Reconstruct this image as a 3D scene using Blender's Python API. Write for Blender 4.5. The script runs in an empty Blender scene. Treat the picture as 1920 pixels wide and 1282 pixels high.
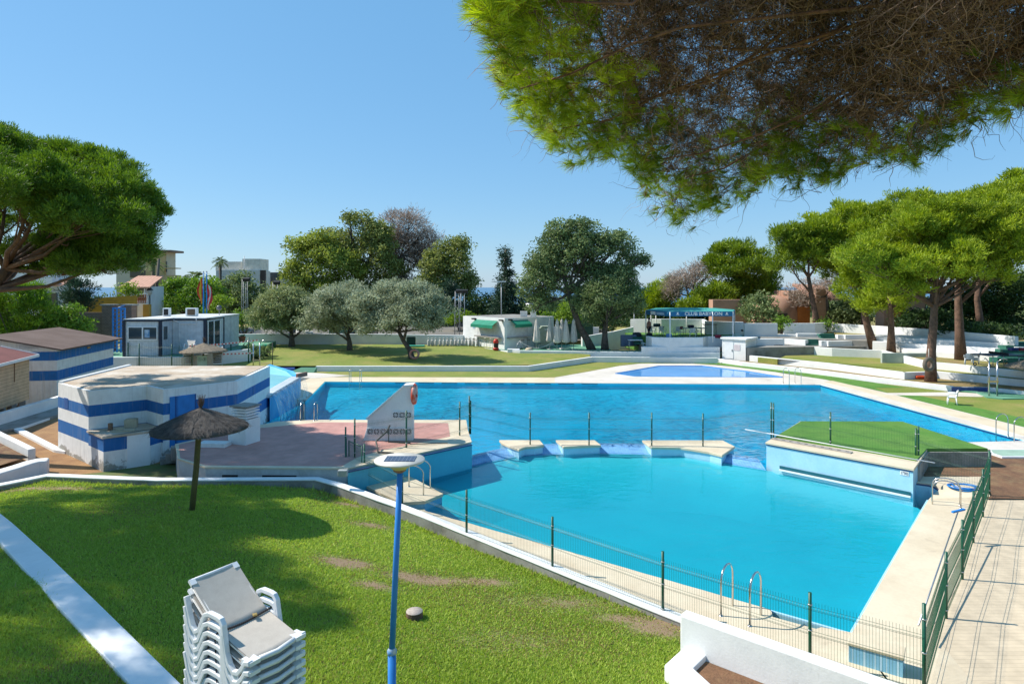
import bpy, math, random
import numpy as np
from mathutils import Vector, Matrix
# ---------------------------------------------------------------- camera, sky, sun
sc = bpy.context.scene
F, HZ, H = 1210.0, 538.0, 7.0          # focal length and horizon row in photo pixels; eye height over the pool deck
cam = bpy.data.objects.new("camera", bpy.data.cameras.new("camera"))
sc.collection.objects.link(cam); sc.camera = cam
cam.location = (0, 0, H); cam.rotation_euler = (math.radians(90), 0, 0)
cam.data.sensor_width = 36.0; cam.data.lens = F/1920*36.0
cam.data.shift_y = -(641-HZ)/1920.0
cam.data.clip_start = 0.05; cam.data.clip_end = 60000
SUN_EL, SUN_AZ = math.radians(47), (-0.979, 0.20)
world = bpy.data.worlds.new("World"); sc.world = world; world.use_nodes = True
wn = world.node_tree.nodes; sky = wn.new("ShaderNodeTexSky"); sky.sky_type = 'NISHITA'; sky.sun_disc = False
sky.sun_elevation = SUN_EL; sky.sun_rotation = math.atan2(SUN_AZ[0], SUN_AZ[1])
sky.air_density = 1.1; sky.dust_density = 0.15; sky.ozone_density = 2.2; sky.altitude = 50
tintn = wn.new("ShaderNodeMix"); tintn.data_type = 'RGBA'; tintn.inputs[0].default_value = .72; tintn.inputs[7].default_value = (.55, 1.80, 3.30, 1)   # clear blue southern air
world.node_tree.links.new(sky.outputs[0], tintn.inputs[6]); world.node_tree.links.new(tintn.outputs[2], wn["Background"].inputs[0]); wn["Background"].inputs[1].default_value = 0.15
sl = bpy.data.lights.new("sun", 'SUN'); sl.energy = 4.4; sl.angle = math.radians(0.5); sl.color = (1.0, 0.94, 0.84)
so = bpy.data.objects.new("sun", sl); sc.collection.objects.link(so)
sdir = Vector((SUN_AZ[0]*math.cos(SUN_EL), SUN_AZ[1]*math.cos(SUN_EL), math.sin(SUN_EL)))
so.rotation_euler = sdir.to_track_quat('Z', 'Y').to_euler(); so.location = (-60, 20, 70)
sc.view_settings.view_transform = 'Standard'; sc.view_settings.look = 'None'
sc.view_settings.exposure = 0.54; sc.view_settings.gamma = 1.0
sc.cycles.max_bounces = 8; sc.cycles.transparent_max_bounces = 16; sc.cycles.use_denoising = True
random.seed(7); RNG = np.random.default_rng(11)

# ---------------------------------------------------------------- measuring: where a photo point lies in the place
def P(px, py, z=0.0):
    d = F*(H-z)/(py-HZ); return ((px-960)/F*d, d, z)
def Q(px, py, d): return ((px-960)/F*d, d, H-(py-HZ)/F*d)
def xy(p): return (p[0], p[1])
def PX(pts, z): return [xy(P(a, b, z)) for a, b in pts]
ZU = 0.95                               # deck of the upper pool
CURB = [P(-60, 919, .66), P(0, 908, .66), P(90, 890, .66), P(300, 898, .68), P(594, 896.5, .68), P(637, 908, .55), P(742, 945, .34), P(836, 981, .2), P(1287, 1162, .12), P(1700, 1330, .12)]
def seg_dist(x, y, a, b):
    ax, ay, bx, by = a[0], a[1], b[0], b[1]; L = (bx-ax)**2+(by-ay)**2
    t = np.clip(((x-ax)*(bx-ax)+(y-ay)*(by-ay))/L, 0, 1)
    return np.hypot(x-ax-t*(bx-ax), y-ay-t*(by-ay))
def lawn_z(x, y):
    x = np.asarray(x, float); y = np.asarray(y, float)
    d = np.min([seg_dist(x, y, a, b) for a, b in zip(CURB[:-1], CURB[1:])], axis=0)
    zc = np.interp(x, [c[0] for c in CURB], [c[2] for c in CURB])
    return zc - np.interp(x, [-9, -6, -1, 2, 4], [.2, .36, .34, .2, .1]) + 0.11*d + 0.02*np.sin(x*.9)*np.cos(y*.7)
def Lw(px, py, dz=0.0):                 # point on the sloping lawn
    lo, hi = 3.0, 60.0
    for _ in range(40):
        m = (lo+hi)/2; p = Q(px, py, m)
        if p[2] > float(lawn_z(p[0], p[1])): lo = m
        else: hi = m
    p = Q(px, py, lo); return (p[0], p[1], p[2]+dz)

# ---------------------------------------------------------------- mesh building
ORIG = {}
def _lst(v, n): return list(v) if isinstance(v, (list, tuple)) else [v]*n
class MB:
    def __init__(s): s.v, s.f, s.s = [], [], []
    def add(s, V, Fc, smooth=False):
        o = len(s.v); s.v += [tuple(map(float, p)) for p in V]
        s.f += [tuple(i+o for i in f) for f in Fc]; s.s += [smooth]*len(Fc); return s
    def box(s, c, sz, rz=0.0, rx=0.0, ry=0.0):
        m = Matrix.Rotation(rz, 3, 'Z') @ Matrix.Rotation(ry, 3, 'Y') @ Matrix.Rotation(rx, 3, 'X')
        V = [Vector(c)+m @ Vector((a*sz[0]/2, b*sz[1]/2, k*sz[2]/2)) for a in (-1, 1) for b in (-1, 1) for k in (-1, 1)]
        return s.add(V, [(0, 1, 3, 2), (4, 6, 7, 5), (0, 4, 5, 1), (2, 3, 7, 6), (0, 2, 6, 4), (1, 5, 7, 3)])
    def prism(s, poly, z0, z1):
        n = len(poly); a = sum(poly[i][0]*poly[(i+1) % n][1]-poly[(i+1) % n][0]*poly[i][1] for i in range(n))
        A, B = _lst(z0, n), _lst(z1, n)
        if a < 0: poly, A, B = poly[::-1], A[::-1], B[::-1]
        V = [(p[0], p[1], A[i]) for i, p in enumerate(poly)]+[(p[0], p[1], B[i]) for i, p in enumerate(poly)]
        return s.add(V, [tuple(range(n-1, -1, -1)), tuple(range(n, 2*n))]+[(i, (i+1) % n, n+(i+1) % n, n+i) for i in range(n)])
    def sheet(s, poly, z):
        n = len(poly); a = sum(poly[i][0]*poly[(i+1) % n][1]-poly[(i+1) % n][0]*poly[i][1] for i in range(n))
        Z = _lst(z, n); V = [(p[0], p[1], Z[i]) for i, p in enumerate(poly)]
        return s.add(V, [tuple(range(n)) if a > 0 else tuple(range(n-1, -1, -1))])
    def wall(s, path, th, z0, z1, side=0.0):
        """mitred ribbon; side=-1 the path is its left edge, 0 its middle, 1 its right edge"""
        n = len(path); Z0, Z1 = _lst(z0, n), _lst(z1, n); pts = [Vector((p[0], p[1])) for p in path]; L, R = [], []
        for i in range(n):
            d0 = (pts[i]-pts[i-1]).normalized() if i else None; d1 = (pts[i+1]-pts[i]).normalized() if i < n-1 else None
            d0 = d0 or d1; d1 = d1 or d0; n0 = Vector((-d0.y, d0.x)); n1 = Vector((-d1.y, d1.x)); m = (n0+n1)
            m = m.normalized() if m.length > 1e-4 else n0; k = 1/max(.35, m.dot(n0))
            L.append(pts[i]+m*k*th*(.5+side/2)); R.append(pts[i]-m*k*th*(.5-side/2))
        V = [];
        for i in range(n): V += [(L[i].x, L[i].y, Z0[i]), (R[i].x, R[i].y, Z0[i]), (R[i].x, R[i].y, Z1[i]), (L[i].x, L[i].y, Z1[i])]
        fc = [(0, 1, 2, 3), (4*n-4, 4*n-1, 4*n-2, 4*n-3)]
        for i in range(n-1):
            for k in range(4): fc.append((4*i+k, 4*i+4+k, 4*i+4+(k+1) % 4, 4*i+(k+1) % 4))
        return s.add(V, fc)
    def tube(s, path, r, n=8, cap=True, smooth=True):
        pts = [Vector(p) for p in path]; m = len(pts); R = _lst(r, m); V = []; up = None
        for i, p in enumerate(pts):
            t = (pts[min(i+1, m-1)]-pts[max(i-1, 0)]); t = t.normalized() if t.length > 1e-9 else Vector((0, 0, 1))
            if up is None: up = t.orthogonal().normalized()
            else:
                up = up-t*up.dot(t); up = up.normalized() if up.length > 1e-6 else t.orthogonal().normalized()
            w = t.cross(up)
            for k in range(n):
                a = 2*math.pi*k/n; V.append(p+(up*math.cos(a)+w*math.sin(a))*R[i])
        fc = [(i*n+k, i*n+(k+1) % n, (i+1)*n+(k+1) % n, (i+1)*n+k) for i in range(m-1) for k in range(n)]
        o = len(s.v); s.add(V, fc, smooth)
        if cap: s.f += [tuple(o+k for k in range(n-1, -1, -1)), tuple(o+(m-1)*n+k for k in range(n))]; s.s += [False, False]
        return s
    def lathe(s, prof, c, n=24, smooth=True, sy=1.0):
        V = [(c[0]+r*math.cos(2*math.pi*k/n), c[1]+sy*r*math.sin(2*math.pi*k/n), c[2]+z) for r, z in prof for k in range(n)]
        fc = [(i*n+k, i*n+(k+1) % n, (i+1)*n+(k+1) % n, (i+1)*n+k) for i in range(len(prof)-1) for k in range(n)]
        return s.add(V, fc, smooth)
    def torus(s, c, R, r, axis='Y', n=20, m=8, rz=0.0):
        pts = []
        for k in range(n+1):
            a = 2*math.pi*k/n; p = Vector((R*math.cos(a), 0, R*math.sin(a))) if axis == 'Y' else Vector((R*math.cos(a), R*math.sin(a), 0))
            pts.append(Vector(c)+Matrix.Rotation(rz, 3, 'Z') @ p)
        return s.tube(pts, r, m, cap=False)
    def build(s, name, m, parent=None, bevel=0.0, local=False):
        me = bpy.data.meshes.new(name); V = np.array(s.v, float) if s.v else np.zeros((0, 3))
        if parent is not None: o0 = Vector((0, 0, 0)) if local else ORIG[parent]
        elif local: o0 = Vector((0, 0, 0))
        else: o0 = Vector(((V[:, 0].min()+V[:, 0].max())/2, (V[:, 1].min()+V[:, 1].max())/2, V[:, 2].min()))
        V = V-np.array(o0); me.from_pydata([tuple(p) for p in V], [], s.f)
        me.polygons.foreach_set("use_smooth", s.s); me.materials.append(m); me.update()
        o = bpy.data.objects.new(name, me); sc.collection.objects.link(o)
        if parent is None: o.location = o0
        else: o.parent = parent
        ORIG[o] = o0 if parent is None else (ORIG[parent] if not local else ORIG.get(parent, Vector((0, 0, 0))))
        if bevel:
            b = o.modifiers.new("bevel", 'BEVEL'); b.width = bevel; b.segments = 2; b.limit_method = 'ANGLE'; b.angle_limit = math.radians(40)
        return o
def tag(o, label, cat, group=None, kind=None):
    if label: o["label"] = label
    if cat: o["category"] = cat
    if group: o["group"] = group
    if kind: o["kind"] = kind
    return o
def thing(name, label, cat, loc=(0, 0, 0), group=None, rz=0.0):
    o = bpy.data.objects.new(name, None); sc.collection.objects.link(o); o.location = loc; o.rotation_euler = (0, 0, rz)
    o.empty_display_size = .2; ORIG[o] = Vector(loc); return tag(o, label, cat, group)
def struct(o): o["kind"] = "structure"; return o
def dup(o, loc=None, rz=None, label=None, parent=None, scale=None):
    c = o.copy(); sc.collection.objects.link(c)
    if parent is not None: c.parent = parent
    if loc is not None: c.location = loc
    if rz is not None: c.rotation_euler = (0, 0, rz)
    if scale is not None: c.scale = (scale,)*3
    if label: c["label"] = label
    ORIG[c] = ORIG.get(o, Vector((0, 0, 0)))
    for ch in list(o.children): dup(ch, parent=c)
    return c

# ---------------------------------------------------------------- materials
def nd(nt, t, **kw):
    n = nt.nodes.new("ShaderNode"+t)
    for k, v in kw.items():
        if k in n.inputs: n.inputs[k].default_value = v
        else: setattr(n, k, v)
    return n
MATS = {}
def M(name, col, rough=.6, col2=None, sc1=1.5, sc2=14.0, lo=.4, hi=.65, fine=.12, bump=0.0, bscale=30., metal=0., spec=.4, stain=None, st=(.55, .72), stscale=.8, stz=1.0):
    if name in MATS: return MATS[name]
    m = bpy.data.materials.new(name); m.use_nodes = True; nt = m.node_tree; b = nt.nodes["Principled BSDF"]; lk = nt.links.new
    b.inputs["Roughness"].default_value = rough; b.inputs["Metallic"].default_value = metal; b.inputs["Specular IOR Level"].default_value = spec
    tc = nd(nt, "TexCoord"); c2 = col2 or tuple(c*.82 for c in col)
    n1 = nd(nt, "TexNoise", Scale=sc1, Detail=5.0, Roughness=.6); lk(tc.outputs["Object"], n1.inputs["Vector"])
    r1 = nd(nt, "MapRange"); r1.inputs[1].default_value = lo; r1.inputs[2].default_value = hi; lk(n1.outputs[0], r1.inputs[0])
    mx = nd(nt, "Mix", data_type='RGBA'); mx.inputs[6].default_value = (*col, 1); mx.inputs[7].default_value = (*c2, 1); lk(r1.outputs[0], mx.inputs[0])
    out = mx.outputs[2]
    n2 = nd(nt, "TexNoise", Scale=sc2, Detail=4.0, Roughness=.65); lk(tc.outputs["Object"], n2.inputs["Vector"])
    if fine:
        hv = nd(nt, "HueSaturation"); r2 = nd(nt, "MapRange"); r2.inputs[1].default_value = .25; r2.inputs[2].default_value = .75
        r2.inputs[3].default_value = 1-fine; r2.inputs[4].default_value = 1+fine; lk(n2.outputs[0], r2.inputs[0]); lk(r2.outputs[0], hv.inputs["Value"]); lk(out, hv.inputs["Color"]); out = hv.outputs[0]
    if stain:
        mp = nd(nt, "Mapping"); mp.inputs["Scale"].default_value = (1, 1, stz); lk(tc.outputs["Object"], mp.inputs[0])
        n3 = nd(nt, "TexNoise", Scale=stscale, Detail=8.0, Roughness=.7, Distortion=.4); lk(mp.outputs[0], n3.inputs["Vector"])
        r3 = nd(nt, "MapRange"); r3.inputs[1].default_value = st[0]; r3.inputs[2].default_value = st[1]; lk(n3.outputs[0], r3.inputs[0])
        m3 = nd(nt, "Mix", data_type='RGBA'); m3.inputs[7].default_value = (*stain, 1); lk(out, m3.inputs[6]); lk(r3.outputs[0], m3.inputs[0]); out = m3.outputs[2]
    lk(out, b.inputs["Base Color"])
    if bump:
        n4 = nd(nt, "TexNoise", Scale=bscale, Detail=3.0); lk(tc.outputs["Object"], n4.inputs["Vector"])
        bp = nd(nt, "Bump", Strength=bump, Distance=.02); lk(n4.outputs[0], bp.inputs["Height"]); lk(bp.outputs[0], b.inputs["Normal"])
    MATS[name] = m; return m
def leafmat(name, a, b, trans=.3, dry=None, rough=.55):
    m = bpy.data.materials.new(name); m.use_nodes = True; nt = m.node_tree; lk = nt.links.new; nt.nodes.remove(nt.nodes["Principled BSDF"])
    at = nd(nt, "Attribute", attribute_name="tint"); cr = nd(nt, "ValToRGB"); cr.color_ramp.elements[0].color = (*a, 1); cr.color_ramp.elements[1].color = (*b, 1)
    if dry: e = cr.color_ramp.elements.new(.97); e.color = (*b, 1); cr.color_ramp.elements[-1].color = (*dry, 1)
    lk(at.outputs["Fac"], cr.inputs[0])
    df = nd(nt, "BsdfPrincipled", Roughness=rough); df.inputs["Specular IOR Level"].default_value = .25
    tr = nd(nt, "BsdfTranslucent"); mx = nd(nt, "MixShader"); mx.inputs[0].default_value = trans
    hs = nd(nt, "HueSaturation", Saturation=1.1, Value=1.35); lk(cr.outputs[0], hs.inputs["Color"])
    lk(cr.outputs[0], df.inputs["Base Color"]); lk(hs.outputs[0], tr.inputs[0]); lk(df.outputs[0], mx.inputs[1]); lk(tr.outputs[0], mx.inputs[2])
    lk(mx.outputs[0], nt.nodes["Material Output"].inputs[0]); return m
def watermat(name, absorb, dens, wave=.5, scale=2.2, dist=.03):
    m = bpy.data.materials.new(name); m.use_nodes = True; nt = m.node_tree; lk = nt.links.new; nt.nodes.remove(nt.nodes["Principled BSDF"])
    tc = nd(nt, "TexCoord"); mp = nd(nt, "Mapping"); mp.inputs["Scale"].default_value = (1, 1.7, 1); lk(tc.outputs["Object"], mp.inputs[0])
    n1 = nd(nt, "TexNoise", Scale=scale, Detail=4.0, Roughness=.55, Distortion=.6); lk(mp.outputs[0], n1.inputs["Vector"])
    n0 = nd(nt, "TexNoise", Scale=.22, Detail=2.0); lk(tc.outputs["Object"], n0.inputs["Vector"])
    r0 = nd(nt, "MapRange"); r0.inputs[1].default_value = .38; r0.inputs[2].default_value = .62; r0.inputs[3].default_value = .25; r0.inputs[4].default_value = 1.0; lk(n0.outputs[0], r0.inputs[0])
    ml = nd(nt, "Math", operation='MULTIPLY'); lk(n1.outputs[0], ml.inputs[0]); lk(r0.outputs[0], ml.inputs[1])
    bp = nd(nt, "Bump", Strength=wave, Distance=dist); lk(ml.outputs[0], bp.inputs["Height"])
    fr = nd(nt, "Fresnel", IOR=1.33); lk(bp.outputs[0], fr.inputs["Normal"])
    tp = nd(nt, "BsdfTransparent"); gl = nd(nt, "BsdfGlossy", Roughness=.04); lk(bp.outputs[0], gl.inputs["Normal"])
    mx = nd(nt, "MixShader"); lk(fr.outputs[0], mx.inputs[0]); lk(tp.outputs[0], mx.inputs[1]); lk(gl.outputs[0], mx.inputs[2])
    lk(mx.outputs[0], nt.nodes["Material Output"].inputs[0])
    va = nd(nt, "VolumeAbsorption", Density=dens); va.inputs["Color"].default_value = (*absorb, 1); lk(va.outputs[0], nt.nodes["Material Output"].inputs["Volume"])
    return m
def stripemat(name, zs, cols, wear=None):
    """painted horizontal bands at real heights above the object's base, with flaking plaster"""
    m = M(name, cols[0], .7, sc1=1.2, fine=.06); nt = m.node_tree; lk = nt.links.new; b = nt.nodes["Principled BSDF"]
    tc = nd(nt, "TexCoord"); sp = nd(nt, "SeparateXYZ"); lk(tc.outputs["Object"], sp.inputs[0])
    mr = nd(nt, "MapRange"); mr.inputs[2].default_value = 4.0; lk(sp.outputs[2], mr.inputs[0])
    cr = nd(nt, "ValToRGB"); cr.color_ramp.interpolation = 'CONSTANT'; e = cr.color_ramp.elements; e[0].color = (*cols[0], 1); e[0].position = 0; e.remove(e[1])
    for z, c in zip(zs, cols[1:]): k = e.new(z/4.0); k.color = (*c, 1)
    lk(mr.outputs[0], cr.inputs[0]); n2 = nd(nt, "TexNoise", Scale=2.5, Detail=6.0, Roughness=.65); lk(tc.outputs["Object"], n2.inputs["Vector"])
    hv = nd(nt, "HueSaturation"); r2 = nd(nt, "MapRange"); r2.inputs[1].default_value = .3; r2.inputs[2].default_value = .7; r2.inputs[3].default_value = .88; r2.inputs[4].default_value = 1.06
    lk(n2.outputs[0], r2.inputs[0]); lk(r2.outputs[0], hv.inputs["Value"]); lk(cr.outputs[0], hv.inputs["Color"]); out = hv.outputs[0]
    if wear:
        n3 = nd(nt, "TexNoise", Scale=1.1, Detail=9.0, Roughness=.72); lk(tc.outputs["Object"], n3.inputs["Vector"])
        zf = nd(nt, "MapRange"); zf.inputs[1].default_value = .9; zf.inputs[2].default_value = .1; zf.inputs[3].default_value = -.16; zf.inputs[4].default_value = .07; lk(sp.outputs[2], zf.inputs[0])
        ad = nd(nt, "Math", operation='ADD'); lk(n3.outputs[0], ad.inputs[0]); lk(zf.outputs[0], ad.inputs[1])
        r3 = nd(nt, "MapRange"); r3.inputs[1].default_value = .55; r3.inputs[2].default_value = .6; lk(ad.outputs[0], r3.inputs[0])
        m3 = nd(nt, "Mix", data_type='RGBA'); m3.inputs[7].default_value = (*wear, 1); lk(out, m3.inputs[6]); lk(r3.outputs[0], m3.inputs[0]); out = m3.outputs[2]
    mps = nd(nt, "Mapping"); mps.inputs["Scale"].default_value = (4, 4, .22); lk(tc.outputs["Object"], mps.inputs[0]); n5 = nd(nt, "TexNoise", Scale=1.6, Detail=6.0, Roughness=.7); lk(mps.outputs[0], n5.inputs["Vector"])
    r5 = nd(nt, "MapRange"); r5.inputs[1].default_value = .52; r5.inputs[2].default_value = .78; r5.inputs[4].default_value = .45; lk(n5.outputs[0], r5.inputs[0]); m5 = nd(nt, "Mix", data_type='RGBA'); m5.inputs[7].default_value = (.33, .32, .30, 1); lk(out, m5.inputs[6]); lk(r5.outputs[0], m5.inputs[0]); out = m5.outputs[2]
    lk(out, b.inputs["Base Color"]); return m
def tilemat(name, col, grout, size=.3, rough=.6, mortar=.03, rz=0.0, col2=None, brick=False, bump=.0):
    m = M(name, col, rough); nt = m.node_tree; lk = nt.links.new; b = nt.nodes["Principled BSDF"]; tc = nd(nt, "TexCoord")
    mp = nd(nt, "Mapping"); mp.inputs["Rotation"].default_value = (math.pi/2 if brick else 0, 0, rz); lk(tc.outputs["Object"], mp.inputs[0])
    br = nd(nt, "TexBrick", Scale=1.0/size); br.offset = .5 if brick else 0.0; br.inputs["Color1"].default_value = (*col, 1); br.inputs["Color2"].default_value = (*(col2 or tuple(c*.85 for c in col)), 1)
    br.inputs["Mortar"].default_value = (*grout, 1); br.inputs["Mortar Size"].default_value = mortar; br.inputs["Brick Width"].default_value = 1.0 if not brick else 2.0; br.inputs["Row Height"].default_value = 1.0
    lk(mp.outputs[0], br.inputs["Vector"]); n2 = nd(nt, "TexNoise", Scale=1.3, Detail=6.0, Roughness=.7); lk(tc.outputs["Object"], n2.inputs["Vector"])
    hv = nd(nt, "HueSaturation"); r2 = nd(nt, "MapRange"); r2.inputs[1].default_value = .3; r2.inputs[2].default_value = .7; r2.inputs[3].default_value = .8; r2.inputs[4].default_value = 1.15
    lk(n2.outputs[0], r2.inputs[0]); lk(r2.outputs[0], hv.inputs["Value"]); lk(br.outputs[0], hv.inputs["Color"]); lk(hv.outputs[0], b.inputs["Base Color"]); return m
def wavemat(name, col, col2, scale, rough=.6, direction='X', bump=.5):
    """ribbed sheet or boards: colour grooves plus bump along one axis"""
    m = M(name, col, rough, bump=0); nt = m.node_tree; lk = nt.links.new; b = nt.nodes["Principled BSDF"]; tc = nd(nt, "TexCoord")
    w = nd(nt, "TexWave", Scale=scale); w.bands_direction = direction; w.wave_profile = 'SAW'; lk(tc.outputs["Object"], w.inputs["Vector"])
    cr = nd(nt, "ValToRGB"); cr.color_ramp.elements[0].color = (*col2, 1); cr.color_ramp.elements[1].position = .18; cr.color_ramp.elements[1].color = (*col, 1); lk(w.outputs["Fac"], cr.inputs[0])
    n2 = nd(nt, "TexNoise", Scale=3.0, Detail=6.0); lk(tc.outputs["Object"], n2.inputs["Vector"])
    hv = nd(nt, "HueSaturation"); r2 = nd(nt, "MapRange"); r2.inputs[1].default_value = .3; r2.inputs[2].default_value = .7; r2.inputs[3].default_value = .85; r2.inputs[4].default_value = 1.1
    lk(n2.outputs[0], r2.inputs[0]); lk(r2.outputs[0], hv.inputs["Value"]); lk(cr.outputs[0], hv.inputs["Color"]); lk(hv.outputs[0], b.inputs["Base Color"])
    bp = nd(nt, "Bump", Strength=bump, Distance=.02); lk(w.outputs["Fac"], bp.inputs["Height"]); lk(bp.outputs[0], b.inputs["Normal"]); return m
WHITE = M("white_render", (.80, .80, .79), .75, (.70, .71, .71), sc1=.9, fine=.05, bump=.15, bscale=25, stain=(.42, .40, .36), st=(.66, .8), stscale=1.3, stz=.35)
WHITEP = M("white_paint", (.80, .81, .82), .45, (.74, .75, .76), fine=.04)
PLAST = M("white_plastic", (.80, .81, .82), .35, (.72, .74, .76), fine=.03, spec=.5)
CONC = M("grey_concrete", (.30, .29, .27), .85, (.22, .21, .19), sc1=1.5, fine=.15, bump=.3, bscale=40, stain=(.12, .11, .09), st=(.55, .75), stscale=1.5)
COPING = M("cream_coping", (.66, .57, .42), .75, (.58, .48, .34), sc1=.8, fine=.06, bump=.15, bscale=60, stain=(.42, .33, .24), st=(.62, .76), stscale=.9)
PALEDECK = M("pale_deck", (.66, .61, .54), .75, (.55, .50, .44), sc1=.5, fine=.08, stain=(.40, .34, .28), st=(.6, .8), stscale=.7)
PATH = M("cream_path", (.60, .49, .345), .8, (.50, .41, .29), sc1=.6, fine=.08, bump=.2, bscale=30, stain=(.34, .31, .27), st=(.62, .74), stscale=1.1)
BLUEW = M("pale_blue_pool_paint", (.40, .66, .80), .5, (.34, .60, .76), sc1=1.2, fine=.05, stain=(.50, .70, .80), st=(.55, .75), stscale=1.4)
POOLFLOOR = M("pool_floor_paint", (.05, .48, .58), .6, (.042, .445, .55), sc1=.4, fine=.05)
BLUETILE = tilemat("blue_mosaic_tile", (.05, .22, .55), (.18, .36, .6), .1, .25, .05, col2=(.08, .30, .62))
NAVY = M("navy_tile", (.012, .05, .16), .3, fine=.1)
GREENP = M("green_coated_steel", (.008, .095, .052), .4, (.006, .075, .042), fine=.08, spec=.5)
STEEL = M("stainless_steel", (.62, .60, .57), .22, fine=.05, metal=1.0)
BLUEP = M("blue_paint", (.03, .22, .62), .4, (.025, .19, .55), fine=.06)
REDTILE = tilemat("red_terrace_tile", (.53, .27, .23), (.42, .27, .235), .33, .75, .03, rz=.25, col2=(.47, .235, .20))
GRASSFAR = M("lawn_far", (.17, .215, .035), .9, (.27, .25, .065), sc1=.35, sc2=9, lo=.42, hi=.68, fine=.25, bump=.6, bscale=45, stain=(.30, .235, .10), st=(.56, .72), stscale=.45)
GRASSDRY = M("lawn_dry", (.22, .21, .06), .9, (.30, .23, .09), sc1=.6, sc2=12, lo=.4, hi=.62, fine=.25, bump=.6, bscale=45, stain=(.26, .17, .09), st=(.55, .7), stscale=.5)
TURF = M("artificial_turf", (.085, .22, .028), .85, (.12, .245, .04), sc1=.7, sc2=22, fine=.28, bump=.8, bscale=70, stain=(.055, .15, .02), st=(.5, .7), stscale=.9)
SOIL = M("brown_soil", (.20, .105, .055), .95, (.13, .07, .04), sc1=1.5, sc2=16, fine=.3, bump=.8, bscale=30, stain=(.26, .18, .09), st=(.5, .7), stscale=1.2)
BARK = M("pine_bark", (.17, .10, .07), .9, (.09, .055, .04), sc1=4, sc2=18, fine=.35, bump=1.0, bscale=12)
BARKG = M("grey_bark", (.13, .105, .085), .9, (.07, .055, .045), sc1=4, sc2=18, fine=.35, bump=1.0, bscale=12)
DARK = M("dark_void", (.02, .02, .02), .6)
GLASS = M("dark_glass", (.05, .07, .08), .08, spec=.8, fine=.0)
GREENCONC = M("green_painted_concrete", (.10, .27, .17), .8, (.14, .32, .22), sc1=.8, fine=.1, stain=(.3, .38, .3), st=(.55, .75))
DKGREEN = M("dark_green_steps", (.012, .10, .075), .7, (.03, .14, .10), fine=.15)
PATHR = wavemat("ribbed_cream_path", (.60, .49, .345), (.47, .38, .265), 2.4, .8, "Y", .3)
# ================================================================ THE SETTING
ZU, ZW, ZI, ZP, ZL = .28, .15, .30, .95, -.06    # upper deck, upper water, islands, raised platforms, lower water
def offset(poly, d):
    n = len(poly); a = sum(poly[i][0]*poly[(i+1) % n][1]-poly[(i+1) % n][0]*poly[i][1] for i in range(n)); s = 1 if a > 0 else -1; out = []
    for i in range(n):
        p, q, r = (Vector(poly[(i+k) % n][:2]) for k in (-1, 0, 1)); e0 = (q-p).normalized(); e1 = (r-q).normalized()
        n0 = Vector((e0.y, -e0.x))*s; n1 = Vector((e1.y, -e1.x))*s; m = (n0+n1); m = m.normalized() if m.length > 1e-4 else n0
        w = q+m*d/max(.4, m.dot(n0)); out.append((w.x, w.y))
    return out
def inside(x, y, poly):
    c = np.zeros(np.shape(x), bool); n = len(poly)
    for i in range(n):
        x0, y0 = poly[i][:2]; x1, y1 = poly[(i+1) % n][:2]
        c ^= ((y0 > y) != (y1 > y)) & (x < (x1-x0)*(y-y0)/((y1-y0) if y1 != y0 else 1e-9)+x0)
    return c
def jag(pts, step=.35, amp=.03):         # hand-made edge: a wobble along a polyline
    out = []
    for a, b in zip(pts[:-1], pts[1:]):
        a, b = Vector(a[:2]), Vector(b[:2]); k = max(1, int((b-a).length/step)); nn = Vector((-(b-a).y, (b-a).x)).normalized()
        for i in range(k): out.append(tuple(a.lerp(b, i/k)+nn*random.uniform(-amp, amp)*(i > 0)))
    return out+[tuple(pts[-1][:2])]
# outlines in plan
WEIRB = [P(883, 874, ZL), P(925, 863, ZL), P(963, 855, ZL), P(1052, 849.5, ZL), P(1130, 849, ZL), P(1222, 850.5, ZL), P(1290, 855, ZL), P(1375, 870, ZL), P(1437, 880, ZL)]
UPOOL = PX([(609, 715), (1539, 721), (1925, 826), (1800, 829)], ZU) + [(15.2, 25.6), (10.2, 25.9)] + [(p[0], p[1]+.75) for p in WEIRB[::-1]] + [(-1.75, 27.2), (-2.0, 30.4), (-12.2, 30.4)] + PX([(572, 752)], ZU)
LPOOL = PX([(1597, 1185), (1741, 935)], 0) + PX([(1713, 930)], ZL) + [xy(p) for p in WEIRB[::-1]] + [(-1.63, 25.2)] + PX([(765, 903), (829, 926), (797, 942), (796, 958)], 0)
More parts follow.
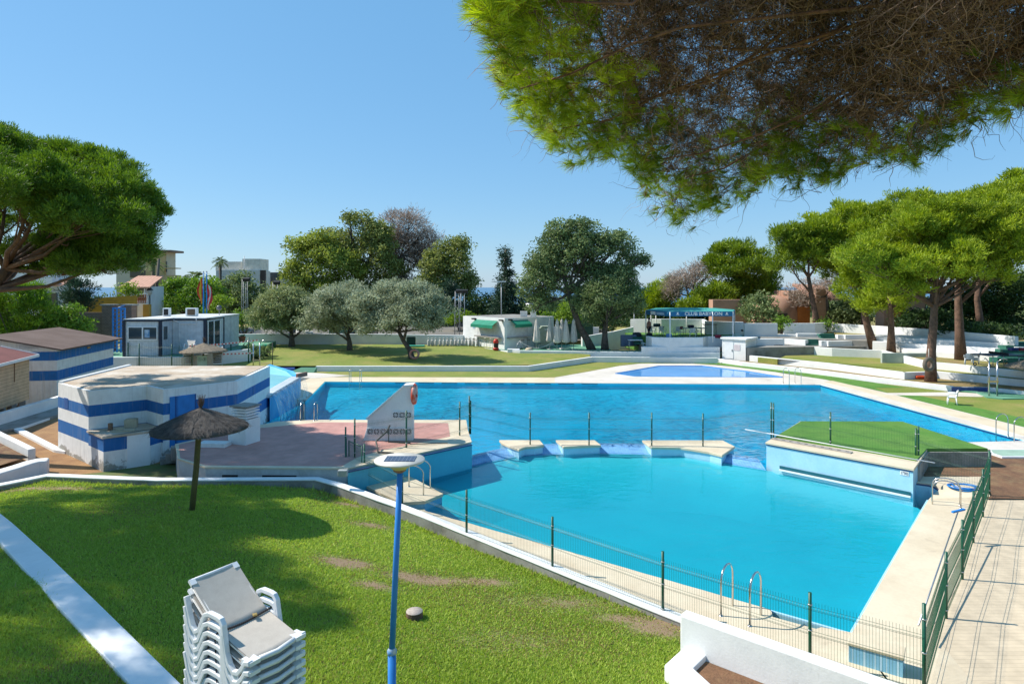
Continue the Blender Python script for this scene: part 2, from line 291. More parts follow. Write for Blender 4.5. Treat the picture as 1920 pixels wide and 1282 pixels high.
# terrain: one sheet out to the coast
def terrain():
    xs = np.concatenate([np.arange(-260, -60, 8), np.arange(-60, 62, 1.0), np.arange(62, 270, 8)]); ys = np.concatenate([np.arange(-30, 90, 1.0), np.arange(90, 420, 6)])
    X, Y = np.meshgrid(xs, ys); Z = np.full(X.shape, -.10)
    Z = np.where(Y > 67, 1.3+np.clip((Y-67)*.05, 0, .6), Z)
    Z = np.where((X < -31) & (Y > 38), np.maximum(Z, np.clip((Y-40)*.08, -.1, 1.6)), Z)
    Z = np.where((X > 11) & (Y > 67.5-np.clip((X-28)*1.45, 0, 40)), np.maximum(Z, 2.45), Z)
    lawn = (Y < 24) & (X < 8); LZ = lawn_z(X, Y)
    below = np.array([[0]]); yc = np.interp(X, [c[0] for c in CURB], [c[1] for c in CURB])
    Z = np.where(Y < yc-.3, LZ-.12, Z)
    Z = np.where(inside(X, Y, offset(UPOOL, 1.6)) | inside(X, Y, offset(LPOOL, 1.6)), -3.0, Z)
    Z = np.where(Y > 100, 1.9-np.clip((Y-100)/160, 0, 1)*48, Z)
    Z[Y <= 100] += (.012*np.sin(X*.8+Y*.3)*np.cos(Y*.55))[Y <= 100]
    m = MB(); ny, nx = X.shape
    m.add(np.stack([X.ravel(), Y.ravel(), Z.ravel()], 1), [(j*nx+i, j*nx+i+1, (j+1)*nx+i+1, (j+1)*nx+i) for j in range(ny-1) for i in range(nx-1)], True)
    return struct(m.build("ground", GRASSDRY))
terrain()
SEA = M("sea_water", (.02, .10, .22), .25, fine=.0, spec=.5)
struct(MB().sheet([(-40000, 330), (40000, 330), (40000, 60000), (-40000, 60000)], -45.0).build("sea", SEA))

# lawn in front: a sheet following the slope, and its blades
LAWNM = M("lawn_near", (.11, .20, .022), .95, (.16, .22, .034), sc1=.5, sc2=30, lo=.4, hi=.7, fine=.2, bump=.8, bscale=60, stain=(.27, .20, .10), st=(.60, .70), stscale=.42)
def lawn_patches(x, y):                 # bare, dry patches that wear has left on this lawn
    v = np.zeros_like(x)
    for (a, b, r, w) in BARE: v = np.maximum(v, w*np.exp(-(((x-a)/r[0])**2+((y-b)/r[1])**2)))
    return v
BARE = [(*Lw(650, 1055)[:2], (.75, .35), 1.0), (*Lw(790, 1085)[:2], (1.0, .35), 1.0), (*Lw(700, 1097)[:2], (.5, .25), .9), (*Lw(900, 1090)[:2], (.9, .3), .8), (*Lw(1240, 1175)[:2], (.8, .5), 1.0), (*Lw(1180, 1160)[:2], (.9, .3), .8),
        (*Lw(80, 915)[:2], (2.5, .35), .75), (*Lw(700, 985)[:2], (.7, .25), .8), (*Lw(650, 945)[:2], (.6, .2), .8), (*Lw(1060, 1130)[:2], (1.6, .5), .55), (*Lw(960, 1200)[:2], (1.6, .6), .4)]
def near_lawn():
    xs = np.arange(-24, 9.01, .16); ys = np.arange(3, 24.6, .16); X, Y = np.meshgrid(xs, ys); Z = lawn_z(X, Y)
    yc = np.interp(X, [c[0] for c in CURB], [c[1] for c in CURB]); ok = Y < yc-.02
    nx = len(xs); m = MB(); V = np.stack([X.ravel(), np.minimum(Y, yc-.02).ravel(), Z.ravel()], 1)
    m.add(V, [(j*nx+i, j*nx+i+1, (j+1)*nx+i+1, (j+1)*nx+i) for j in range(len(ys)-1) for i in range(nx-1) if ok[j, i] or ok[j, i+1]], True)
    o = struct(m.build("lawn", LAWNM)); a = o.data.attributes.new("bare", 'FLOAT', 'POINT'); co = np.array(m.v); a.data.foreach_set("value", np.clip(lawn_patches(co[:, 0], co[:, 1]), 0, 1).astype(np.float32))
    nt = LAWNM.node_tree; b = nt.nodes["Principled BSDF"]; src = b.inputs["Base Color"].links[0].from_socket; at = nd(nt, "Attribute", attribute_name="bare"); tc = nd(nt, "TexCoord"); nz = nd(nt, "TexNoise", Scale=6.0, Detail=6.0); nt.links.new(tc.outputs["Object"], nz.inputs["Vector"])
    ad = nd(nt, "Math", operation='MULTIPLY_ADD'); ad.inputs[1].default_value = .9; nt.links.new(nz.outputs[0], ad.inputs[0]); nt.links.new(at.outputs["Fac"], ad.inputs[2]); mr = nd(nt, "MapRange"); mr.inputs[1].default_value = .62; mr.inputs[2].default_value = 1.15; nt.links.new(ad.outputs[0], mr.inputs[0])
    mx = nd(nt, "Mix", data_type='RGBA'); mx.inputs[7].default_value = (.27, .19, .115, 1); nt.links.new(src, mx.inputs[6]); nt.links.new(mr.outputs[0], mx.inputs[0]); nt.links.new(mx.outputs[2], b.inputs["Base Color"])
near_lawn()
def attr_mesh(name, V, n, tint, mat, parent=None):
    """n-sided faces from a flat vertex array, with a per-vertex tint"""
    k = len(V)//n; me = bpy.data.meshes.new(name); o0 = np.array(ORIG[parent]) if parent is not None else np.array([V[:, 0].mean(), V[:, 1].mean(), V[:, 2].min()])
    me.vertices.add(len(V)); me.vertices.foreach_set("co", (V-o0).astype(np.float32).ravel()); me.loops.add(len(V)); me.loops.foreach_set("vertex_index", np.arange(len(V), dtype=np.int32))
    me.polygons.add(k); me.polygons.foreach_set("loop_start", np.arange(0, len(V), n, dtype=np.int32)); me.polygons.foreach_set("loop_total", np.full(k, n, np.int32))
    a = me.attributes.new("tint", 'FLOAT', 'POINT'); a.data.foreach_set("value", np.repeat(tint, n).astype(np.float32)); me.materials.append(mat); me.update(calc_edges=True)
    o = bpy.data.objects.new(name, me); sc.collection.objects.link(o); ORIG[o] = Vector(o0)
    if parent is not None: o.parent = parent
    else: o.location = o0
    return o
BLADE = leafmat("grass_blade", (.20, .31, .03), (.56, .66, .13), .3, dry=(.34, .26, .11))
def blades():
    rng = np.random.default_rng(3); d = 6.2+ (24-6.2)*rng.random(1500000)**1.0; x = (rng.random(len(d))*1.2-.84)*d
    p = np.clip(7.5/d, .25, 1.0); keep = rng.random(len(d)) < p; x, d = x[keep], d[keep]
    yc = np.interp(x, [c[0] for c in CURB], [c[1] for c in CURB]); keep = (d < yc-.17) & (x < 4.2); x, d = x[keep], d[keep]
    v = lawn_patches(x, d); keep = rng.random(len(x)) > np.clip(v*1.1+.45*v*np.sin(x*5.1+d)*np.sin(d*6.3), 0, .84); x, d, v = x[keep], d[keep], v[keep]
    z = lawn_z(x, d); n = len(x); h = (.022+.034*rng.random(n))*(1-.5*v)*(1+1.3*((np.interp(x, [c[0] for c in CURB], [c[1] for c in CURB])-d) < .5)*(rng.random(n) < .35))*(1+.8*(rng.random(n) < .04)); w = .0045+.0007*d; a = rng.random(n)*2*math.pi; b = rng.random(n)*2*math.pi; ln = h*(.3+.7*rng.random(n))
    big = .5+.5*np.sin(x*.7+1.3*np.sin(d*.5))*np.cos(d*.6+.8*np.sin(x*.45)); tint = np.clip(.15+.45*rng.random(n)+.25*big, 0, .93); dryz = np.clip(np.sin(x*.55+2.1*np.sin(d*.33+1))*np.sin(d*.8+.7*np.sin(x*.9))-.35, 0, 1); tint = np.where(rng.random(n) < .06+.6*v+.35*dryz, 1.0, tint)
    base = np.stack([x, d, z-.004], 1); s = np.stack([np.cos(a)*w, np.sin(a)*w, np.zeros(n)], 1); tip = base+np.stack([np.cos(b)*ln, np.sin(b)*ln, h], 1)
    V = np.stack([base-s, base+s, tip], 1).reshape(-1, 3)
    o = attr_mesh("grass", V, 3, tint, BLADE); tag(o, "short green grass covering the sloping foreground lawn", "grass", kind="stuff")
blades()

# pools: floor, water, walls, copings
def ring_wall(m, pts, z0, z1, th=.06, closed=False): m.wall(pts, th, z0, z1, side=0)
UF = offset(UPOOL, .5)
struct(MB().sheet(UF, [-1.0 if p[1] < 38 else -.10 for p in UF]).build("pool_floor", M("upper_pool_floor", (.03, .50, .66), .6, (.025, .46, .62), sc1=.3, fine=.06)))
struct(MB().sheet(offset(LPOOL, .35), -.86).build("pool_floor", POOLFLOOR))
UW = watermat("upper_pool_water", (.02, .82, .93), .42, wave=1.0, scale=1.7, dist=.11)
LW_ = watermat("lower_pool_water", (.0, .86, .90), .8, wave=.45, scale=1.5, dist=.05)
struct(MB().prism(offset(UPOOL, .16), -1.3, ZW).build("pool_water", UW))
struct(MB().prism(offset(LPOOL, .12), -1.0, ZL).build("pool_water", LW_))
# upper coping: a band round the far, right and left sides
def coping_band(inner, outer, z, name, mat, th=.1, z0=-1.6):
    return struct(MB().prism(list(inner)+list(outer)[::-1], z0, z).build(name, mat))
far_in = PX([(574, 750), (609, 715), (700, 715.5), (1040, 717.5)], ZU); far_out = PX([(548, 748), (560, 716), (588, 706.5), (1040, 707.5)], ZU)
coping_band(far_in, far_out, ZU, "pool_coping", COPING)
struct(MB().prism(PX([(1040, 717.5), (1539, 721), (1620, 741), (1925, 826), (1800, 829), (1795, 842), (1960, 842), (1960, 812), (1920, 800.5), (1666, 737), (1600, 722), (1545, 711), (1467, 699.5), (1420, 691.5), (1340, 684), (1300, 681.5), (1200, 681.5), (1160, 686), (1100, 697), (1040, 707.5)], ZU), -1.6, ZU).build("pool_deck", PALEDECK))
RC = PX([(1545, 716), (1600, 729), (1925, 818), (1980, 812), (1920, 802), (1666, 738), (1560, 713.5)], ZU)
struct(MB().prism(RC, .1, ZU+.006).build("pool_coping", COPING))
w = MB(); w.wall([xy(p) for p in jag(offset(UPOOL, -.03)[-1:]+offset(UPOOL, -.03)[:4], 3, .0)], .06, -1.14, ZU-.03); struct(w.build("pool_wall", M("upper_pool_wall", (.04, .58, .76), .4, (.035, .53, .72), fine=.06)))
nt_ = MB(); inn = offset(UPOOL, -.075)
for (a, b, s0, s1) in ((inn[0], inn[1], .12, .55), (inn[1], inn[2], .0, 1.0)):
    a, b = Vector(a), Vector(b); L = (b-a).length; k = int(L/1.6)
    for i in range(k):
        t = i/k
        if s0 <= t < s1: far = abs(a.y-b.y) < 3; q0 = a.lerp(b, t+(.05 if far else 0)/k); q1 = a.lerp(b, t+(.72 if far else 1.0)/k); nt_.wall([tuple(q0), tuple(q1)], .03, ZW+(.05 if far else .025), ZU-.035)
struct(nt_.build("navy_tile_band", NAVY))
# paddling pool
PADP = PX([(1155, 700.5), (1235, 686.5), (1317, 686.5), (1397, 696), (1467, 707.5), (1300, 706.5), (1190, 705.5)], ZU)
struct(MB().sheet(offset(PADP, .02), ZU+.004).build("paddling_pool_floor", M("paddling_floor", (.10, .36, .78), .2, (.16, .44, .82), sc1=.3, spec=.6)))
PW = M("paddling_water", (.10, .33, .72), .06, (.12, .38, .78), sc1=.4, fine=.03, spec=.6)
struct(MB().sheet(PADP, ZU+.009).build("paddling_pool_water", PW))
pe = MB(); pe.wall(PADP[:5], .16, ZU, ZU+.05); pe.wall([PADP[4], PADP[5], PADP[6], PADP[0]], .16, ZU, ZU+.012); struct(pe.build("paddling_pool_edge", BLUETILE))
# lower pool: cream decks and blue walls
near_lip = jag(PX([(796, 957), (960, 1003), (1243, 1084), (1360, 1118), (1445, 1142), (1450, 1156), (1530, 1178), (1540, 1175), (1597, 1185)], 0), .5, .015)
curb_far = [(c[0], c[1]) for c in CURB[5:9]]+[(8.6, 10.2)]
struct(MB().prism(near_lip+[(6.5, 9.6), (4.3, 11.9)]+[xy(P(1287, 1162, .12)), xy(P(1036, 1065, .12)), xy(P(836, 983, .12)), xy(P(780, 960, .1))], -2.55, 0.0).build("pool_deck", COPING))
FB = [(1733, 1287), (1773, 1158), (1804, 1085), (1825, 1018), (1843, 968), (1855, 929)]      # feet of the fence on the right
rows = [((1597, 1185), (1745, 1180), 0), ((1655, 1085), (1800, 1090), 0), ((1700, 1005), (1828, 1010), .0), ((1730, 955), (1845, 962), .02), ((1742, 935), (1850, 945), .03), ((1764, 914), (1856, 930), .24), ((1742, 905), (1856, 924), .29), ((1718, 899), (1850, 905), .30), ((1722, 886), (1840, 893), .31)]
rd = MB(); V = []
lip = jag(PX([r[0] for r in rows[:5]], 0), 1.2, .02)
for (a, b, z) in rows: V += [P(*a, z), P(*b, z)]
rd.add(V, [(2*i, 2*i+1, 2*i+3, 2*i+2) for i in range(len(rows)-1)])
rd.prism([xy(P(1597, 1185, 0)), xy(P(1745, 1180, 0)), (7.6, 9.0), (6.4, 9.5)], -.6, .0)
rd.wall([xy(P(*r[0], r[2])) for r in rows[:5]], .05, -.3, -.008, side=-1)
struct(rd.build("pool_deck", COPING))
st = MB(); sp = [P(1713, 904, .29), P(1726, 906, .28), P(1742, 908, .27), P(1754, 912, .24), P(1764, 918, .2)]
st.wall([xy(p) for p in sp], .1, -2.55, [p[2]-.05 for p in sp], side=-1); struct(st.build("pool_wall", BLUEW))
st = MB(); st.wall([(p[0]-.01, p[1]-.01) for p in sp], .07, [p[2]-.05 for p in sp], [p[2]-.012 for p in sp], side=-1); struct(st.build("navy_tile_band", NAVY))
cp = MB(); cp.prism([xy(p) for p in sp]+[xy(P(1775, 905, .25)), xy(P(1745, 890, .3)), xy(P(1722, 889, .3))], -.2, .297); struct(cp.build("pool_coping", COPING))
lwall = MB(); lo_ = offset(LPOOL, -.02); lwall.wall([lo_[i] for i in (0, 1)], .06, -2.5, -.03); lwall.wall([lo_[-1], lo_[0]], .06, -2.5, -.03); struct(lwall.build("pool_wall", BLUEW))
# walkway on the right of the fence
pw = MB(); V = []
prow = [((1690, 1290), (2300, 1290), 0), ((1775, 1160), (2750, 1160), 0), ((1806, 1086), (2600, 1086), 0), ((1826, 1020), (2480, 1020), .02), ((1846, 968), (2380, 968), .1), ((1856, 930), (2320, 935), .2)]
V = [(5.6, 9.4, 0), (19, 9.0, 0)]
for a, b, z in prow[1:]: V += [P(a[0]-25, a[1], z), P(*b, z)]
pw.add([(v[0], v[1], v[2]-.006) for v in V], [(2*i, 2*i+1, 2*i+3, 2*i+2) for i in range(len(prow)-1)])
pw.sheet([(3, 2), (22, 2), (19, 9.02), (6.2, 9.42)], .002); struct(pw.build("path", PATHR))
so_ = MB(); V = []
for a, b, z in (((1852, 934), (2320, 936), .22), ((1722, 889), (2260, 900), .31), ((1700, 868), (2220, 868), .34), ((1780, 850), (2200, 850), .33)): V += [P(*a, z+.004), P(*b, z+.004)]
so_.add(V, [(2*i, 2*i+1, 2*i+3, 2*i+2) for i in range(3)]); struct(so_.build("soil", SOIL))
fp = PX([(1858, 846), (1990, 846), (1990, 858), (1880, 858), (1862, 852)], .33)
struct(MB().prism(offset(fp, .12), .1, .40).build("foot_bath_rim", WHITEP)); struct(MB().sheet(fp, .404).build("foot_bath_floor", M("pale_green_floor", (.32, .46, .36), .7, fine=.1)))
# weir between the pools
wm = MB(); B = WEIRB; n = len(B); V = []
for p in B: V += [(p[0], p[1]-.02, -1.75), (p[0], p[1], ZL-.04), (p[0], p[1]+.8, ZW-.015), (p[0], p[1]+1.0, ZW-.02), (p[0], p[1]+1.05, -1.75)]
wm.add(V, [(5*i+k, 5*i+5+k, 5*i+6+k, 5*i+1+k) for i in range(n-1) for k in range(4)]); struct(wm.build("weir", tilemat("wet_weir_tile", (.13, .33, .62), (.26, .45, .66), .1, .15, .05, col2=(.18, .40, .66))))
rm = MB(); V = []; GF = PX([(1437, 828), (1712, 877.5)], .95); LF = PX([(765, 853), (883, 828)], .95)
RP = [(LF[0][0], LF[0][1]-.1, -.30), (LF[1][0]-.3, LF[1][1]-.1, -.16)]+[(p[0], p[1]+.03, ZL-.045) for p in WEIRB]+[(GF[0][0]+.3, GF[0][1]-.12, -.20), (GF[1][0]+.1, GF[1][1]-.1, -.34)]
for p in RP: V += [p, (p[0]*.97+.1, p[1]-1.5, min(p[2]-.05, -.38)), (p[0]*.93+.2, p[1]-4.8, -.87)]
rm.add(V, [(3*i+k, 3*i+1+k, 3*i+4+k, 3*i+3+k) for i in range(len(RP)-1) for k in range(2)], True); struct(rm.build("pool_floor", POOLFLOOR))
TURQ = M("underwater_turquoise", (.03, .50, .60), .6, (.025, .45, .56), sc1=.5, fine=.05)
wb = MB(); wb.wall([(p[0], p[1]-.05) for p in WEIRB], .04, -2.6, ZL-.03); struct(wb.build("weir_wall", TURQ))
for poly in ([(936, 824.5), (1012, 824.5), (1020, 834), (1003, 836.5), (985, 837.5), (973, 842), (955, 836), (941, 829.5)], [(1042, 824.5), (1115, 824.5), (1127, 834), (1056, 837)],
             [(1204, 825), (1355, 825), (1378, 836.5), (1354, 853), (1330, 847), (1300, 842), (1276, 838.5), (1221, 837.5)]):
    p = PX(poly, ZI); io = struct(MB().prism(p, ZI-.10, ZI).build("pool_island", COPING, bevel=.015)); struct(MB().prism(offset(p, -.05), ZL-.1, ZI-.1).build("pool_wall", BLUEW)); struct(MB().prism(offset(p, -.06), -2.6, ZL-.1).build("pool_wall", TURQ))
# left platform: red tiles, cream coping, blue face
TER = PX([(335, 858.5), (385, 874.5), (643, 876.5), (650, 877), (883, 827.5), (876, 806), (873, 787), (590, 787), (520, 790), (470, 800), (330, 832)], ZP)
struct(MB().prism(TER, -2.55, ZP-.06).build("pool_wall", M("terrace_side", (.50, .53, .54), .8, (.40, .42, .43), fine=.1, stain=(.3, .3, .28), st=(.55, .75))))
struct(MB().prism(offset(TER, .035), ZP-.06, ZP).build("pool_coping", COPING, bevel=.012))
struct(MB().prism(PX([(338, 858), (386, 872), (640, 874), (668, 858), (714, 844), (762, 835), (844, 818), (840, 793), (600, 791.5), (470, 804), (335, 833)], ZP), .5, ZP+.006).build("terrace_tiles", REDTILE))
b = MB(); b.wall(PX([(652, 879), (883, 829)], ZP), .06, -2.55, ZP-.1, side=-1); struct(b.build("pool_wall", M("turquoise_wall", (.06, .42, .56), .45, (.05, .38, .52), sc1=.8, fine=.06)))
b = MB(); b.wall(PX([(652, 879.3), (883, 829.3)], ZP), .08, ZP-.1, ZP-.062, side=-1); struct(b.build("navy_tile_band", NAVY))
def front_slot(a, c):
    p, q = Vector(TER[1]), Vector(TER[2]); k = lambda px: ((px-960)/F*p.y-p.x)/((q.x-p.x)-(px-960)/F*(q.y-p.y)); m = MB(); u, v = p.lerp(q, k(a)), p.lerp(q, k(c))
    m.wall([(u.x, u.y-.01), (v.x, v.y-.01)], .04, ZP-.42, ZP-.27); struct(m.build("terrace_vent_opening", DARK))
front_slot(417, 446); front_slot(492, 556)
# ladder corner deck
LD = [(-5.95, 23.3), (-5.25, 22.3)]+PX([(754, 941), (797, 938), (829, 925)], .25)+PX([(768, 893), (722, 884), (660, 893)], .25)
struct(MB().prism(LD, -2.55, .15).build("pool_wall", M("tiled_blue_step", (.10, .34, .58), .5, (.16, .42, .62), fine=.08))); struct(MB().prism(offset(LD, .03), .15, .25).build("pool_coping", COPING, bevel=.01))
struct(MB().prism([(-5.4, 22.5)]+PX([(700, 925), (760, 950), (800, 965), (798, 958), (790, 944)], 0), -1.2, 0.004).build("pool_deck", COPING))
# right platform under turf
GP = PX([(1437, 828), (1712, 877.5), (1722, 864), (1737, 841.5), (1855, 841.5), (1795, 823), (1692, 790), (1501, 789.5), (1455, 818)], ZP)
struct(MB().prism(GP, -2.55, ZP-.09).build("pool_wall", BLUEW)); struct(MB().prism(offset(GP, .03), ZP-.09, ZP-.01).build("pool_coping", COPING, bevel=.012))
b = MB(); b.wall(PX([(1437, 828), (1712, 877.5)], ZP), .03, ZP-.125, ZP-.092, side=-1); struct(b.build("navy_tile_band", NAVY))
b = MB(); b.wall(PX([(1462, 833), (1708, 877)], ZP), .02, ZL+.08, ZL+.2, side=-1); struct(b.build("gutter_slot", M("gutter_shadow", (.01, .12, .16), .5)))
b = MB(); b.wall(PX([(1462, 833), (1708, 877)], ZP), .06, ZL+.015, ZL+.075, side=-1); struct(b.build("gutter_lip", WHITEP))
gt = PX([(1454, 819.5), (1540, 834), (1640, 850), (1718, 864), (1738, 842), (1852, 842), (1794, 823.5), (1692, 791), (1502, 790.5)], ZP)
struct(MB().prism(gt, .8, ZP+.03).build("artificial_turf", TURF))
b = MB(); b.wall(PX([(1720, 866), (1736, 842.5), (1856, 842.5)], ZP), .08, .2, ZP-.08, side=-1); struct(b.build("platform_side", CONC))
# far lawns and strips
STRIP = PX([(430, 705), (588, 706), (1040, 707), (1100, 696.5), (1160, 685.5), (1200, 681), (1340, 683), (1340, 677), (1112, 676), (992, 694), (592, 694), (430, 694)], ZU)
struct(MB().sheet(STRIP, ZU-.012).build("lawn_strip", GRASSFAR))
OL = PX([(480, 688.5), (592, 688.5), (992, 688.5), (1112, 673.5)], .66); OLb = [(9.0, 57.3), (4.0, 60.2), (-1.0, 62.3), (-6, 64), (-14, 66), (-28, 66.5), (-29, 56)]
ol = MB(); V = []; yy = np.linspace(0, 1, 9)
fr = [(-27, 52.3), (-19.6, 52.4), (-12, 52.4), (-4, 52.4), (1.4, 52.4), (6.9, 57.6)]; bk = [(-33, 66.5), (-24, 67), (-14, 67), (-6, 66), (-1.0, 63.5), (7.4, 59.9)]
for t in yy:
    for a, c in zip(fr, bk): V.append((a[0]+(c[0]-a[0])*t, a[1]+(c[1]-a[1])*t, .64+.42*t+.04*math.sin(a[0]*.7+t*5)))
ol.add(V, [(j*6+i, j*6+i+1, j*6+7+i, j*6+6+i) for j in range(8) for i in range(5)], True); struct(ol.build("lawn", GRASSFAR))
struct(MB().sheet(PX([(1340, 683), (1300, 681), (1340, 676), (1380, 682), (1420, 688), (1500, 697), (1640, 717), (1700, 727), (1640, 727), (1666, 736), (1545, 711), (1467, 699)], ZU), ZU+.004).build("turf_strip", TURF))
RL = PX([(1600, 721), (1640, 717), (1784, 734), (1990, 744), (2100, 800), (2000, 812), (1920, 800), (1666, 737)], ZU); struct(MB().sheet(RL, ZU-.004).build("lawn", GRASSFAR))
struct(MB().sheet(PX([(1670, 738), (1720, 741), (1800, 757), (1920, 784), (2000, 800), (1990, 815), (1920, 800.5)], ZU), ZU+.004).build("turf_strip", TURF))
struct(MB().sheet(PX([(1640, 737), (1790, 735), (1860, 739), (1840, 744), (1670, 740.5)], ZU), ZU+.008).build("path", PALEDECK))
struct(MB().prism(PX([(1784, 733), (1830, 737), (1850, 746), (1880, 749), (2050, 748), (2050, 741), (1920, 740), (1860, 736)], ZU), .0, ZU+.06).build("shower_floor", GREENCONC))
# terraces on the right
rd_ = MB(); rd_.add([(-34, 67.4, 1.42), (13, 67.4, 1.42), (13, 79.5, 1.98), (-34, 79.5, 1.98), (13, 98, 1.98), (-34, 98, 1.98)], [(0, 1, 2, 3), (3, 2, 4, 5)]); struct(rd_.build("car_park", M("dusty_asphalt", (.16, .15, .135), .9, (.20, .18, .15), sc1=.4, fine=.12)))
# ================================================================ WALLS, BUILDINGS
def fx(a, b, px):                       # where along the plan line a-b a photo column falls
    k = (px-960)/F; dx, dy = b[0]-a[0], b[1]-a[1]; return (k*a[1]-a[0])/(dx-k*dy)
def face_z(a, b, px, py):
    t = fx(a, b, px); return H-(py-HZ)/F*(a[1]+(b[1]-a[1])*t)
def facebox(m, a, b, t0, t1, z0, z1, th=.05, out=0.0):
    a, b = Vector(a[:2]), Vector(b[:2]); n = Vector((-(b-a).y, (b-a).x)).normalized(); mid = (a+b)/2
    if n.dot(-mid) < 0: n = -n
    p, q = a.lerp(b, t0)+n*out, a.lerp(b, t1)+n*out
    return m.prism([tuple(p), tuple(q), tuple(q+n*th), tuple(p+n*th)], z0, z1)
def facepx(m, a, b, x0, x1, y0, y1, th=.05, out=0.0):
    xm = (x0+x1)/2; return facebox(m, a, b, fx(a, b, x0), fx(a, b, x1), face_z(a, b, xm, y1), face_z(a, b, xm, y0), th, out)
def white_wall(name, label, path, z0, z1, th=.3, side=0, cat="wall", group=None, mat=None, bevel=.02):
    return tag(MB().wall([xy(p) for p in path], th, z0, z1, side).build(name, mat or WHITE, bevel=bevel), label, cat, group)
def text_on(body, size, parent, mat, a, b, t, z, out, name="lettering", squeeze=1.0):
    """real lettering lying on the vertical plan face a-b"""
    a, b = Vector(a[:2]), Vector(b[:2]); n = Vector((-(b-a).y, (b-a).x)).normalized(); p = a.lerp(b, t)
    if n.dot(-(a+b)/2) < 0: n = -n
    c = bpy.data.curves.new(name, 'FONT'); c.body = body; c.size = size; c.align_x = 'CENTER'; c.align_y = 'CENTER'; c.extrude = .006; c.offset = size*.025
    o = bpy.data.objects.new(name, c); sc.collection.objects.link(o); o.data.materials.append(mat)
    yv = Vector((0, 0, 1)); zv = Vector((n.x, n.y, 0)); xv = yv.cross(zv); o.rotation_euler = Matrix((xv, yv, zv)).transposed().to_euler(); o.scale = (squeeze, 1, 1)
    w = Vector((p.x+n.x*out, p.y+n.y*out, z)); bpy.context.view_layer.update(); me = bpy.data.meshes.new_from_object(o.evaluated_get(bpy.context.evaluated_depsgraph_get()))
    e = bpy.data.objects.new(name, me); sc.collection.objects.link(e); e.rotation_euler = o.rotation_euler; e.scale = o.scale; e.location = w-ORIG[parent]; e.parent = parent; bpy.data.objects.remove(o); ORIG[e] = ORIG[parent]; return e
# kerb wall round the front lawn
kw = thing("garden_wall", "long low wall with white top and bare grey side between front lawn and pool", "wall", (CURB[3][0], CURB[3][1], -.3))
MB().wall([xy(c) for c in CURB[:9]], .28, -.75, [c[2]-.04 for c in CURB[:9]]).build("wall_body", CONC, kw)
cj = jag([xy(c) for c in CURB[:9]], .6, .012); cz = [float(np.interp(p[0], [c[0] for c in CURB], [c[2] for c in CURB])) for p in cj]
MB().wall(cj, .31, [z-.04 for z in cz], [z+.012 for z in cz]).build("wall_cap", WHITE, kw, bevel=.02)
q = [Lw(-60, 940), Lw(0, 993), Lw(70, 1064), Lw(140, 1137), Lw(210, 1210), Lw(280, 1283), Lw(340, 1345), Lw(420, 1430)]
lw_ = thing("lawn_edging", "broad white strip wall cutting diagonally through the lawn beside the lounger stack", "wall", q[3])
MB().wall([xy(p) for p in q], .50, [p[2]-.4 for p in q], [p[2]+.11 for p in q]).build("wall_body", WHITEP, lw_, bevel=.03)
# planter bottom right
pl = thing("planter", "thick white masonry planter with brown mulch beside the lower pool fence", "planter", (3.6, 10.8, 0))
a, b = (3.22, 11.93), (6.6, 9.05)
up = MB(); up.wall([a, b], .26, -.3, 1.05, side=-1); up.build("back_wall", WHITE, pl, bevel=.03)
lo2 = MB(); lo2.wall([(3.15, 11.72), (2.62, 11.12), (3.0, 10.1), (4.4, 8.4)], .42, -.3, .5, side=1); lo2.build("front_wall", WHITE, pl, bevel=.03)
MB().prism([(3.3, 11.5), (3.0, 11.1), (3.3, 10.3), (4.6, 8.6), (6.3, 9.0)], -.2, .40).build("mulch", SOIL, pl)
# small tiled block by the pool corner
a, b = P(1591, 1240, 0), P(1693, 1270, 0)
tb = thing("tiled_block", "low block with pale blue tiled face and cream top beside pool corner", "block", ((a[0]+b[0])/2, a[1], 0))
n_ = Vector((b[0]-a[0], b[1]-a[1])).normalized(); nn = Vector((-n_.y, n_.x))*.4
pp = [xy(a), xy(b), (b[0]+nn.x, b[1]+nn.y), (a[0]+nn.x, a[1]+nn.y)]
MB().prism(pp, 0, .31).build("tiled_face", tilemat("pale_blue_block", (.22, .50, .70), (.42, .62, .74), .15, .4, .05), tb); MB().prism(offset(pp, .02), .31, .37).build("coping", COPING, tb, bevel=.01)
# retaining walls in the distance
white_wall("retaining_wall", "low white retaining wall along the front edge of the olive tree lawn", [P(592, 696, .28), P(992, 696, .28), P(1112, 678.5, .28), P(1346, 681, .28)], -.3, [.69, .69, .74, .76], .3, 1)
white_wall("retaining_wall", "white kerb wall below the closed parasols running on to the white shed", [P(952, 664, .72), P(975, 665.5, .72), P(1110, 667.5, .72), P(1350, 670, .72)], 0, 1.13, .3, 1)
white_wall("retaining_wall", "short upper white step wall just below the awning terrace wall", [P(1203, 660, 1.13), P(1350, 660.5, 1.13)], .3, 1.6, .3, 1)
struct(MB().prism(offset(PX([(975, 665), (1110, 667), (1350, 669.5)], .72)+[(21, 60.5), (10, 60.5), (1, 62)], -.15), .2, 1.08).build("tier", GREENCONC)); struct(MB().prism(offset(PX([(1205, 660), (1350, 660.3)], 1.13)+[(21.2, 62), (12, 62)], -.15), .3, 1.5).build("tier", CONC))
PV = [P(1211, 647, 1.6), P(1222, 649.5, 1.6), P(1255, 650.5, 1.6), P(1318, 650, 1.6), P(1328, 648, 1.6), P(1392, 647, 1.6)]
white_wall("terrace_wall", "rounded white front wall of the terrace under the green awning", PV, .8, 2.45, .3, 1)
struct(MB().prism(offset([xy(p) for p in PV]+[(23.5, 64.5), (19, 66), (11.5, 67)], -.12), .8, 2.3).build("terrace", TURF))
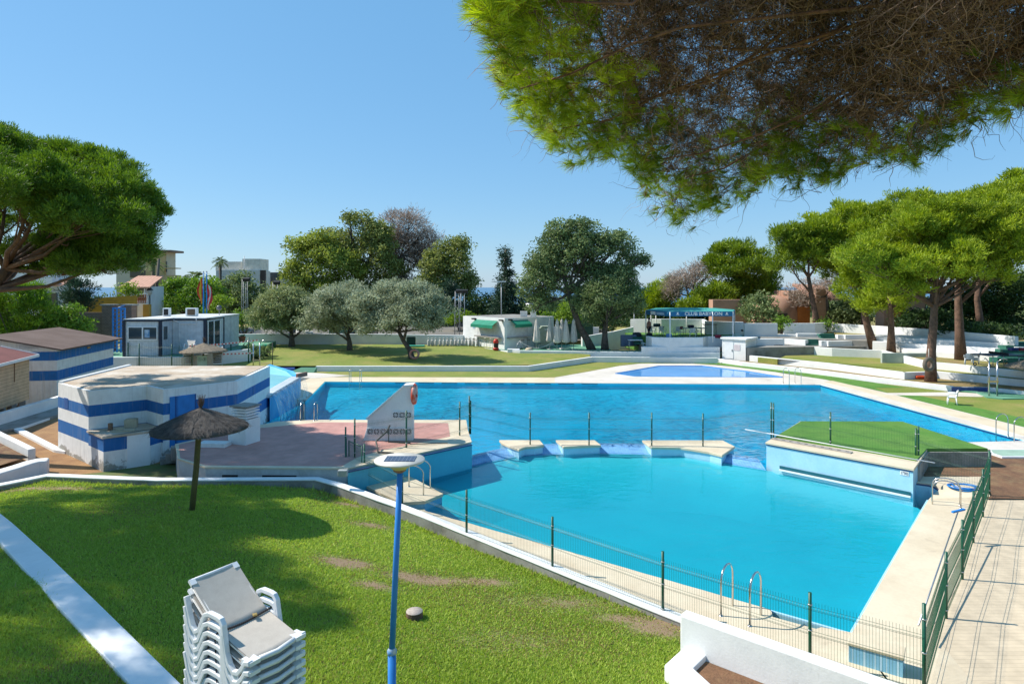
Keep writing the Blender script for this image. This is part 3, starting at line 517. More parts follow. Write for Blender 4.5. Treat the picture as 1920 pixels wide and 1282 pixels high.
white_wall("boundary_wall", "tall white back wall of the awning terrace with half its face shaded", [P(1182, 622, 2.3), P(1240, 624, 2.3), P(1316, 624.5, 2.3), P(1322, 627, 2.3), P(1394, 627.5, 2.3)], 1, [3.62, 3.72, 3.72, 3.62, 3.55], .3, 1)
white_wall("boundary_wall", "grey shaded stretch of boundary wall between two round bushes", [P(1396, 629.5, 2.3), P(1458, 629.5, 2.3)], 1, 3.5, .3, 1)
white_wall("boundary_wall", "boundary wall stretch behind the slender leaning pine", [P(1470, 628, 2.3), P(1528, 628, 2.3), P(1552, 626, 2.3)], 1, 3.45, .3, 1)
W5 = [P(1552, 624.5, 2.3), P(1643, 629, 2.35), P(1737, 634, 2.45), P(1903, 643, 2.7)]
white_wall("boundary_wall", "long sunlit boundary wall stepping down behind the large pines", W5, 1.5, [3.3, 3.28, 3.25, 3.2], .35, 1)
bs = thing("bench_steps", "three long white terrace steps under the big pines", "steps", (33, 52, 1.6))
for k, (l0, l1, z) in enumerate((((1640, 631), (1882, 643), 2.62), ((1636, 640), (1868, 653), 2.26), ((1700, 655), (1870, 668), 1.9))):
    fr_ = PX([l0, l1], z); bk_ = [xy(W5[3]), xy(W5[1])]
    MB().prism(fr_+[(bk_[0][0], bk_[0][1]-.02*k), (bk_[1][0], bk_[1][1]-.02*k)], .8, z).build("step", WHITE, bs, bevel=.02)
gs = thing("green_stairs", "wide dark green stairs climbing between white steps at the right edge", "stairs", (36, 46, 1.5))
for k in range(5): 
    z = 1.85+.22*k; c = Q(1890-2+k*5, 672-5*k, 47.2+.8*k); MB().box((c[0], c[1], z-.25), (2.0, .85, .5)).build("step", DKGREEN, gs)
for lab, pts, z0, z1, mt in (("white side wall of the green stairs holding dark bags", [P(1903, 672, 1.58), P(1960, 674, 1.58)], 1, 2.45, WHITE),):
    white_wall("retaining_wall", lab, pts, z0, z1, 1.2, 1)
W1 = [P(1346, 679.5, .28), P(1391, 686, .28), P(1500, 698, .28), P(1640, 716, .28), P(1784, 733.5, .28)]
white_wall("retaining_wall", "lowest curved white wall along the artificial turf strip", W1, -.3, [.62, .62, .62, .6, .6], .3, 1)
az = thing("retaining_wall", "low wall with navy and blue patterned tiles behind the shower", "wall", (P(1870, 735, .3)))
pts = [P(1784, 733.5, .28), P(1858, 734, .3), P(1920, 741, .3), P(2040, 752, .3)]
MB().wall([xy(p) for p in pts], .3, -.2, .56, 1).build("wall_body", WHITE, az)
tm = MB(); facebox(tm, pts[0], pts[1], .0, .96, .30, .56, .02, .305-.3); tm.build("navy_tiles", M("navy_wall_tile", (.03, .06, .20), .3, (.05, .09, .28), sc1=6, fine=.2), az)
tm = MB(); facebox(tm, pts[1], pts[3], .04, 1, .30, .55, .02, .005); tm.build("azulejo_tiles", M("azulejo_tile", (.62, .68, .76), .3, (.10, .22, .52), sc1=3.2, lo=.5, hi=.54, fine=.05), az)
W2 = [P(1405, 676.5, .6), P(1560, 692, .62), P(1696, 709, .65)]
white_wall("retaining_wall", "second white wall up, ending in a square corner beside the tyre", W2, 0, [1.06, 1.05, 1.05], .3, 1)
white_wall("retaining_wall", "shaded wall behind the tyre swing trunk running to the right edge", [P(1696, 709, .65), P(1757, 707, .65), P(1840, 715, .65), P(1925, 723, .65), P(2020, 735, .65)], 0, [1.05, 1.05, 1.02, 1.0, 1.0], .3, 1)
white_wall("retaining_wall", "sunlit upper wall at the top of the curved grass bank", [P(1483, 660, 1.08), P(1560, 666, 1.08), P(1654, 669.5, 1.08), P(1736, 689, 1.06)], .3, [1.72, 1.7, 1.64, 1.5], .3, 1)
white_wall("retaining_wall", "shaded wall below the table tennis terrace", [P(1738, 689, 1.06), P(1800, 695, 1.06), P(1920, 708, 1.06), P(2040, 722, 1.06)], .3, [1.5, 1.5, 1.48, 1.48], .3, 1)
white_wall("retaining_wall", "low wall edging the grass under the twin pine trunks, its shade side coloured grey green", [P(1654, 668.5, 1.5), P(1752, 669, 1.5)], .8, 1.78, .25, 1, mat=M("shade_grey_green", (.40, .46, .42), .8))  # the wall's shade side is put into its grey green colour
W3 = [P(1483, 660, 1.08), P(1560, 666, 1.08), P(1654, 669.5, 1.08), P(1736, 689, 1.06), P(1800, 695, 1.06), P(1920, 708, 1.06), P(2040, 722, 1.06)]
WS = [P(1696, 709, .65), P(1757, 707, .65), P(1840, 715, .65), P(1925, 723, .65), P(2020, 735, .65)]; AZ = [P(1858, 734, .3), P(1920, 741, .3), P(2040, 752, .3)]
nud = lambda pts, dy: [(p[0]+.05, p[1]+dy) for p in pts]
struct(MB().prism(nud(W1+AZ, .15)+nud(WS[::-1]+W2[1::-1], .1)[:7], -.3, .56).build("soil_strip", M("dry_strip", (.26, .18, .08), .95, (.20, .17, .05), sc1=.8, fine=.25, bump=.6)))
struct(MB().prism(nud(W2+WS[1:], .15)+nud(W3[::-1], .1)+[(22.0, 53.5)], -.2, 1.0).build("lawn", GRASSFAR))
struct(MB().prism(nud(W3, .15)+[(47, 47), (42, 50), (31, 57), (24, 62)], -.2, 1.48).build("lawn", GRASSDRY))
for lab, pts, z0, z1 in (("grey fronted white seat wall left of the twin pines, lower one", [P(1553, 649.5, 1.7), P(1636, 648.5, 1.7)], 1, 2.16), ("grey fronted white seat wall left of the twin pines, upper one", [P(1585, 637, 2.15), P(1636, 637, 2.15)], 1.5, 2.6),
        ("short white block wall between the two green stair flights, upper one", [P(1495, 634, 2.1), P(1541, 634.5, 2.1)], 1.2, 2.55), ("short white block wall left of the lower green stair flight", [P(1470, 643, 1.8), P(1510, 646, 1.8)], 1.2, 2.2),
        ("small white end block right of the upper green stairs", [P(1571, 637.5, 2.1), P(1584, 637.5, 2.1)], 1.5, 2.58), ("small white end block right of the lower green stairs", [P(1540, 649, 1.7), P(1552, 649, 1.7)], 1, 2.18),
        ("long grey low wall behind the white shed", [P(1376, 634.5, 2.0), P(1494, 635.5, 2.0)], 1, 2.42), ("pale green shaded wall directly behind the white shed roof", [P(1400, 650, 1.6), P(1471, 650, 1.6)], .8, 2.3),
        ("white box wall beside the small dark green steps", [P(1441, 659.5, 1.1), P(1482, 659.5, 1.1)], .5, 1.55), ("little white square block at the corner of the upper bank wall", [P(1467, 652, 1.3), P(1483, 652, 1.3)], .6, 1.95)):
    white_wall("seat_wall", lab, pts, z0, z1, .5, 1)
struct(MB().prism(PX([(1376, 634), (1500, 635), (1640, 640), (1640, 630), (1552, 624), (1376, 627)], 2.2), .8, 2.22).build("upper_path", CONC)); struct(MB().prism(PX([(1400, 652), (1545, 650), (1640, 650), (1640, 638), (1400, 640)], 1.7), .3, 1.72).build("upper_path", CONC))
for lab, x0, x1, yb, z, k, d in (("upper flight of green steps between white blocks", 1542, 1571, 637, 2.1, 3, None), ("lower flight of green steps between white blocks", 1511, 1540, 648, 1.7, 3, None), ("small dark green steps beside the white shed", 1417, 1440, 659, 1.15, 3, None), ("green steps leading up to the awning terrace", 1190, 1211, 646, 1.6, 4, None), ("faint green steps behind the white box wall", 1452, 1468, 650, 1.6, 3, None)):
    s_ = thing("green_steps", lab, "steps", P((x0+x1)/2, yb, z))
    for i in range(k):
        a, b = P(x0, yb, z), P(x1, yb, z); MB().box(((a[0]+b[0])/2, a[1]+.25+.3*i, z+.09+.16*i), (b[0]-a[0], .5, .16)).build("step", DKGREEN if i % 2 else M("green_steps_light", (.03, .15, .11), .7), s_)
# white pump shed
a, b, c = P(1354, 679, .28), P(1398, 682.5, .28), P(1418, 678, .28)
d4 = (a[0]+c[0]-b[0], a[1]+c[1]-b[1]); sh = thing("pump_shed", "small flat roofed white shed with one door beside the paddling pool", "shed", (b[0], b[1], .28))
MB().prism([xy(a), xy(b), xy(c), d4], -.2, 2.35).build("wall", WHITE, sh); MB().prism(offset([xy(a), xy(b), xy(c), d4], .12), 2.35, 2.5).build("roof", WHITE, sh, bevel=.02)
m = MB(); facepx(m, a, b, 1359, 1375, 641, 672, .03); m.build("door", WHITEP, sh); m = MB(); facepx(m, a, b, 1376, 1388, 646, 657, .02); m.build("notice", M("notice_paper", (.66, .58, .60), .6), sh)
m = MB(); facepx(m, a, b, 1372.5, 1373.5, 655, 659, .06); m.build("door_handle", DARK, sh)
# blue and white pump house
WH, BL = (.78, .78, .77), (.010, .125, .38)
PH = PX([(109, 718), (166, 733), (275, 723), (306, 730), (445, 714), (506, 686), (239, 686)], 2.9)
ph = thing("pump_house", "flat roofed blue and white banded pump house with a sandy roof beside the terrace", "building", (*PH[1], 0))
SM = stripemat("blue_white_bands", [.83, 1.36, 1.87, 2.32], [WH, BL, WH, BL, WH], wear=(.32, .31, .28)); 
MB().prism(PH, 0, 2.9).build("wall", SM, ph)
SAND = M("sandy_roof", (.50, .42, .33), .9, (.42, .32, .23), sc1=.9, fine=.12, stain=(.62, .57, .50), st=(.5, .66), stscale=.7)
MB().prism(offset(PH, -.16), 2.86, 2.925).build("roof", SAND, ph); MB().wall([PH[0], PH[6]], .22, 2.88, 2.99, -1).build("parapet", WHITE, ph, bevel=.05)
m = MB(); facepx(m, PH[3], PH[4], 318, 367, 741, 834, .04); dr = m.build("door", wavemat("blue_slats", (.02, .20, .55), (.005, .05, .2), .62, .5), ph)
m = MB(); facepx(m, PH[0], PH[1], 121, 128, 746, 766, .015); m.build("window", M("blue_window", (.015, .10, .34), .5), ph)
m = MB(); facepx(m, PH[4], PH[5], 474, 478, 723, 738, .015); m.build("window", M("blue_window", (.015, .10, .34), .5), ph)
g0, g1, g2 = P(194, 886, 0), P(283, 872, 0), P(322, 858, 0)
CT = [PH[1], xy(g0), xy(g1), xy(g2), (PH[3][0]-.02, PH[3][1]-.02), (PH[2][0], PH[2][1]-.02)]; CT[0] = (PH[1][0]+.02, PH[1][1]-.04)
ct = MB().prism(CT, 0, 1.28).build("counter", stripemat("counter_bands", [.78], [WH, BL], wear=(.30, .29, .26)), ph); MB().prism(offset(CT, .05), 1.28, 1.36).build("counter_top", SAND, ct, bevel=.02)
m = MB(); facepx(m, g0, g1, 238, 281, 814, 877, .03); m.build("cupboard_door", WHITEP, ct)
for nm, lab, cat, px, py, kind in (("stone_block", "rough cream stone block lying on the pump house counter", "block", 246, 801, 0), ("rusty_tin", "narrow rusty tin standing on the pump house counter", "tin", 207, 806, 1), ("paving_slab", "broken flat slab lying on the pump house counter", "slab", 232, 808, 2)):
    p = P(px, py, 1.36); m = MB()
    if kind == 0: m.box((p[0], p[1], 1.53), (.44, .3, .34), .3); m.box((p[0]+.02, p[1], 1.71), (.34, .22, .02), .3)
    elif kind == 1: m.lathe([(0.001, 0), (.085, 0), (.085, .26), (.09, .27), (.07, .27), (.07, .05), (0.001, .05)], (p[0], p[1], 1.36), 14)
    else: m.box((p[0], p[1], 1.385), (.75, .35, .05), .35); m.box((p[0]-.2, p[1]+.1, 1.43), (.3, .2, .04), .7)
    tag(m.build(nm, M("cream_stone", (.50, .42, .30), .85, fine=.15) if kind != 1 else M("rust", (.25, .15, .1), .8, fine=.3), bevel=.01), lab, cat)
cs = thing("concrete_steps", "crumbling pale concrete steps below the blue slatted door", "steps", P(335, 850, .5))
for k in range(3): p = P(330+5*k, 862-9*k, .15+.25*k); MB().box((p[0], p[1]+.2, .1+.22*k), (1.3-.2*k, .45, .3+.1*k), .5).build("step", CONC, cs, bevel=.02)
# banded hut with the brown roof
c0, c1 = P(107, 748, .3), (-28.6, 46.3); ux = Vector((c1[0]-c0[0], c1[1]-c0[1])).normalized(); nx = Vector((-ux.y, ux.x)); cl = Vector(c0[:2])+nx*7.4; cl2 = Vector(c1)+nx*7.4
hut = thing("changing_hut", "blue and white banded metal hut with a low pitched brown roof", "hut", (c0[0], c0[1], 0))
rib = stripemat("hut_bands", [1.42, 2.0, 2.6, 3.14], [WH, (.014, .155, .46), WH, (.014, .155, .46), WH]); b_ = rib.node_tree.nodes["Principled BSDF"]
wv = nd(rib.node_tree, "TexWave", Scale=2.2); wv.bands_direction = 'DIAGONAL'; tc_ = nd(rib.node_tree, "TexCoord"); mp_ = nd(rib.node_tree, "Mapping"); mp_.inputs["Scale"].default_value = (1, 1, 0); rib.node_tree.links.new(tc_.outputs["Object"], mp_.inputs[0]); rib.node_tree.links.new(mp_.outputs[0], wv.inputs["Vector"])
bp_ = nd(rib.node_tree, "Bump", Strength=.5, Distance=.03); rib.node_tree.links.new(wv.outputs["Fac"], bp_.inputs["Height"]); rib.node_tree.links.new(bp_.outputs[0], b_.inputs["Normal"])
mid0, mid1 = Vector(c0[:2])+nx*3.7, Vector(c1)+nx*3.7
m = MB(); V = [(*c0[:2], 0), (*c1, 0), (*cl2, 0), (*cl, 0), (*c0[:2], 3.33), (*c1, 3.33), (*cl2, 3.33), (*cl, 3.33), (*mid0, 4.05), (*mid1, 4.05)]
m.add(V, [(0, 1, 5, 4), (1, 2, 6, 9, 5), (2, 3, 7, 6), (3, 0, 4, 8, 7)]); m.build("wall", rib, hut)
BROWN = M("brown_roof_felt", (.115, .072, .055), .9, (.15, .10, .08), sc1=.7, fine=.15, bump=.4)
def slab(m, p, th): V = [Vector(q) for q in p]; m.add(V+[v-Vector((0, 0, th)) for v in V], [(0, 1, 2, 3), (7, 6, 5, 4), (0, 4, 5, 1), (1, 5, 6, 2), (2, 6, 7, 3), (3, 7, 4, 0)])
m = MB()
for s in (1, -1):
    e0 = (Vector(c0[:2]) if s > 0 else cl)-nx*.45*s-ux*.4; e1 = (Vector(c1) if s > 0 else cl2)-nx*.45*s+ux*.4; r0, r1 = mid0-ux*.4, mid1+ux*.4
    slab(m, [(*e0, 3.30), (*e1, 3.30), (*r1, 4.14), (*r0, 4.14)], .09)
m.build("roof", BROWN, hut)
m = MB(); facepx(m, cl, c0, 36, 72, 646.5, 653.5, .02); m.build("name_plate", M("faded_plate", (.6, .6, .62), .6), hut)
m = MB(); facepx(m, c0, c1, 163, 168, 650, 653, .05); m.build("wall_lamp", M("orange_lamp", (.5, .3, .12), .5), hut)
# wooden hut at the left edge
h0, h1 = P(-45, 783, .62), P(55, 748, .62); ux = Vector((h1[0]-h0[0], h1[1]-h0[1])).normalized(); nx = Vector((-ux.y, ux.x)); 
wh = thing("wooden_hut", "hut of bare horizontal boards with a red roof at the left edge", "hut", (h1[0], h1[1], .6))
bd = M("board", (.42, .27, .15), .75); m = MB(); V = Vector(h0[:2]), Vector(h1[:2]); b0, b1 = V[0]+nx*3, V[1]+nx*3
WB = wavemat("horizontal_boards", (.62, .43, .27), (.30, .18, .10), 1.7, .75, 'Z', .6)
m.prism([tuple(V[0]), tuple(V[1]), tuple(b1), tuple(b0)], .62, 3.1); m.build("wall", WB, wh)
m = MB(); m0, m1 = V[0]-ux*.2, V[1]+ux*.25
slab(m, [(*(m0-nx*.35), 3.02), (*(m1-nx*.35), 3.12), (*(m1+nx*1.5), 3.62), (*(m0+nx*1.5), 3.52)], .08); slab(m, [(*(m0+nx*1.5), 3.52), (*(m1+nx*1.5), 3.62), (*(m1+nx*3.3), 3.1), (*(m0+nx*3.3), 3.0)], .08); m.build("roof", M("red_roof", (.19, .06, .05), .8), wh)
m = MB(); m.wall([tuple(m0-nx*.36), tuple(m1-nx*.36)], .04, [2.9, 3.0], [3.05, 3.15], -1); m.wall([tuple(m1-nx*.36), tuple(m1+nx*1.5)], .05, [2.98, 3.46], [3.16, 3.66]); m.build("fascia", WHITEP, wh)
m = MB(); facepx(m, h0, h1, 26, 27.5, 675, 716, .02); m.build("batten", M("batten", (.22, .12, .06), .8), wh)
for k in range(5): p = V[0].lerp(V[1], .1+.2*k)+nx*.15; MB().box((p.x, p.y, .42), (.3, .3, .42), k).build("footing", CONC, wh)
# low walls and foot bath at the left
white_wall("garden_wall", "low white wall below the wooden hut beside the concrete path", [P(-70, 818, .2), P(0, 795, .2), P(107, 762, .2), P(118, 758, .2)], -.2, .72, .3, 1)
struct(MB().prism(PX([(-70, 835), (0, 808), (40, 800), (115, 775), (140, 758), (100, 762), (0, 795), (-70, 818)], .15), -.3, .16).build("path", CONC))
white_wall("planter_wall", "thick rounded white planter wall end beside the brown soil at left", [P(93, 884, .0), P(70, 886.5, 0), P(48, 891, 0), P(20, 898, 0), P(-50, 915, 0)], -.3, [.55, .56, .55, .5, .42], .55, 1, cat="planter", bevel=.06)
white_wall("planter_wall", "thin sloping white planter wall at the left edge", [P(60, 862, .05), P(30, 845, .05), P(0, 829, .05), P(-60, 795, .05)], -.2, [.5, .48, .46, .45], .25, 0, cat="planter")
struct(MB().sheet(PX([(55, 858), (0, 830), (-60, 800), (-60, 880), (0, 872), (40, 860)], .3), .3).build("soil", SOIL))
fb = thing("foot_bath", "shallow angular foot bath with white rim and blue inside wall at left", "foot bath", P(70, 805, 0))
rim = [P(112, 775, .12), P(32, 803, .12), P(108, 842, .12), P(128, 845, .12), P(135, 775, .12)]
MB().wall([xy(p) for p in rim[:4]], .28, -.4, .14).build("rim", WHITE, fb, bevel=.02); MB().sheet([xy(p) for p in rim], -.12).build("floor", M("bath_floor", (.30, .36, .31), .7, fine=.12), fb)
m = MB(); m.wall([(p[0]+.12, p[1]-.17) for p in rim[:2]], .03, -.2, .09); m.build("blue_band", BLUETILE, fb)
struct(MB().sheet([(-36, 20.5), (-9, 21.2), (-5.9, 21.6), (-5.9, 23.3), (-12, 24), (-14, 34), (-26, 36), (-38, 36)], .02).build("soil", M("dry_soil", (.33, .19, .085), .95, (.22, .115, .055), sc1=.8, sc2=18, fine=.25, bump=.6)))
struct(MB().sheet(PX([(150, 889), (197, 884), (240, 876), (300, 868), (335, 862), (345, 893), (300, 896)], .03), .03).build("turf_strip", M("worn_turf", (.10, .15, .04), .9, (.17, .14, .06), sc1=1.2, fine=.2)))
# office containers
oc = thing("office_container", "pale blue grey office containers with dark corner posts and a flat roof", "container", (-27.9, 51.2, 1.5))
CW = wavemat("container_panel", (.60, .64, .67), (.50, .54, .58), 1.3, .5, 'X', .2); DKB = M("dark_blue_post", (.02, .03, .055), .5)
A = [(-30.75, 51.2), (-27.9, 51.2), (-27.9, 61), (-30.75, 61)]; B2 = [(-27.88, 53.0), (-25.2, 53.0), (-25.9, 61.2), (-27.88, 61.2)]
MB().prism(A, 1.5, 4.35).build("cabin", CW, oc); MB().prism(B2, 1.5, 4.35).build("cabin", CW, oc)
m = MB(); m.prism(offset(A, .05), 4.35, 4.47); m.prism(offset(B2, .05), 4.35, 4.465); m.build("roof", M("container_roof", (.62, .63, .62), .6), oc)
m = MB()
for p in (A[0], A[1], B2[1], (-25.62, 57.2)): m.box((p[0], p[1], 2.93), (.2, .2, 2.86))
m.wall([A[0], A[1], (-27.9, 53.0), B2[1], (-25.62, 57.2)], .13, 4.26, 4.40); m.build("frame", DKB, oc)
m = MB(); facepx(m, A[0], A[1], 240, 296, 612, 638, .05, .01); wf = m.build("window_frame", WHITEP, oc)
m = MB(); facepx(m, A[0], A[1], 242, 266.5, 614, 635.5, .02, .05); facepx(m, A[0], A[1], 269.5, 294, 614, 635.5, .02, .05); m.build("pane", GLASS, wf)
m = MB(); facepx(m, A[0], A[1], 272, 281.5, 618, 633, .01, .075); m.build("poster", M("blue_poster", (.08, .25, .5), .5, (.6, .7, .78), sc1=3), wf)
m = MB(); facepx(m, A[1], A[2], 307, 313, 612, 636, .04, .01); m.build("side_window", GLASS, oc)
m = MB(); facepx(m, B2[1], B2[2], 388, 412, 602, 664, .04, .01); gd = m.build("glass_door", GLASS, oc)
m = MB()
for x in (388, 399.5, 411): facepx(m, B2[1], B2[2], x, x+1.3, 601, 664, .03, .05)
m.build("door_frame", WHITEP, gd)
m = MB(); m.tube([(-27.8, 52.95, 4.3), (-27.3, 52.93, 4.1), (-27.3, 52.93, 1.6)], .03, 6); m.tube([(-27.3, 52.93, 4.0), (-25.9, 52.93, 4.0), (-25.9, 52.93, 4.5)], .03, 6); m.build("pipe", WHITEP, oc)
for lab, px, d, w in (("smaller white air conditioner on the container roof", 313, 56, .55), ("larger air conditioner with brown grille on the container roof", 360, 56, .95)):
    p = Q(px, 585, d); u = thing("air_conditioner", lab, "air conditioner", (p[0], p[1], 4.47)); MB().box((p[0], p[1], 4.83), (w, .4, .7)).build("case", WHITEP, u, bevel=.03)
    MB().box((p[0]+.03, p[1]-.215, 4.83), (w*.7, .03, .52)).build("grille", M("brown_grille", (.12, .08, .05), .7) if w > .6 else DARK, u)
gl = thing("globe_lamp", "grey globe lamp on a thin pole above the container", "lamp", Q(411, 590, 58)); p = Q(411, 577, 58); m = MB(); m.lathe([(.001, -.24), (.17, -.17), (.24, 0), (.17, .17), (.001, .24)], p, 14); m.build("globe", M("grey_globe", (.12, .12, .13), .3), gl); MB().tube([(p[0], p[1], 4.4), (p[0], p[1], p[2]-.2)], .03, 6).build("pole", CONC, gl)
CP = [P(180, 688, .75), P(340, 687, .75), P(400, 682, .75), P(470, 675.5, .75)]
white_wall("retaining_wall", "curved white wall holding up the office container terrace", CP, 0, [1.5, 1.5, 1.62, 1.72], .3, 1)
struct(MB().prism(offset([xy(p) for p in CP]+[(-24, 66), (-46, 66), (-46, 51)], -.12), .2, 1.48).build("container_terrace", GREENCONC))
white_wall("boundary_wall", "long white wall closing the olive lawn in front of the parked cars", [(-32, 66.6), (-24, 67.2), (-14, 67.2), (-6, 66.2), (-5.0, 67.2)], .3, [2.1, 2.15, 2.1, 2.05, 2.0], .3, 1)
# kiosk
K = [(-.72, 62), (-5.1, 67.3), (.2, 71.6), (4.3, 66.4)]
kk = thing("kiosk", "white flat roofed drinks kiosk with two green roller awnings", "kiosk", (-.72, 62, 1))
MB().prism(K, .5, 3.98).build("wall", WHITE, kk); MB().prism(offset(K, -.25), 3.9, 4.0).build("roof", CONC, kk)
for f0, f1, wx0, wx1, wy0, wy1, ax0, ax1, ay0, ay1 in ((K[1], K[0], 895, 939, 609, 630, 893, 934, 602, 611), (K[0], K[3], 951, 990, 608, 631, 957, 989, 602, 610)):
    m = MB(); facepx(m, f0, f1, wx0, wx1, wy0, wy1, .02, .005); sh_ = m.build("shutter", wavemat("roller_shutter", (.66, .67, .67), (.5, .51, .52), 2.6, .5, 'Z', .3), kk)
    m = MB(); facepx(m, f0, f1, wx0-1, wx1+1, wy1, wy1+2.2, .35, 0); m.build("counter_ledge", M("grey_ledge", (.33, .31, .29), .7), kk)
    t0, t1 = fx(f0, f1, ax0), fx(f0, f1, ax1); zt = face_z(f0, f1, (ax0+ax1)/2, ay0); zb = face_z(f0, f1, (ax0+ax1)/2, ay1); a_, b_ = Vector(f0), Vector(f1); n2 = Vector((-(b_-a_).y, (b_-a_).x)).normalized(); n2 = n2 if n2.dot(-a_) > 0 else -n2
    p, q_ = a_.lerp(b_, t0), a_.lerp(b_, t1); m = MB(); slab(m, [(*(p+n2*.05), zt+.1), (*(q_+n2*.05), zt+.1), (*(q_+n2*.7), zb+.15), (*(p+n2*.7), zb+.15)], .02); m.wall([tuple(p+n2*.71), tuple(q_+n2*.71)], .02, zb-.15, zb+.15); m.build("awning", M("green_awning", (.01, .23, .14), .7, fine=.06), kk)
m = MB(); facepx(m, K[1], K[0], 887, 891, 609, 615.5, .02, .005); m.build("blue_sign", M("blue_sign", (.05, .25, .55), .4, (.7, .75, .8), sc1=4), kk)
m = MB(); c = Q(982, 590, 65); m.box((c[0], c[1], 4.25), (.7, .6, .6)); c2 = Q(1000, 585, 65); m.box((c2[0], c2[1], 4.3), (.55, .5, .7)); kv = m.build("extractor_housing", WHITEP, kk)
m = MB(); m.tube([(c2[0], c2[1], 4.5), (c2[0], c2[1], 5.0), (c2[0]-.15, c2[1], 5.15), (c2[0]-.75, c2[1], 5.18)], .2, 10); m.build("extractor_pipe", M("galvanised", (.5, .5, .5), .4, metal=.7), kk)
for px, py in ((889, 597), (940, 600), (953, 599)):
    f0, f1 = (K[1], K[0]) if px < 946 else (K[0], K[3]); m = MB(); facepx(m, f0, f1, px, px+4, py-1, py+1.5, .35, 0); m.build("floodlight", DARK, kk)
KT = [P(846, 651, .72), P(880, 655, .72), P(915, 659, .72), P(952, 664, .72), P(976, 665.6, .72), P(1110, 667.3, .72)]
struct(MB().prism([(p[0], p[1]+.1) for p in KT]+[(9.5, 62), (9, 68), (-6, 70)], .2, 1.0).build("kiosk_terrace", GREENCONC))
white_wall("kerb", "thin white kerb curving round the green kiosk floor", KT[:4], .3, 1.02, .15, 1, cat="kerb")
tag(MB().box((*P(963, 664, .72)[:2], .95), (1.15, .5, .55), -.05).build("white_block", WHITE, bevel=.03), "white masonry block at the kerb in front of the kiosk corner", "block")
# awning with the club's name
aw = thing("awning", "long green and blue fabric awning with white club lettering on white posts", "awning", (14.5, 58.4, 2.3))
fl, fr2, br, bl = Q(1211, 579, 62.2), Q(1256, 584, 58.6), Q(1374, 585, 58.8), Q(1376, 580, 64)
ZA = 4.76; FL, FC, FR = (12.9, 62.2), (14.3, 58.4), (20.1, 58.7); BR, BLk = (21.9, 63.5), (14.5, 65)
m = MB(); zt = ZA+.02; pk = (16.5, 61.4, ZA+.28)
m.add([(*FL, zt), (*FC, zt), (*FR, zt), (*BR, zt), (*BLk, zt+.1), pk, (19.3, 61.4, ZA+.24)], [(0, 1, 5), (1, 2, 6, 5), (2, 3, 6), (3, 4, 5, 6), (4, 0, 5)]); m.build("canopy", M("green_canopy", (.06, .34, .29), .8, (.05, .30, .26), fine=.05), aw)
m = MB(); m.wall([FL, FC, FR, BR], .03, ZA-.42, ZA+.02); vl = m.build("valance", M("blue_valance", (.012, .12, .26), .7, (.016, .15, .30), fine=.08), aw)
LET = M("white_lettering", (.75, .78, .8), .6); text_on("CLUB BABYLON", .42, aw, LET, FC, FR, .53, ZA-.2, .03, squeeze=1.15)
for t in (.12, .9): 
    m = MB(); facebox(m, FC, FR, t-.012, t+.012, ZA-.28, ZA-.06, .012, .02); facebox(m, FC, FR, t-.024, t+.024, ZA-.30, ZA-.24, .012, .02); m.build("small_emblem", LET, aw)
m = MB(); facebox(m, FL, FC, .22, .42, ZA-.36, ZA-.06, .012, .02); m.build("white_emblem_panel", LET, aw)
m = MB(); facebox(m, FL, FC, .46, .78, ZA-.34, ZA-.1, .012, .02); m.build("pale_panel", M("pale_blue_panel", (.3, .42, .55), .6, fine=.2), aw)
for p in (FL, FC, ((FC[0]+FR[0])/2+1.0, 58.55), FR, BR, BLk, (17.5, 64.7), (13.7, 63.6)): MB().tube([(p[0], p[1], 2.0), (p[0], p[1], ZA-.02)], .05, 8).build("post", WHITEP, aw)
# wall wedge with breeze blocks on the red terrace
a, b = P(681.5, 826, ZP), P(774, 825, ZP); wd = thing("wedge_wall", "white wedge shaped wall with pierced breeze blocks on the red terrace", "wall", (*a[:2], ZP))
x0, x1, yf = a[0], b[0]-.03, a[1]; zz = lambda py: H-(py-HZ)/F*yf; xx = lambda px: (px-960)/F*yf
prof = [(xx(681), ZP), (xx(688), zz(800)), (xx(689), zz(785)), (xx(758), zz(724)), (xx(773), zz(723)), (xx(774), ZP)]
m = MB(); n = len(prof); V = [(x, yf, z) for x, z in prof]+[(x, yf+.42, z) for x, z in prof]; m.add(V, [tuple(range(n)), tuple(range(2*n-1, n-1, -1))]+[(i, n+i, n+(i+1) % n, (i+1) % n) for i in range(n)]); m.build("wall_body", WHITE, wd, bevel=.02)
m = MB(); cap = [(xx(687), zz(783)), (xx(757.5), zz(721.5)), (xx(775), zz(720.5))]
for (p, q_) in zip(cap[:-1], cap[1:]): m.add([(p[0], yf-.06, p[1]-.07), (q_[0], yf-.06, q_[1]-.07), (q_[0], yf+.48, q_[1]-.07), (p[0], yf+.48, p[1]-.07), (p[0], yf-.06, p[1]), (q_[0], yf-.06, q_[1]), (q_[0], yf+.48, q_[1]), (p[0], yf+.48, p[1])], [(3, 2, 1, 0), (4, 5, 6, 7), (0, 1, 5, 4), (1, 2, 6, 5), (2, 3, 7, 6), (3, 0, 4, 7)])
m.build("coping", WHITE, wd)
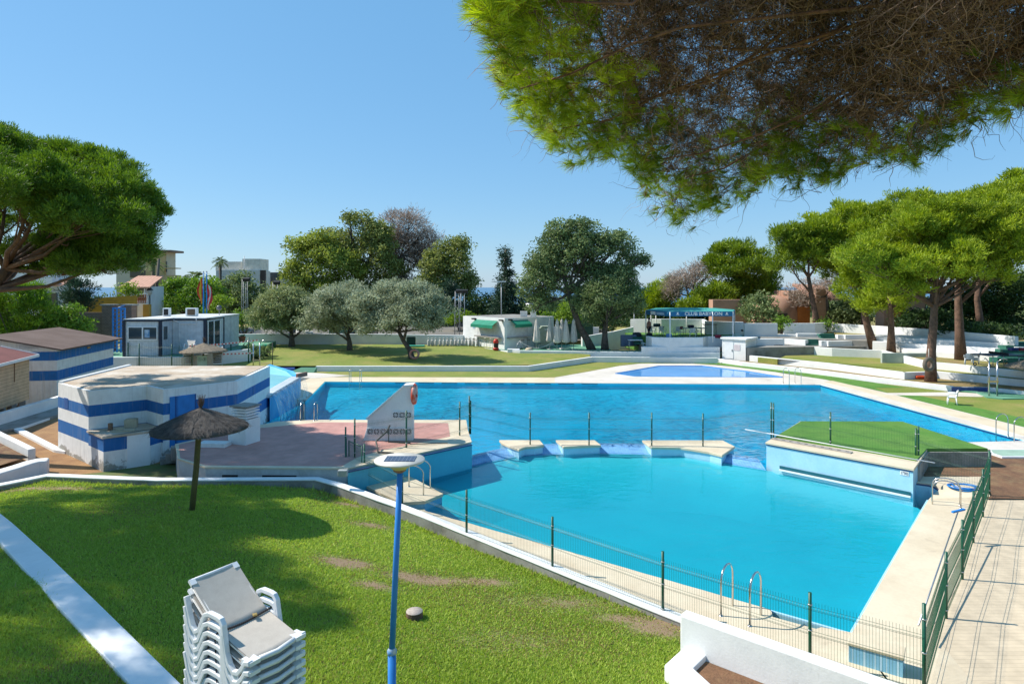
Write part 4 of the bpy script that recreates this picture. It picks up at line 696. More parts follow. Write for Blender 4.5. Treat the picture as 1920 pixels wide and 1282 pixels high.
for row, xs_ in ((777.5, [742, 754, 766]), (808.5, [694.5+12*i for i in range(7)])):
    for px in xs_:
        s = .118; m = MB(); cx, cz = xx(px), zz(row); m.box((cx, yf-.004, cz), (2*s, .012, 2*s)); bb = m.build("breeze_block", DARK, wd)
        m = MB()
        for an in (0, math.pi/2, math.pi/4, -math.pi/4): m.box((cx, yf-.018, cz), (2.05*s*(1.3 if an not in (0, math.pi/2) else 1), .03, .016), ry=an)
        for k in (-1, 1): m.box((cx+k*s, yf-.018, cz), (.028, .034, 2*s)); m.box((cx, yf-.018, cz+k*s), (2*s+.03, .033, .028))
        m.build("lattice", WHITEP, bb)
# barbecue chimney block
c = P(450, 836, ZP-.05); bq = thing("barbecue_chimney", "white masonry chimney block with slatted cap at the terrace edge", "chimney", (c[0], c[1]+.3, ZP)); h = c[2]
MB().box((c[0], c[1]+.4, ZP+.45), (.85, .8, 1.0), -.35).build("base", WHITE, bq, bevel=.02); 
m = MB()
for k in range(4): m.box((c[0]+.05, c[1]+.4, ZP+1.02+.11*k), (.78-.03*k, .74, .045), -.35)
m.box((c[0]+.05, c[1]+.4, ZP+1.2), (.45, .45, .45), -.35); m.build("slatted_cap", WHITEP, bq); MB().box((c[0]+.05, c[1]+.4, ZP+1.44), (.85, .8, .05), -.35).build("lid", CONC, bq)
tag(MB().box((*P(402, 836, ZP)[:2], ZP-.1), (1.1, .5, .5), -.1).build("step_block", stripemat("step_band", [.28], [BL, WH])), "low white step with navy base beside the barbecue chimney", "step")
# cascade
cz_ = 1.45; CA = PX([(506, 742), (564, 707), (550, 700), (506, 688), (470, 700)], cz_); cs = thing("water_cascade", "pale blue sloping cascade basin spilling a sheet of water into the upper pool", "cascade", (*CA[0], 0))
MB().prism(CA, -1.2, [cz_, cz_, cz_+.15, cz_+.2, cz_]).build("basin", M("cascade_paint", (.03, .30, .62), .4, (.10, .42, .70), sc1=1.0), cs)
m = MB(); CI = offset(CA, -.45); m.sheet(CI, [cz_+.03, cz_+.03, cz_+.17, cz_+.22, cz_+.04]); m.build("basin_water", M("cascade_water", (.26, .66, .78), .15, (.34, .72, .82), sc1=1.2, fine=.05, spec=.6), cs)
m = MB(); m.wall([CA[0], CA[1]], .55, cz_-.1, cz_+.05, 1); m.build("lip", M("wet_lip", (.62, .66, .68), .3, (.5, .55, .58), sc1=3, fine=.15), cs)
m = MB(); m.wall([(p[0]+.6, p[1]) for p in PX([(538, 704), (557, 700)], cz_+.15)], .12, cz_, cz_+.25); m.build("brick_edge", M("brick_edge", (.3, .13, .09), .8), cs)
FALL = bpy.data.materials.new("falling_water"); FALL.use_nodes = True; nt = FALL.node_tree; bs_ = nt.nodes["Principled BSDF"]; tc = nd(nt, "TexCoord"); mp = nd(nt, "Mapping"); mp.inputs["Scale"].default_value = (3, 3, .35); nt.links.new(tc.outputs["Object"], mp.inputs[0])
nz = nd(nt, "TexNoise", Scale=1.6, Detail=8.0, Roughness=.75, Distortion=.7); nt.links.new(mp.outputs[0], nz.inputs["Vector"]); mr = nd(nt, "MapRange"); mr.inputs[1].default_value = .42; mr.inputs[2].default_value = .66; mr.inputs[4].default_value = .75; nt.links.new(nz.outputs[0], mr.inputs[0]); nt.links.new(mr.outputs[0], bs_.inputs["Alpha"])
bs_.inputs["Base Color"].default_value = (.72, .80, .85, 1); bs_.inputs["Roughness"].default_value = .2
m = MB(); a, b = Vector(CA[0]), Vector(CA[1]); nv = Vector(((b-a).y, -(b-a).x)).normalized(); V = []; kx, kz = 24, 10
for i in range(kx+1):
    for j in range(kz+1):
        t = j/kz; p = a.lerp(b, i/kx)+nv*(.06+.45*t**.6+.03*math.sin(i*1.9)*t); V.append((p.x, p.y, cz_+.05-(cz_-.1)*t**1.4))
m.add(V, [(i*(kz+1)+j, (i+1)*(kz+1)+j, (i+1)*(kz+1)+j+1, i*(kz+1)+j+1) for i in range(kx) for j in range(kz)], True); m.build("falling_water", FALL, cs)
rp = MB(); q0, q1, q2, q3 = P(540, 698, .28), P(588, 698, .28), P(594, 688.5, .64), P(565, 688.5, .64); rp.add([q0, q1, q2, q3, (q0[0], q0[1], 0), (q1[0], q1[1], 0), (q2[0], q2[1], 0), (q3[0], q3[1], 0)], [(0, 1, 2, 3), (0, 4, 5, 1), (1, 5, 6, 2), (3, 2, 6, 7), (0, 3, 7, 4)])
struct(rp.build("path_ramp", GREENCONC)); struct(MB().prism(PX([(505, 706), (590, 709), (660, 704), (590, 699), (505, 697)], .28), .1, .29).build("path", PALEDECK))
white_wall("foot_bath_wall", "low blue painted foot bath wall between cascade and lawn", [P(508, 697, .28), P(552, 697, .28)], .1, .6, .2, 1, mat=M("violet_blue_paint", (.06, .13, .42), .6, fine=.1))

white_wall("boundary_wall", "sloping white wall between the oak trunks and the awning terrace steps", [P(1092, 648, 1.05), P(1150, 645, 1.1), P(1188, 640, 1.4)], .5, [1.95, 2.4, 2.9], .3, 1)
tag(MB().wall([Q(1040, 640, 69)[:2], Q(1112, 640, 68)[:2]], .12, 1, 3.1).build("green_screen", M("dark_screen", (.02, .06, .045), .8, fine=.2)), "dark green windbreak screen behind the closed parasols", "screen")
tag(MB().wall([(-.3, 72.5), (9.5, 70.5)], .3, 1, 2.6).build("garden_wall", WHITE, bevel=.02), "white garden wall running behind the kiosk's back corner", "wall")
# ================================================================ FENCES
FOLD = [(0, 0), (.08, 0), (.11, .03), (.14, 0), (.48, 0), (.51, .03), (.54, 0), (.86, 0), (.89, .03), (.92, 0), (1.0, .012)]
def fence_panel(m, A, B, za, zb, h, step=.05, r=.0028, gap=.04):
    A, B = Vector(A[:2]), Vector(B[:2]); L = (B-A).length; d = (B-A).normalized(); n = Vector((-d.y, d.x)); k = max(2, int(L/step))
    for i in range(1, k):
        t = i/k; p = A.lerp(B, t); z = za+(zb-za)*t+gap
        m.tube([(p.x+n.x*o, p.y+n.y*o, z+f*(h-gap)) for f, o in FOLD], r, 3, cap=False, smooth=False)
    for f, o in FOLD[1:-1]:
        m.tube([(A.x+n.x*o, A.y+n.y*o, za+gap+f*(h-gap)), (B.x+n.x*o, B.y+n.y*o, zb+gap+f*(h-gap))], r*1.15, 4, cap=False)
CLIP = M("zinc_clip", (.6, .6, .6), .35, metal=.8)
def fence(name, label, posts, panels, r=.03, group=None, step=.05, wr=.0028):
    """posts: (x, y, z, height); panels: (i, j, height)"""
    t = thing(name, label, "fence", (*posts[0][:2], posts[0][2]), group)
    for (x, y, z, h) in posts:
        p = MB().tube([(x, y, z-.1), (x, y, z+h)], r, 10).build("post", GREENP, t)
        for f in (.12, .5, .84): MB().tube([(x, y, z+h*f-.012), (x, y, z+h*f+.012)], r+.008, 10).build("clip", CLIP, p)
    for i, j, h in panels:
        m = MB(); fence_panel(m, posts[i], posts[j], posts[i][2], posts[j][2], h, step, wr); m.build("mesh_panel", GREENP, t)
    return t
near = [(6.96, 10.9, 0, 1.66), (5.49, 11.89, 0, 1.38), (3.21, 13.74, 0, 1.38), (.99, 15.81, 0, 1.38), (-1.26, 17.9, 0, 1.38), (-3.4, 20.0, .0, 1.38), (-5.08, 22.2, 0, 1.6)]
fence("pool_fence", "green wire mesh fence along the near edge of the lower pool", near, [(i, i+1, 1.22) for i in range(6)])
rt = [(6.99, 10.95, 0, 1.62)] + [(*P(*p, z)[:2], z, h) for p, z, h in (((1774, 1158), 0, 1.40), ((1804.5, 1085), 0, 1.42), ((1825, 1018), 0, 1.42), ((1843, 968), .1, 1.43), ((1855, 929), .22, 1.45))]
rt.append((*P(1722, 889, .3)[:2], .3, 1.72))
fence("pool_fence", "green wire mesh fence between the lower pool deck and the cream walkway", rt, [(0, 1, 1.28), (1, 2, 1.3), (2, 3, 1.3), (3, 4, 1.3), (4, 5, 1.3), (5, 6, 1.3)])
tp = [(*P(648, 905, 0)[:2], 0, 2.0), (*P(665, 857, ZP)[:2], ZP, 1.38), (*P(762, 839, ZP)[:2], ZP, 1.4), (*P(862, 816, ZP)[:2], ZP, 1.38), (*P(880, 809, ZP)[:2], ZP, 1.49)]
ip = [(*P(px, py, z)[:2], z, h) for px, py, z, h in ((994, 833, ZI, 1.36), (1104.5, 834, ZI, 1.38), (1222, 835, ZI, 1.4), (1318, 836, ZI, 1.38))]
fence("terrace_fence", "green wire mesh fence running over the red terrace from the gate to the pool corner", tp, [(i, i+1, 1.22) for i in range(1, 4)])
pp_ = [(*P(1446, 819, ZP)[:2], ZP, 1.4), (*P(1557, 835, ZP)[:2], ZP, 1.28), (*P(1721, 866, ZP)[:2], ZP, 1.25)]
fence("island_fence", "green wire mesh fence on the pool islands dividing upper and lower pool", ip+[(tp[4][0]+.05, tp[4][1]+.03, ZP, 1.3), pp_[0]], [(4, 0, 1.22), (0, 1, 1.22), (1, 2, 1.22), (2, 3, 1.22), (3, 5, 1.22)])
fence("platform_fence", "green wire mesh fence along the front of the turf covered platform", [(pp_[0][0]+.07, pp_[0][1]-.05, ZP, 1.38)]+pp_[1:2]+[(rt[6][0]-.08, rt[6][1]+.02, ZP-.3, 1.3)], [(0, 1, 1.15), (1, 2, 1.15)])
# gate
ga, gb = P(651, 905, 0), (-5.12, 22.26, 0); gt_ = thing("gate", "narrow green mesh gate beside the red terrace with a lock post", "gate", (*ga[:2], 0)); m = MB()
for z in (.12, 1.5): m.tube([(ga[0]+.06, ga[1], z), (gb[0]-.06, gb[1], z)], .02, 6)
for p in ((ga[0]+.06, ga[1]), (gb[0]-.06, gb[1])): m.tube([(*p, .1), (*p, 1.52)], .022, 6)
m.tube([(ga[0]-.02, ga[1]-.1, -.1), (ga[0]-.02, ga[1]-.1, 1.62)], .035, 8); m.build("gate_frame", GREENP, gt_); m = MB(); fence_panel(m, (ga[0]+.06, ga[1]), (gb[0]-.06, gb[1]), .1, .1, 1.4); m.build("mesh_panel", GREENP, gt_)
p = P(663, 868, ZP); tag(MB().box((p[0], p[1]-1.4, 1.02), (.3, .18, .2)).build("junction_box", M("grey_plastic", (.36, .38, .38), .5), bevel=.02), "small grey plastic box mounted by the green gate", "box")

# ================================================================ LADDERS
def ladder(label, c, rz, w=.5, h=.85, reach=.6, down=.7, stairs=False):
    """two bent handles; local +y points to the water"""
    t = thing("pool_ladder", label, "ladder", c, "steel pool ladders", rz)
    for s in (-1, 1):
        pts = [(s*w/2, -.15, 0)]+[(s*w/2, -.15+reach*(.5-.5*math.cos(a)), h*.72+h*.28*math.sin(a)) for a in np.linspace(0, math.pi, 9)]+[(s*w/2, reach-.15, -down)]
        MB().tube(pts, .021, 8).build("handrail", STEEL, t, local=True)
        MB().lathe([(.001, .015), (.045, .012), (.05, 0)], (s*w/2, -.15, 0), 12).build("foot_flange", STEEL, t, local=True)
    for k in range(2): MB().box((0, reach-.15, -.15-.28*k), (w, .07, .03)).build("tread", STEEL, t, local=True)
    return t
def lad(label, px, py, z, rz, **k): return ladder(label, P(px, py, z), rz, **k)
lad("steel ladder by the near edge of the lower pool behind the white planter", 1384, 1158, .0, math.radians(-42), w=.62, h=1.0)
lad("steel ladder on the little deck corner behind the solar lamp", 768, 919, .25, math.radians(-100), w=.75, h=.95, reach=.75)
lad("steel ladder on the sunny deck near the blue hose", 1790, 948, .03, math.radians(58), w=.35, h=.8, reach=.75)
lad("small distant ladder at the far left corner of the upper pool", 667, 716, ZU, math.radians(180), w=.75, h=.95, reach=.5)
lad("steel ladder at the end of the paddling pool by the far right pool corner", 1482, 718.5, ZU, math.radians(190), w=.9, h=1.1, reach=.7)
lad("steel ladder at the left end of the red terrace below the cascade", 578, 787, ZP, math.radians(0), w=.62, h=.8, reach=.5)
wl = lad("steel and white plastic ladder at the right edge of the upper pool", 1903, 822, ZU, math.radians(110), w=.75, h=1.05, reach=.8)

# ================================================================ FOREGROUND THINGS
THATCH = M("dark_thatch", (.105, .092, .082), .95, (.055, .048, .044), sc1=6, sc2=60, fine=.4, bump=1.0, bscale=60); STRAW = M("straw_thatch", (.26, .21, .15), .95, (.18, .14, .10), sc1=5, sc2=50, fine=.35, bump=.8)
WOODPOLE = M("mossy_wood_pole", (.16, .14, .05), .85, (.12, .09, .04), sc1=2, sc2=20, fine=.2, bump=.5)
def thatch(name, label, base, top_c, R, zr, zt, mat, pole_r=.065, seed=1, tuft=True, group=None, n=900):
    t = thing(name, label, "parasol", base, group); MB().tube([base, (base[0]+(top_c[0]-base[0])*.5, base[1]+(top_c[1]-base[1])*.5, (base[2]+zr)/2), (*top_c[:2], zt-.1)], [pole_r, pole_r, pole_r*.9], 10).build("pole", WOODPOLE, t)
    rng = random.Random(seed); m = MB(); prof = []
    for f, z in ((.99, -.10), (1.0, 0), (.86, .17), (.62, .42), (.35, .69), (.16, .87), (.06, .96), (.03, 1.0)): prof.append((R*f, (zt-zr)*z))
    m.lathe(prof, (*top_c[:2], zr), 40); m.lathe([(R*.98, -.01), (R*.6, (zt-zr)*.2), (.04, (zt-zr)*.75)], (*top_c[:2], zr), 40)
    for i in range(n):
        a = rng.random()*2*math.pi; f0 = rng.random()**.5; k = f0*R; zb = zr+np.interp(f0, [0, .06, .16, .35, .62, .86, 1], [(zt-zr)*q for q in (1, .96, .87, .69, .42, .17, 0)])
        L = R*.16*(.5+rng.random())*(.35 if f0 > .9 else 1); ca, sa = math.cos(a), math.sin(a); b = rng.uniform(-.1, .1); w_ = R*.011
        p = Vector((top_c[0]+ca*k, top_c[1]+sa*k, zb+.02)); q = Vector((top_c[0]+math.cos(a+b)*(k+L), top_c[1]+math.sin(a+b)*(k+L), zb-L*.42-(f0 > .9)*.03+rng.uniform(-.015, .02))); s = Vector((-sa, ca, 0))*w_
        m.add([p-s, p+s, q+s*.3, q-s*.3], [(0, 1, 2, 3)])
    th = m.build("thatch_cover", mat, t)
    if tuft:
        m = MB()
        for i in range(60):
            a = rng.random()*6.28; q = (top_c[0]+math.cos(a)*R*.11*rng.random()+.02, top_c[1]+math.sin(a)*R*.11*rng.random(), zt+R*(.12+.18*rng.random())); m.tube([(*top_c[:2], zt-.05), q], [.014, .003], 3, cap=False)
        m.build("straw_tuft", M("dry_straw", (.16, .10, .07), .9, fine=.3), th)
    return t
ub = Lw(360, 957); sD = ub[1]/1210
thatch("thatched_parasol", "big dark thatched parasol on a leaning mossy pole in the front lawn", ub, ((379-960)*sD, ub[1]-.1, 0), 84*sD, H-(800-HZ)*sD, H-(763-HZ)*sD, THATCH, pole_r=5.4*sD, seed=3, n=1600)
# solar lamp
d_ = 7.2; tp_ = Q(750, 875, d_); bt = (Q(735, 1225, d_)[0], d_, float(lawn_z(Q(735, 1225, d_)[0], d_))); sl_ = thing("solar_lamp", "tall blue pole lamp with a white disc head carrying a solar panel", "lamp", bt)
jt = Q(735, 1222, d_); MB().tube([bt, jt], .046, 14).build("pole", BLUEP, sl_); MB().tube([jt, (tp_[0], d_, tp_[2]-.06)], [.034, .032], 14).build("pole", BLUEP, sl_)
MB().lathe([(.046, -.02), (.055, -.015), (.055, .02), (.036, .05)], jt, 16).build("pole_joint", M("worn_joint", (.10, .28, .55), .5, (.5, .5, .45), sc1=20), sl_)
hc = (tp_[0]-.005, d_, H-(862-HZ)/F*d_); R = 46.5*d_/F
hd = MB().lathe([(.001, -.05), (.10, -.055), (.13, -.05), (.15, -.035), (.20, -.03), (R, -.012), (R+.004, .0), (R, .010), (.001, .012)], hc, 40).build("lamp_head", M("dirty_white_plastic", (.70, .68, .63), .4, (.58, .54, .47), sc1=7, fine=.06, stain=(.4, .36, .3), st=(.58, .75), stscale=6), sl_)
PV_ = tilemat("solar_cells", (.035, .04, .075), (.30, .30, .33), .042, .15, .03, col2=(.045, .05, .09)); MB().box((hc[0]+.01, hc[1], hc[2]+.014), (.335, .22, .006)).build("solar_panel", PV_, hd)
MB().lathe([(.075, -.10), (.125, -.06), (.13, -.045)], hc, 24).build("led_ring", M("yellowed_leds", (.55, .5, .25), .4), hd); MB().lathe([(.035, -.14), (.07, -.12), (.078, -.09), (.06, -.085)], hc, 20).build("lamp_collar", M("rust", (.25, .15, .1), .8), sl_)
# loungers
SLING = M("taupe_sling", (.52, .47, .405), .8, (.48, .43, .37), sc1=8, sc2=140, fine=.12); LPL = M("lounger_plastic", (.74, .76, .78), .38, (.66, .68, .70), sc1=5, fine=.04)
def lounger(label, loc, rz):
    t = thing("sun_lounger", label, "sun lounger", loc, "sun loungers in the chained stack", rz); W = .33
    def panel(x0, z0, x1, z1, sag, y=W-.02):
        V = []; k = 8
        for i in range(k+1):
            f = i/k; x = x0+(x1-x0)*f; z = z0+(z1-z0)*f-sag*4*f*(1-f)
            for j in range(7): g = j/6*2-1; V.append((x, g*y, z-.018*(1-g*g)))
        m = MB(); m.add(V+[(a, b, c-.02) for a, b, c in V], [(i*7+j, i*7+j+1, i*7+8+j, i*7+7+j) for i in range(k) for j in range(6)]+[(63+i*7+j, 63+i*7+7+j, 63+i*7+8+j, 63+i*7+1+j) for i in range(k) for j in range(6)]+[(j, 63+j, 64+j, j+1) for j in range(6)], True); return m
    panel(0.0, 0, .57, .13, .0).build("seat", SLING, t, local=True); panel(.58, .135, 1.20, .56, .012).build("backrest", SLING, t, local=True)
    m = MB()
    for s in (-1, 1): m.tube([(.0, s*(W-.045), -.04), (.57, s*(W-.045), .09), (1.22, s*(W-.045), .53)], .024, 6)
    m.tube([(1.215, -W+.05, .55), (1.22, 0, .545), (1.215, W-.05, .55)], .022, 6); m.tube([(-.02, -W+.1, -.01), (-.03, 0, -.03), (-.02, W-.1, -.01)], .03, 6)
    for s in (-1, 1): m.box((.03, s*(W-.03), -.012), (.16, .13, .045), s*.0); m.box((1.19, s*(W-.05), .535), (.08, .07, .035), ry=-.6)
    m.build("frame", LPL, t, local=True)
    arc = [(-.04, .0), (.04, -.02), (.10, -.10), (.17, -.17), (.26, -.19), (.34, -.13), (.40, -.02), (.435, .14), (.46, .27), (.50, .315), (.56, .325), (.72, .325), (.80, .29), (.86, .19), (.92, .08), (1.0, .04), (1.07, .09), (1.13, .2), (1.17, .32), (1.2, .40)]
    for s in (-1, 1):
        m = MB(); n = len(arc); V = []
        for i, (x, z) in enumerate(arc):
            a = arc[max(0, i-1)]; b = arc[min(n-1, i+1)]; tx, tz = b[0]-a[0], b[1]-a[1]; l = math.hypot(tx, tz); nx_, nz_ = -tz/l, tx/l; h = .026
            for (u, v) in ((-1, -1), (1, -1), (1, 1), (-1, 1)): V.append((x+nx_*h*v, s*(W+.02)+u*.03, z+nz_*h*v))
        m.add(V, [(4*i+k, 4*i+(k+1) % 4, 4*i+4+(k+1) % 4, 4*i+4+k) for i in range(n-1) for k in range(4)]+[(0, 3, 2, 1), (4*n-4, 4*n-3, 4*n-2, 4*n-1)]); m.build("armrest", LPL, t, bevel=.008, local=True)
        m = MB(); V = []
        for x, z in arc[3:7]+arc[13:17]: V += [(x, s*(W+.02), z-.02), (x, s*(W+.02), z-.30)]
        m.add([(x, y+u*.012, z) for u in (-1, 1) for x, y, z in V[:8]], [(0, 1, 3, 2), (2, 3, 5, 4), (4, 5, 7, 6), (8, 10, 11, 9), (10, 12, 13, 11), (12, 14, 15, 13), (0, 8, 9, 1), (6, 7, 15, 14)]); m.build("leg", LPL, t, local=True)
        m = MB(); m.add([(x, y+u*.012, z) for u in (-1, 1) for x, y, z in V[8:]], [(0, 1, 3, 2), (2, 3, 5, 4), (4, 5, 7, 6), (8, 10, 11, 9), (10, 12, 13, 11), (12, 14, 15, 13), (0, 8, 9, 1), (6, 7, 15, 14)]); m.build("leg", LPL, t, local=True)
    return t
ORDN = "topmost,second,third,fourth,fifth,sixth,seventh,eighth,ninth,tenth,eleventh,twelfth,thirteenth,fourteenth,fifteenth".split(",")
LX, LY, LZ_, LR = -2.655, 7.265, 2.95, math.atan2(.55, -.835)
proto = lounger("topmost white lounger of the chained stack, its taupe sling fully in view", (LX, LY, LZ_), LR)
for k in range(1, 12): dup(proto, (LX+random.uniform(-.006, .006), LY, LZ_-.107*k), LR+random.uniform(-.008, .008), "%s white lounger from the top of the chained stack" % ORDN[k])
def lw2(x, y, z): c, s = math.cos(LR), math.sin(LR); return (LX+x*c-y*s, LY+x*s+y*c, LZ_+z)
ch = thing("chain", "thin dark chain with padlock laid across the topmost lounger", "chain", lw2(.57, 0, .15)); m = MB()
cpts = [lw2(.57, -.37+.74*i/30, .135+.012*math.cos(i/30*6.28)) for i in range(31)]
CHM = M("dark_chain", (.06, .055, .06), .4, metal=.6)
for i in range(60):
    f = i/60*30; a = Vector(cpts[int(f)]).lerp(Vector(cpts[min(30, int(f)+1)]), f-int(f)); m.box(a, (.026, .009, .016) if i % 2 else (.010, .018, .022), LR+1.5)
for i in range(90):
    a = lw2(.60-.001*i, .365, .12-.0145*i); m.box(a, (.016, .006, .014) if i % 2 else (.006, .014, .016), LR)
m.build("chain_links", CHM, ch); MB().box(lw2(.56, -.12, .16), (.05, .05, .02), .5).build("padlock", M("brass", (.5, .35, .12), .4, metal=.6), ch, bevel=.005)
# tree stump
s0 = Lw(777, 1157); st_ = thing("tree_stump", "small sawn tree stump with pale top in the front lawn", "stump", s0); sd = s0[1]/1210
MB().lathe([(17*sd, -.05), (16*sd, 4*sd), (15.5*sd, 12*sd)], s0, 14).build("bark", BARK, st_); MB().lathe([(15.8*sd, 11.9*sd), (15.5*sd, 12.6*sd), (.001, 12.8*sd)], s0, 14).build("sawn_top", M("sawn_wood", (.42, .36, .31), .8, (.34, .28, .24), sc1=20, fine=.15), st_)
# green bin at the bottom edge
bp__ = P(1800, 1320, 0); gb_ = thing("green_bin", "dark green plastic bin rim showing at the bottom edge of the walkway", "bin", (7.95, 10.55, 0)); MB().box((7.45, 10.1, .16), (.6, .6, .5), -.45).build("bin_body", M("bin_green", (.015, .09, .06), .5), gb_, bevel=.04); MB().box((7.45, 10.1, .43), (.66, .66, .05), -.45).build("bin_lid", M("bin_green", (.015, .09, .06), .5), gb_, bevel=.02)
# hose, brush, pole, grate, vent block on the deck
m = MB(); c = P(1806, 916, .24); hp = []
for i in range(150): a = i/150*2*math.pi*5.2; r = .34+.05*math.sin(a*.37+1)+.02*math.sin(a*1.7); hp.append((c[0]+1.25*r*math.cos(a)+.05*math.sin(i*.11), c[1]+r*math.sin(a), c[2]+.03+.035*(i/150)*2+.015*math.sin(a*.9)))
m.tube(hp, .018, 6); tag(m.build("garden_hose", M("blue_hose", (.02, .22, .62), .35)), "bright blue garden hose coiled on the cream deck", "hose")
br_ = thing("pool_brush", "blue pool brush with long pole leaning on the walkway fence", "brush", P(1797, 958, .3)); e0, e1 = Q(1797, 957, 17.6), Q(1722, 1172, 12.6); MB().tube([e0, e1], .016, 8).build("pole", M("alu_pole", (.5, .5, .5), .35, metal=.8), br_)
MB().box(e0, (.42, .07, .05), .25, 0, -.1).build("brush_head", M("blue_hose", (.02, .22, .62), .35), br_, bevel=.01)
e0, e1 = (*P(1397, 811, ZP)[:2], ZP+.14), (*P(1753, 873, ZP)[:2], ZP+.10); tag(MB().tube([e0, e1], .016, 8).build("telescopic_pole", WHITEP), "long white telescopic pole lying along the turf platform edge", "pole")
a, b = P(1448, 822, ZP), P(1597, 849, ZP); gr = MB(); n2 = Vector((b[0]-a[0], b[1]-a[1])).normalized(); L = math.hypot(b[0]-a[0], b[1]-a[1]); an = math.atan2(n2.y, n2.x)
gr.box(((a[0]+b[0])/2, (a[1]+b[1])/2, ZP+.01), (L, .24, .03), an); dr_ = thing("drain_grate", "grey slotted grate strip lying on the platform coping", "grate", (*a[:2], ZP)); gr.build("grate_plate", M("grate_grey", (.36, .33, .30), .7, fine=.2), dr_)
gh = MB()
for i in range(10): p = Vector(a[:2]).lerp(Vector(b[:2]), (i+.5)/10); gh.box((p.x, p.y, ZP+.027), (.12, .05, .006), an)
gh.build("grate_slot", DARK, dr_)
p = P(1797, 864, .33); vb = thing("vent_block", "small white concrete vent block on the brown soil", "block", p); m = MB(); m.add([(p[0]+x*w_, p[1]+y*w_, p[2]+z) for z, w_ in ((0, .2), (.28, .13)) for x, y in ((-1, -1), (1, -1), (1, 1), (-1, 1))], [(3, 2, 1, 0), (4, 5, 6, 7)]+[(i, (i+1) % 4, 4+(i+1) % 4, 4+i) for i in range(4)]); m.build("block_body", WHITE, vb, bevel=.02)
dp = thing("depth_plate", "small white plate with depth figures on the pale blue platform wall", "plate", P(1695, 884, .5)); a, b = GP[0], GP[1]; m = MB(); t0, t1 = fx(a, b, 1688), fx(a, b, 1704); facebox(m, a, b, t0, t1, .66, .8, .012, .004); m.build("plate", WHITEP, dp); text_on("1'90", .13, dp, M("grey_digits", (.25, .25, .28), .6), a, b, (t0+t1)/2, .73, .018, "depth_figures")
# black pipe work by the wedge wall
m = MB(); p = P(728, 838, ZP); m.tube([(p[0], p[1]+.3, ZP+.75), (p[0]-.05, p[1]-.1, ZP+.6), (p[0]-.4, p[1]-.3, ZP+.3), (p[0]-.2, p[1]-.9, ZP+.05), (p[0]+.4, p[1]-1.1, ZP+.05)], .035, 8); m.tube([(p[0], p[1]+.1, ZP+.7), (p[0]+.05, p[1]-.2, ZP+.25), (p[0]+.8, p[1]+.2, ZP+.1)], .03, 8); m.tube([(p[0]+.8, p[1]+.2, ZP+.06), (p[0]+2.2, p[1]+.5, ZP+.04)], .02, 6)
tag(m.build("pipework", M("grey_black_pipe", (.07, .065, .06), .5)), "bent dark pipes and hose at the foot of the white wedge wall", "pipe")
def life_ring(label, c, R, rz, mat): t = thing("life_ring", label, "life ring", c); MB().torus(c, R, R*.28, 'Y', 24, 10, rz).build("ring", mat, t); return t
life_ring("red life ring hanging on the edge of the white wedge wall", (xx(775.5), yf+.2, zz(740)), .33, math.radians(90), M("red_ring", (.55, .06, .02), .5, (.6, .5, .45), sc1=3))
c = P(1687, 733, .28); 
# white chair on the lawn
def chair(label, loc, rz, mat=None, group="white plastic chairs", s=1.0):
    t = thing("plastic_chair", label, "chair", loc, group, rz); mt = mat or PLAST; t.scale = (s,)*3
    MB().box((0, 0, .42), (.46, .44, .035)).build("seat", mt, t, local=True, bevel=.012)
    m = MB(); V = []
    for i in range(7):
        x = -.22+.44*i/6; cv = .05*(1-(x/.22)**2)
        for z, yb in ((.43, .20), (.60, .235), (.78, .27), (.82 if 0 < i < 6 else .78, .275)): V.append((x, yb+cv, z))
    m.add(V, [(i*4+j, i*4+4+j, i*4+5+j, i*4+1+j) for i in range(6) for j in range(3)]); m.add([(x, y-.025, z) for x, y, z in V], [(i*4+j, i*4+1+j, i*4+5+j, i*4+4+j) for i in range(6) for j in range(3)]); m.build("backrest", mt, t, local=True)
    for sx in (-1, 1):
        MB().tube([(sx*.25, -.22, .42), (sx*.27, -.21, .60), (sx*.28, -.12, .66), (sx*.28, .12, .66), (sx*.25, .25, .64)], .026, 6).build("armrest", mt, t, local=True)
        for sy in (-1, 1): MB().tube([(sx*.21, sy*.18, .42), (sx*.25, sy*.23, 0)], [.035, .028], 6).build("leg", mt, t, local=True)
    return t
ch0 = chair("white plastic armchair alone on the lawn by the right pool edge", P(1785, 758, ZU), math.radians(-120))
# ================================================================ TREES AND PLANTS
def unit(v): return v/np.maximum(np.linalg.norm(v, axis=-1, keepdims=True), 1e-9)
def leaf_quads(pos, dirs, ln, wd, rng):
    n = len(pos); r = unit(rng.normal(size=(n, 3))); s = unit(np.cross(dirs, r)); ln = ln[:, None]; wd = wd[:, None]
    return np.stack([pos-dirs*ln*.5, pos+s*wd*.5, pos+dirs*ln*.5, pos-s*wd*.5], 1).reshape(-1, 3)
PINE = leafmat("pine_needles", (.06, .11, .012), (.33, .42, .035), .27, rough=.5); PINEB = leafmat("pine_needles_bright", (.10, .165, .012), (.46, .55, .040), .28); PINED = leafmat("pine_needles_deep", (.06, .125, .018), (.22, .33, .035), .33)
OLIVE = leafmat("olive_leaves", (.17, .20, .115), (.50, .54, .37), .3); EUC = leafmat("eucalyptus_leaves", (.11, .145, .035), (.40, .43, .13), .33); EUCY = leafmat("yellow_green_leaves", (.14, .18, .03), (.44, .50, .10), .35)
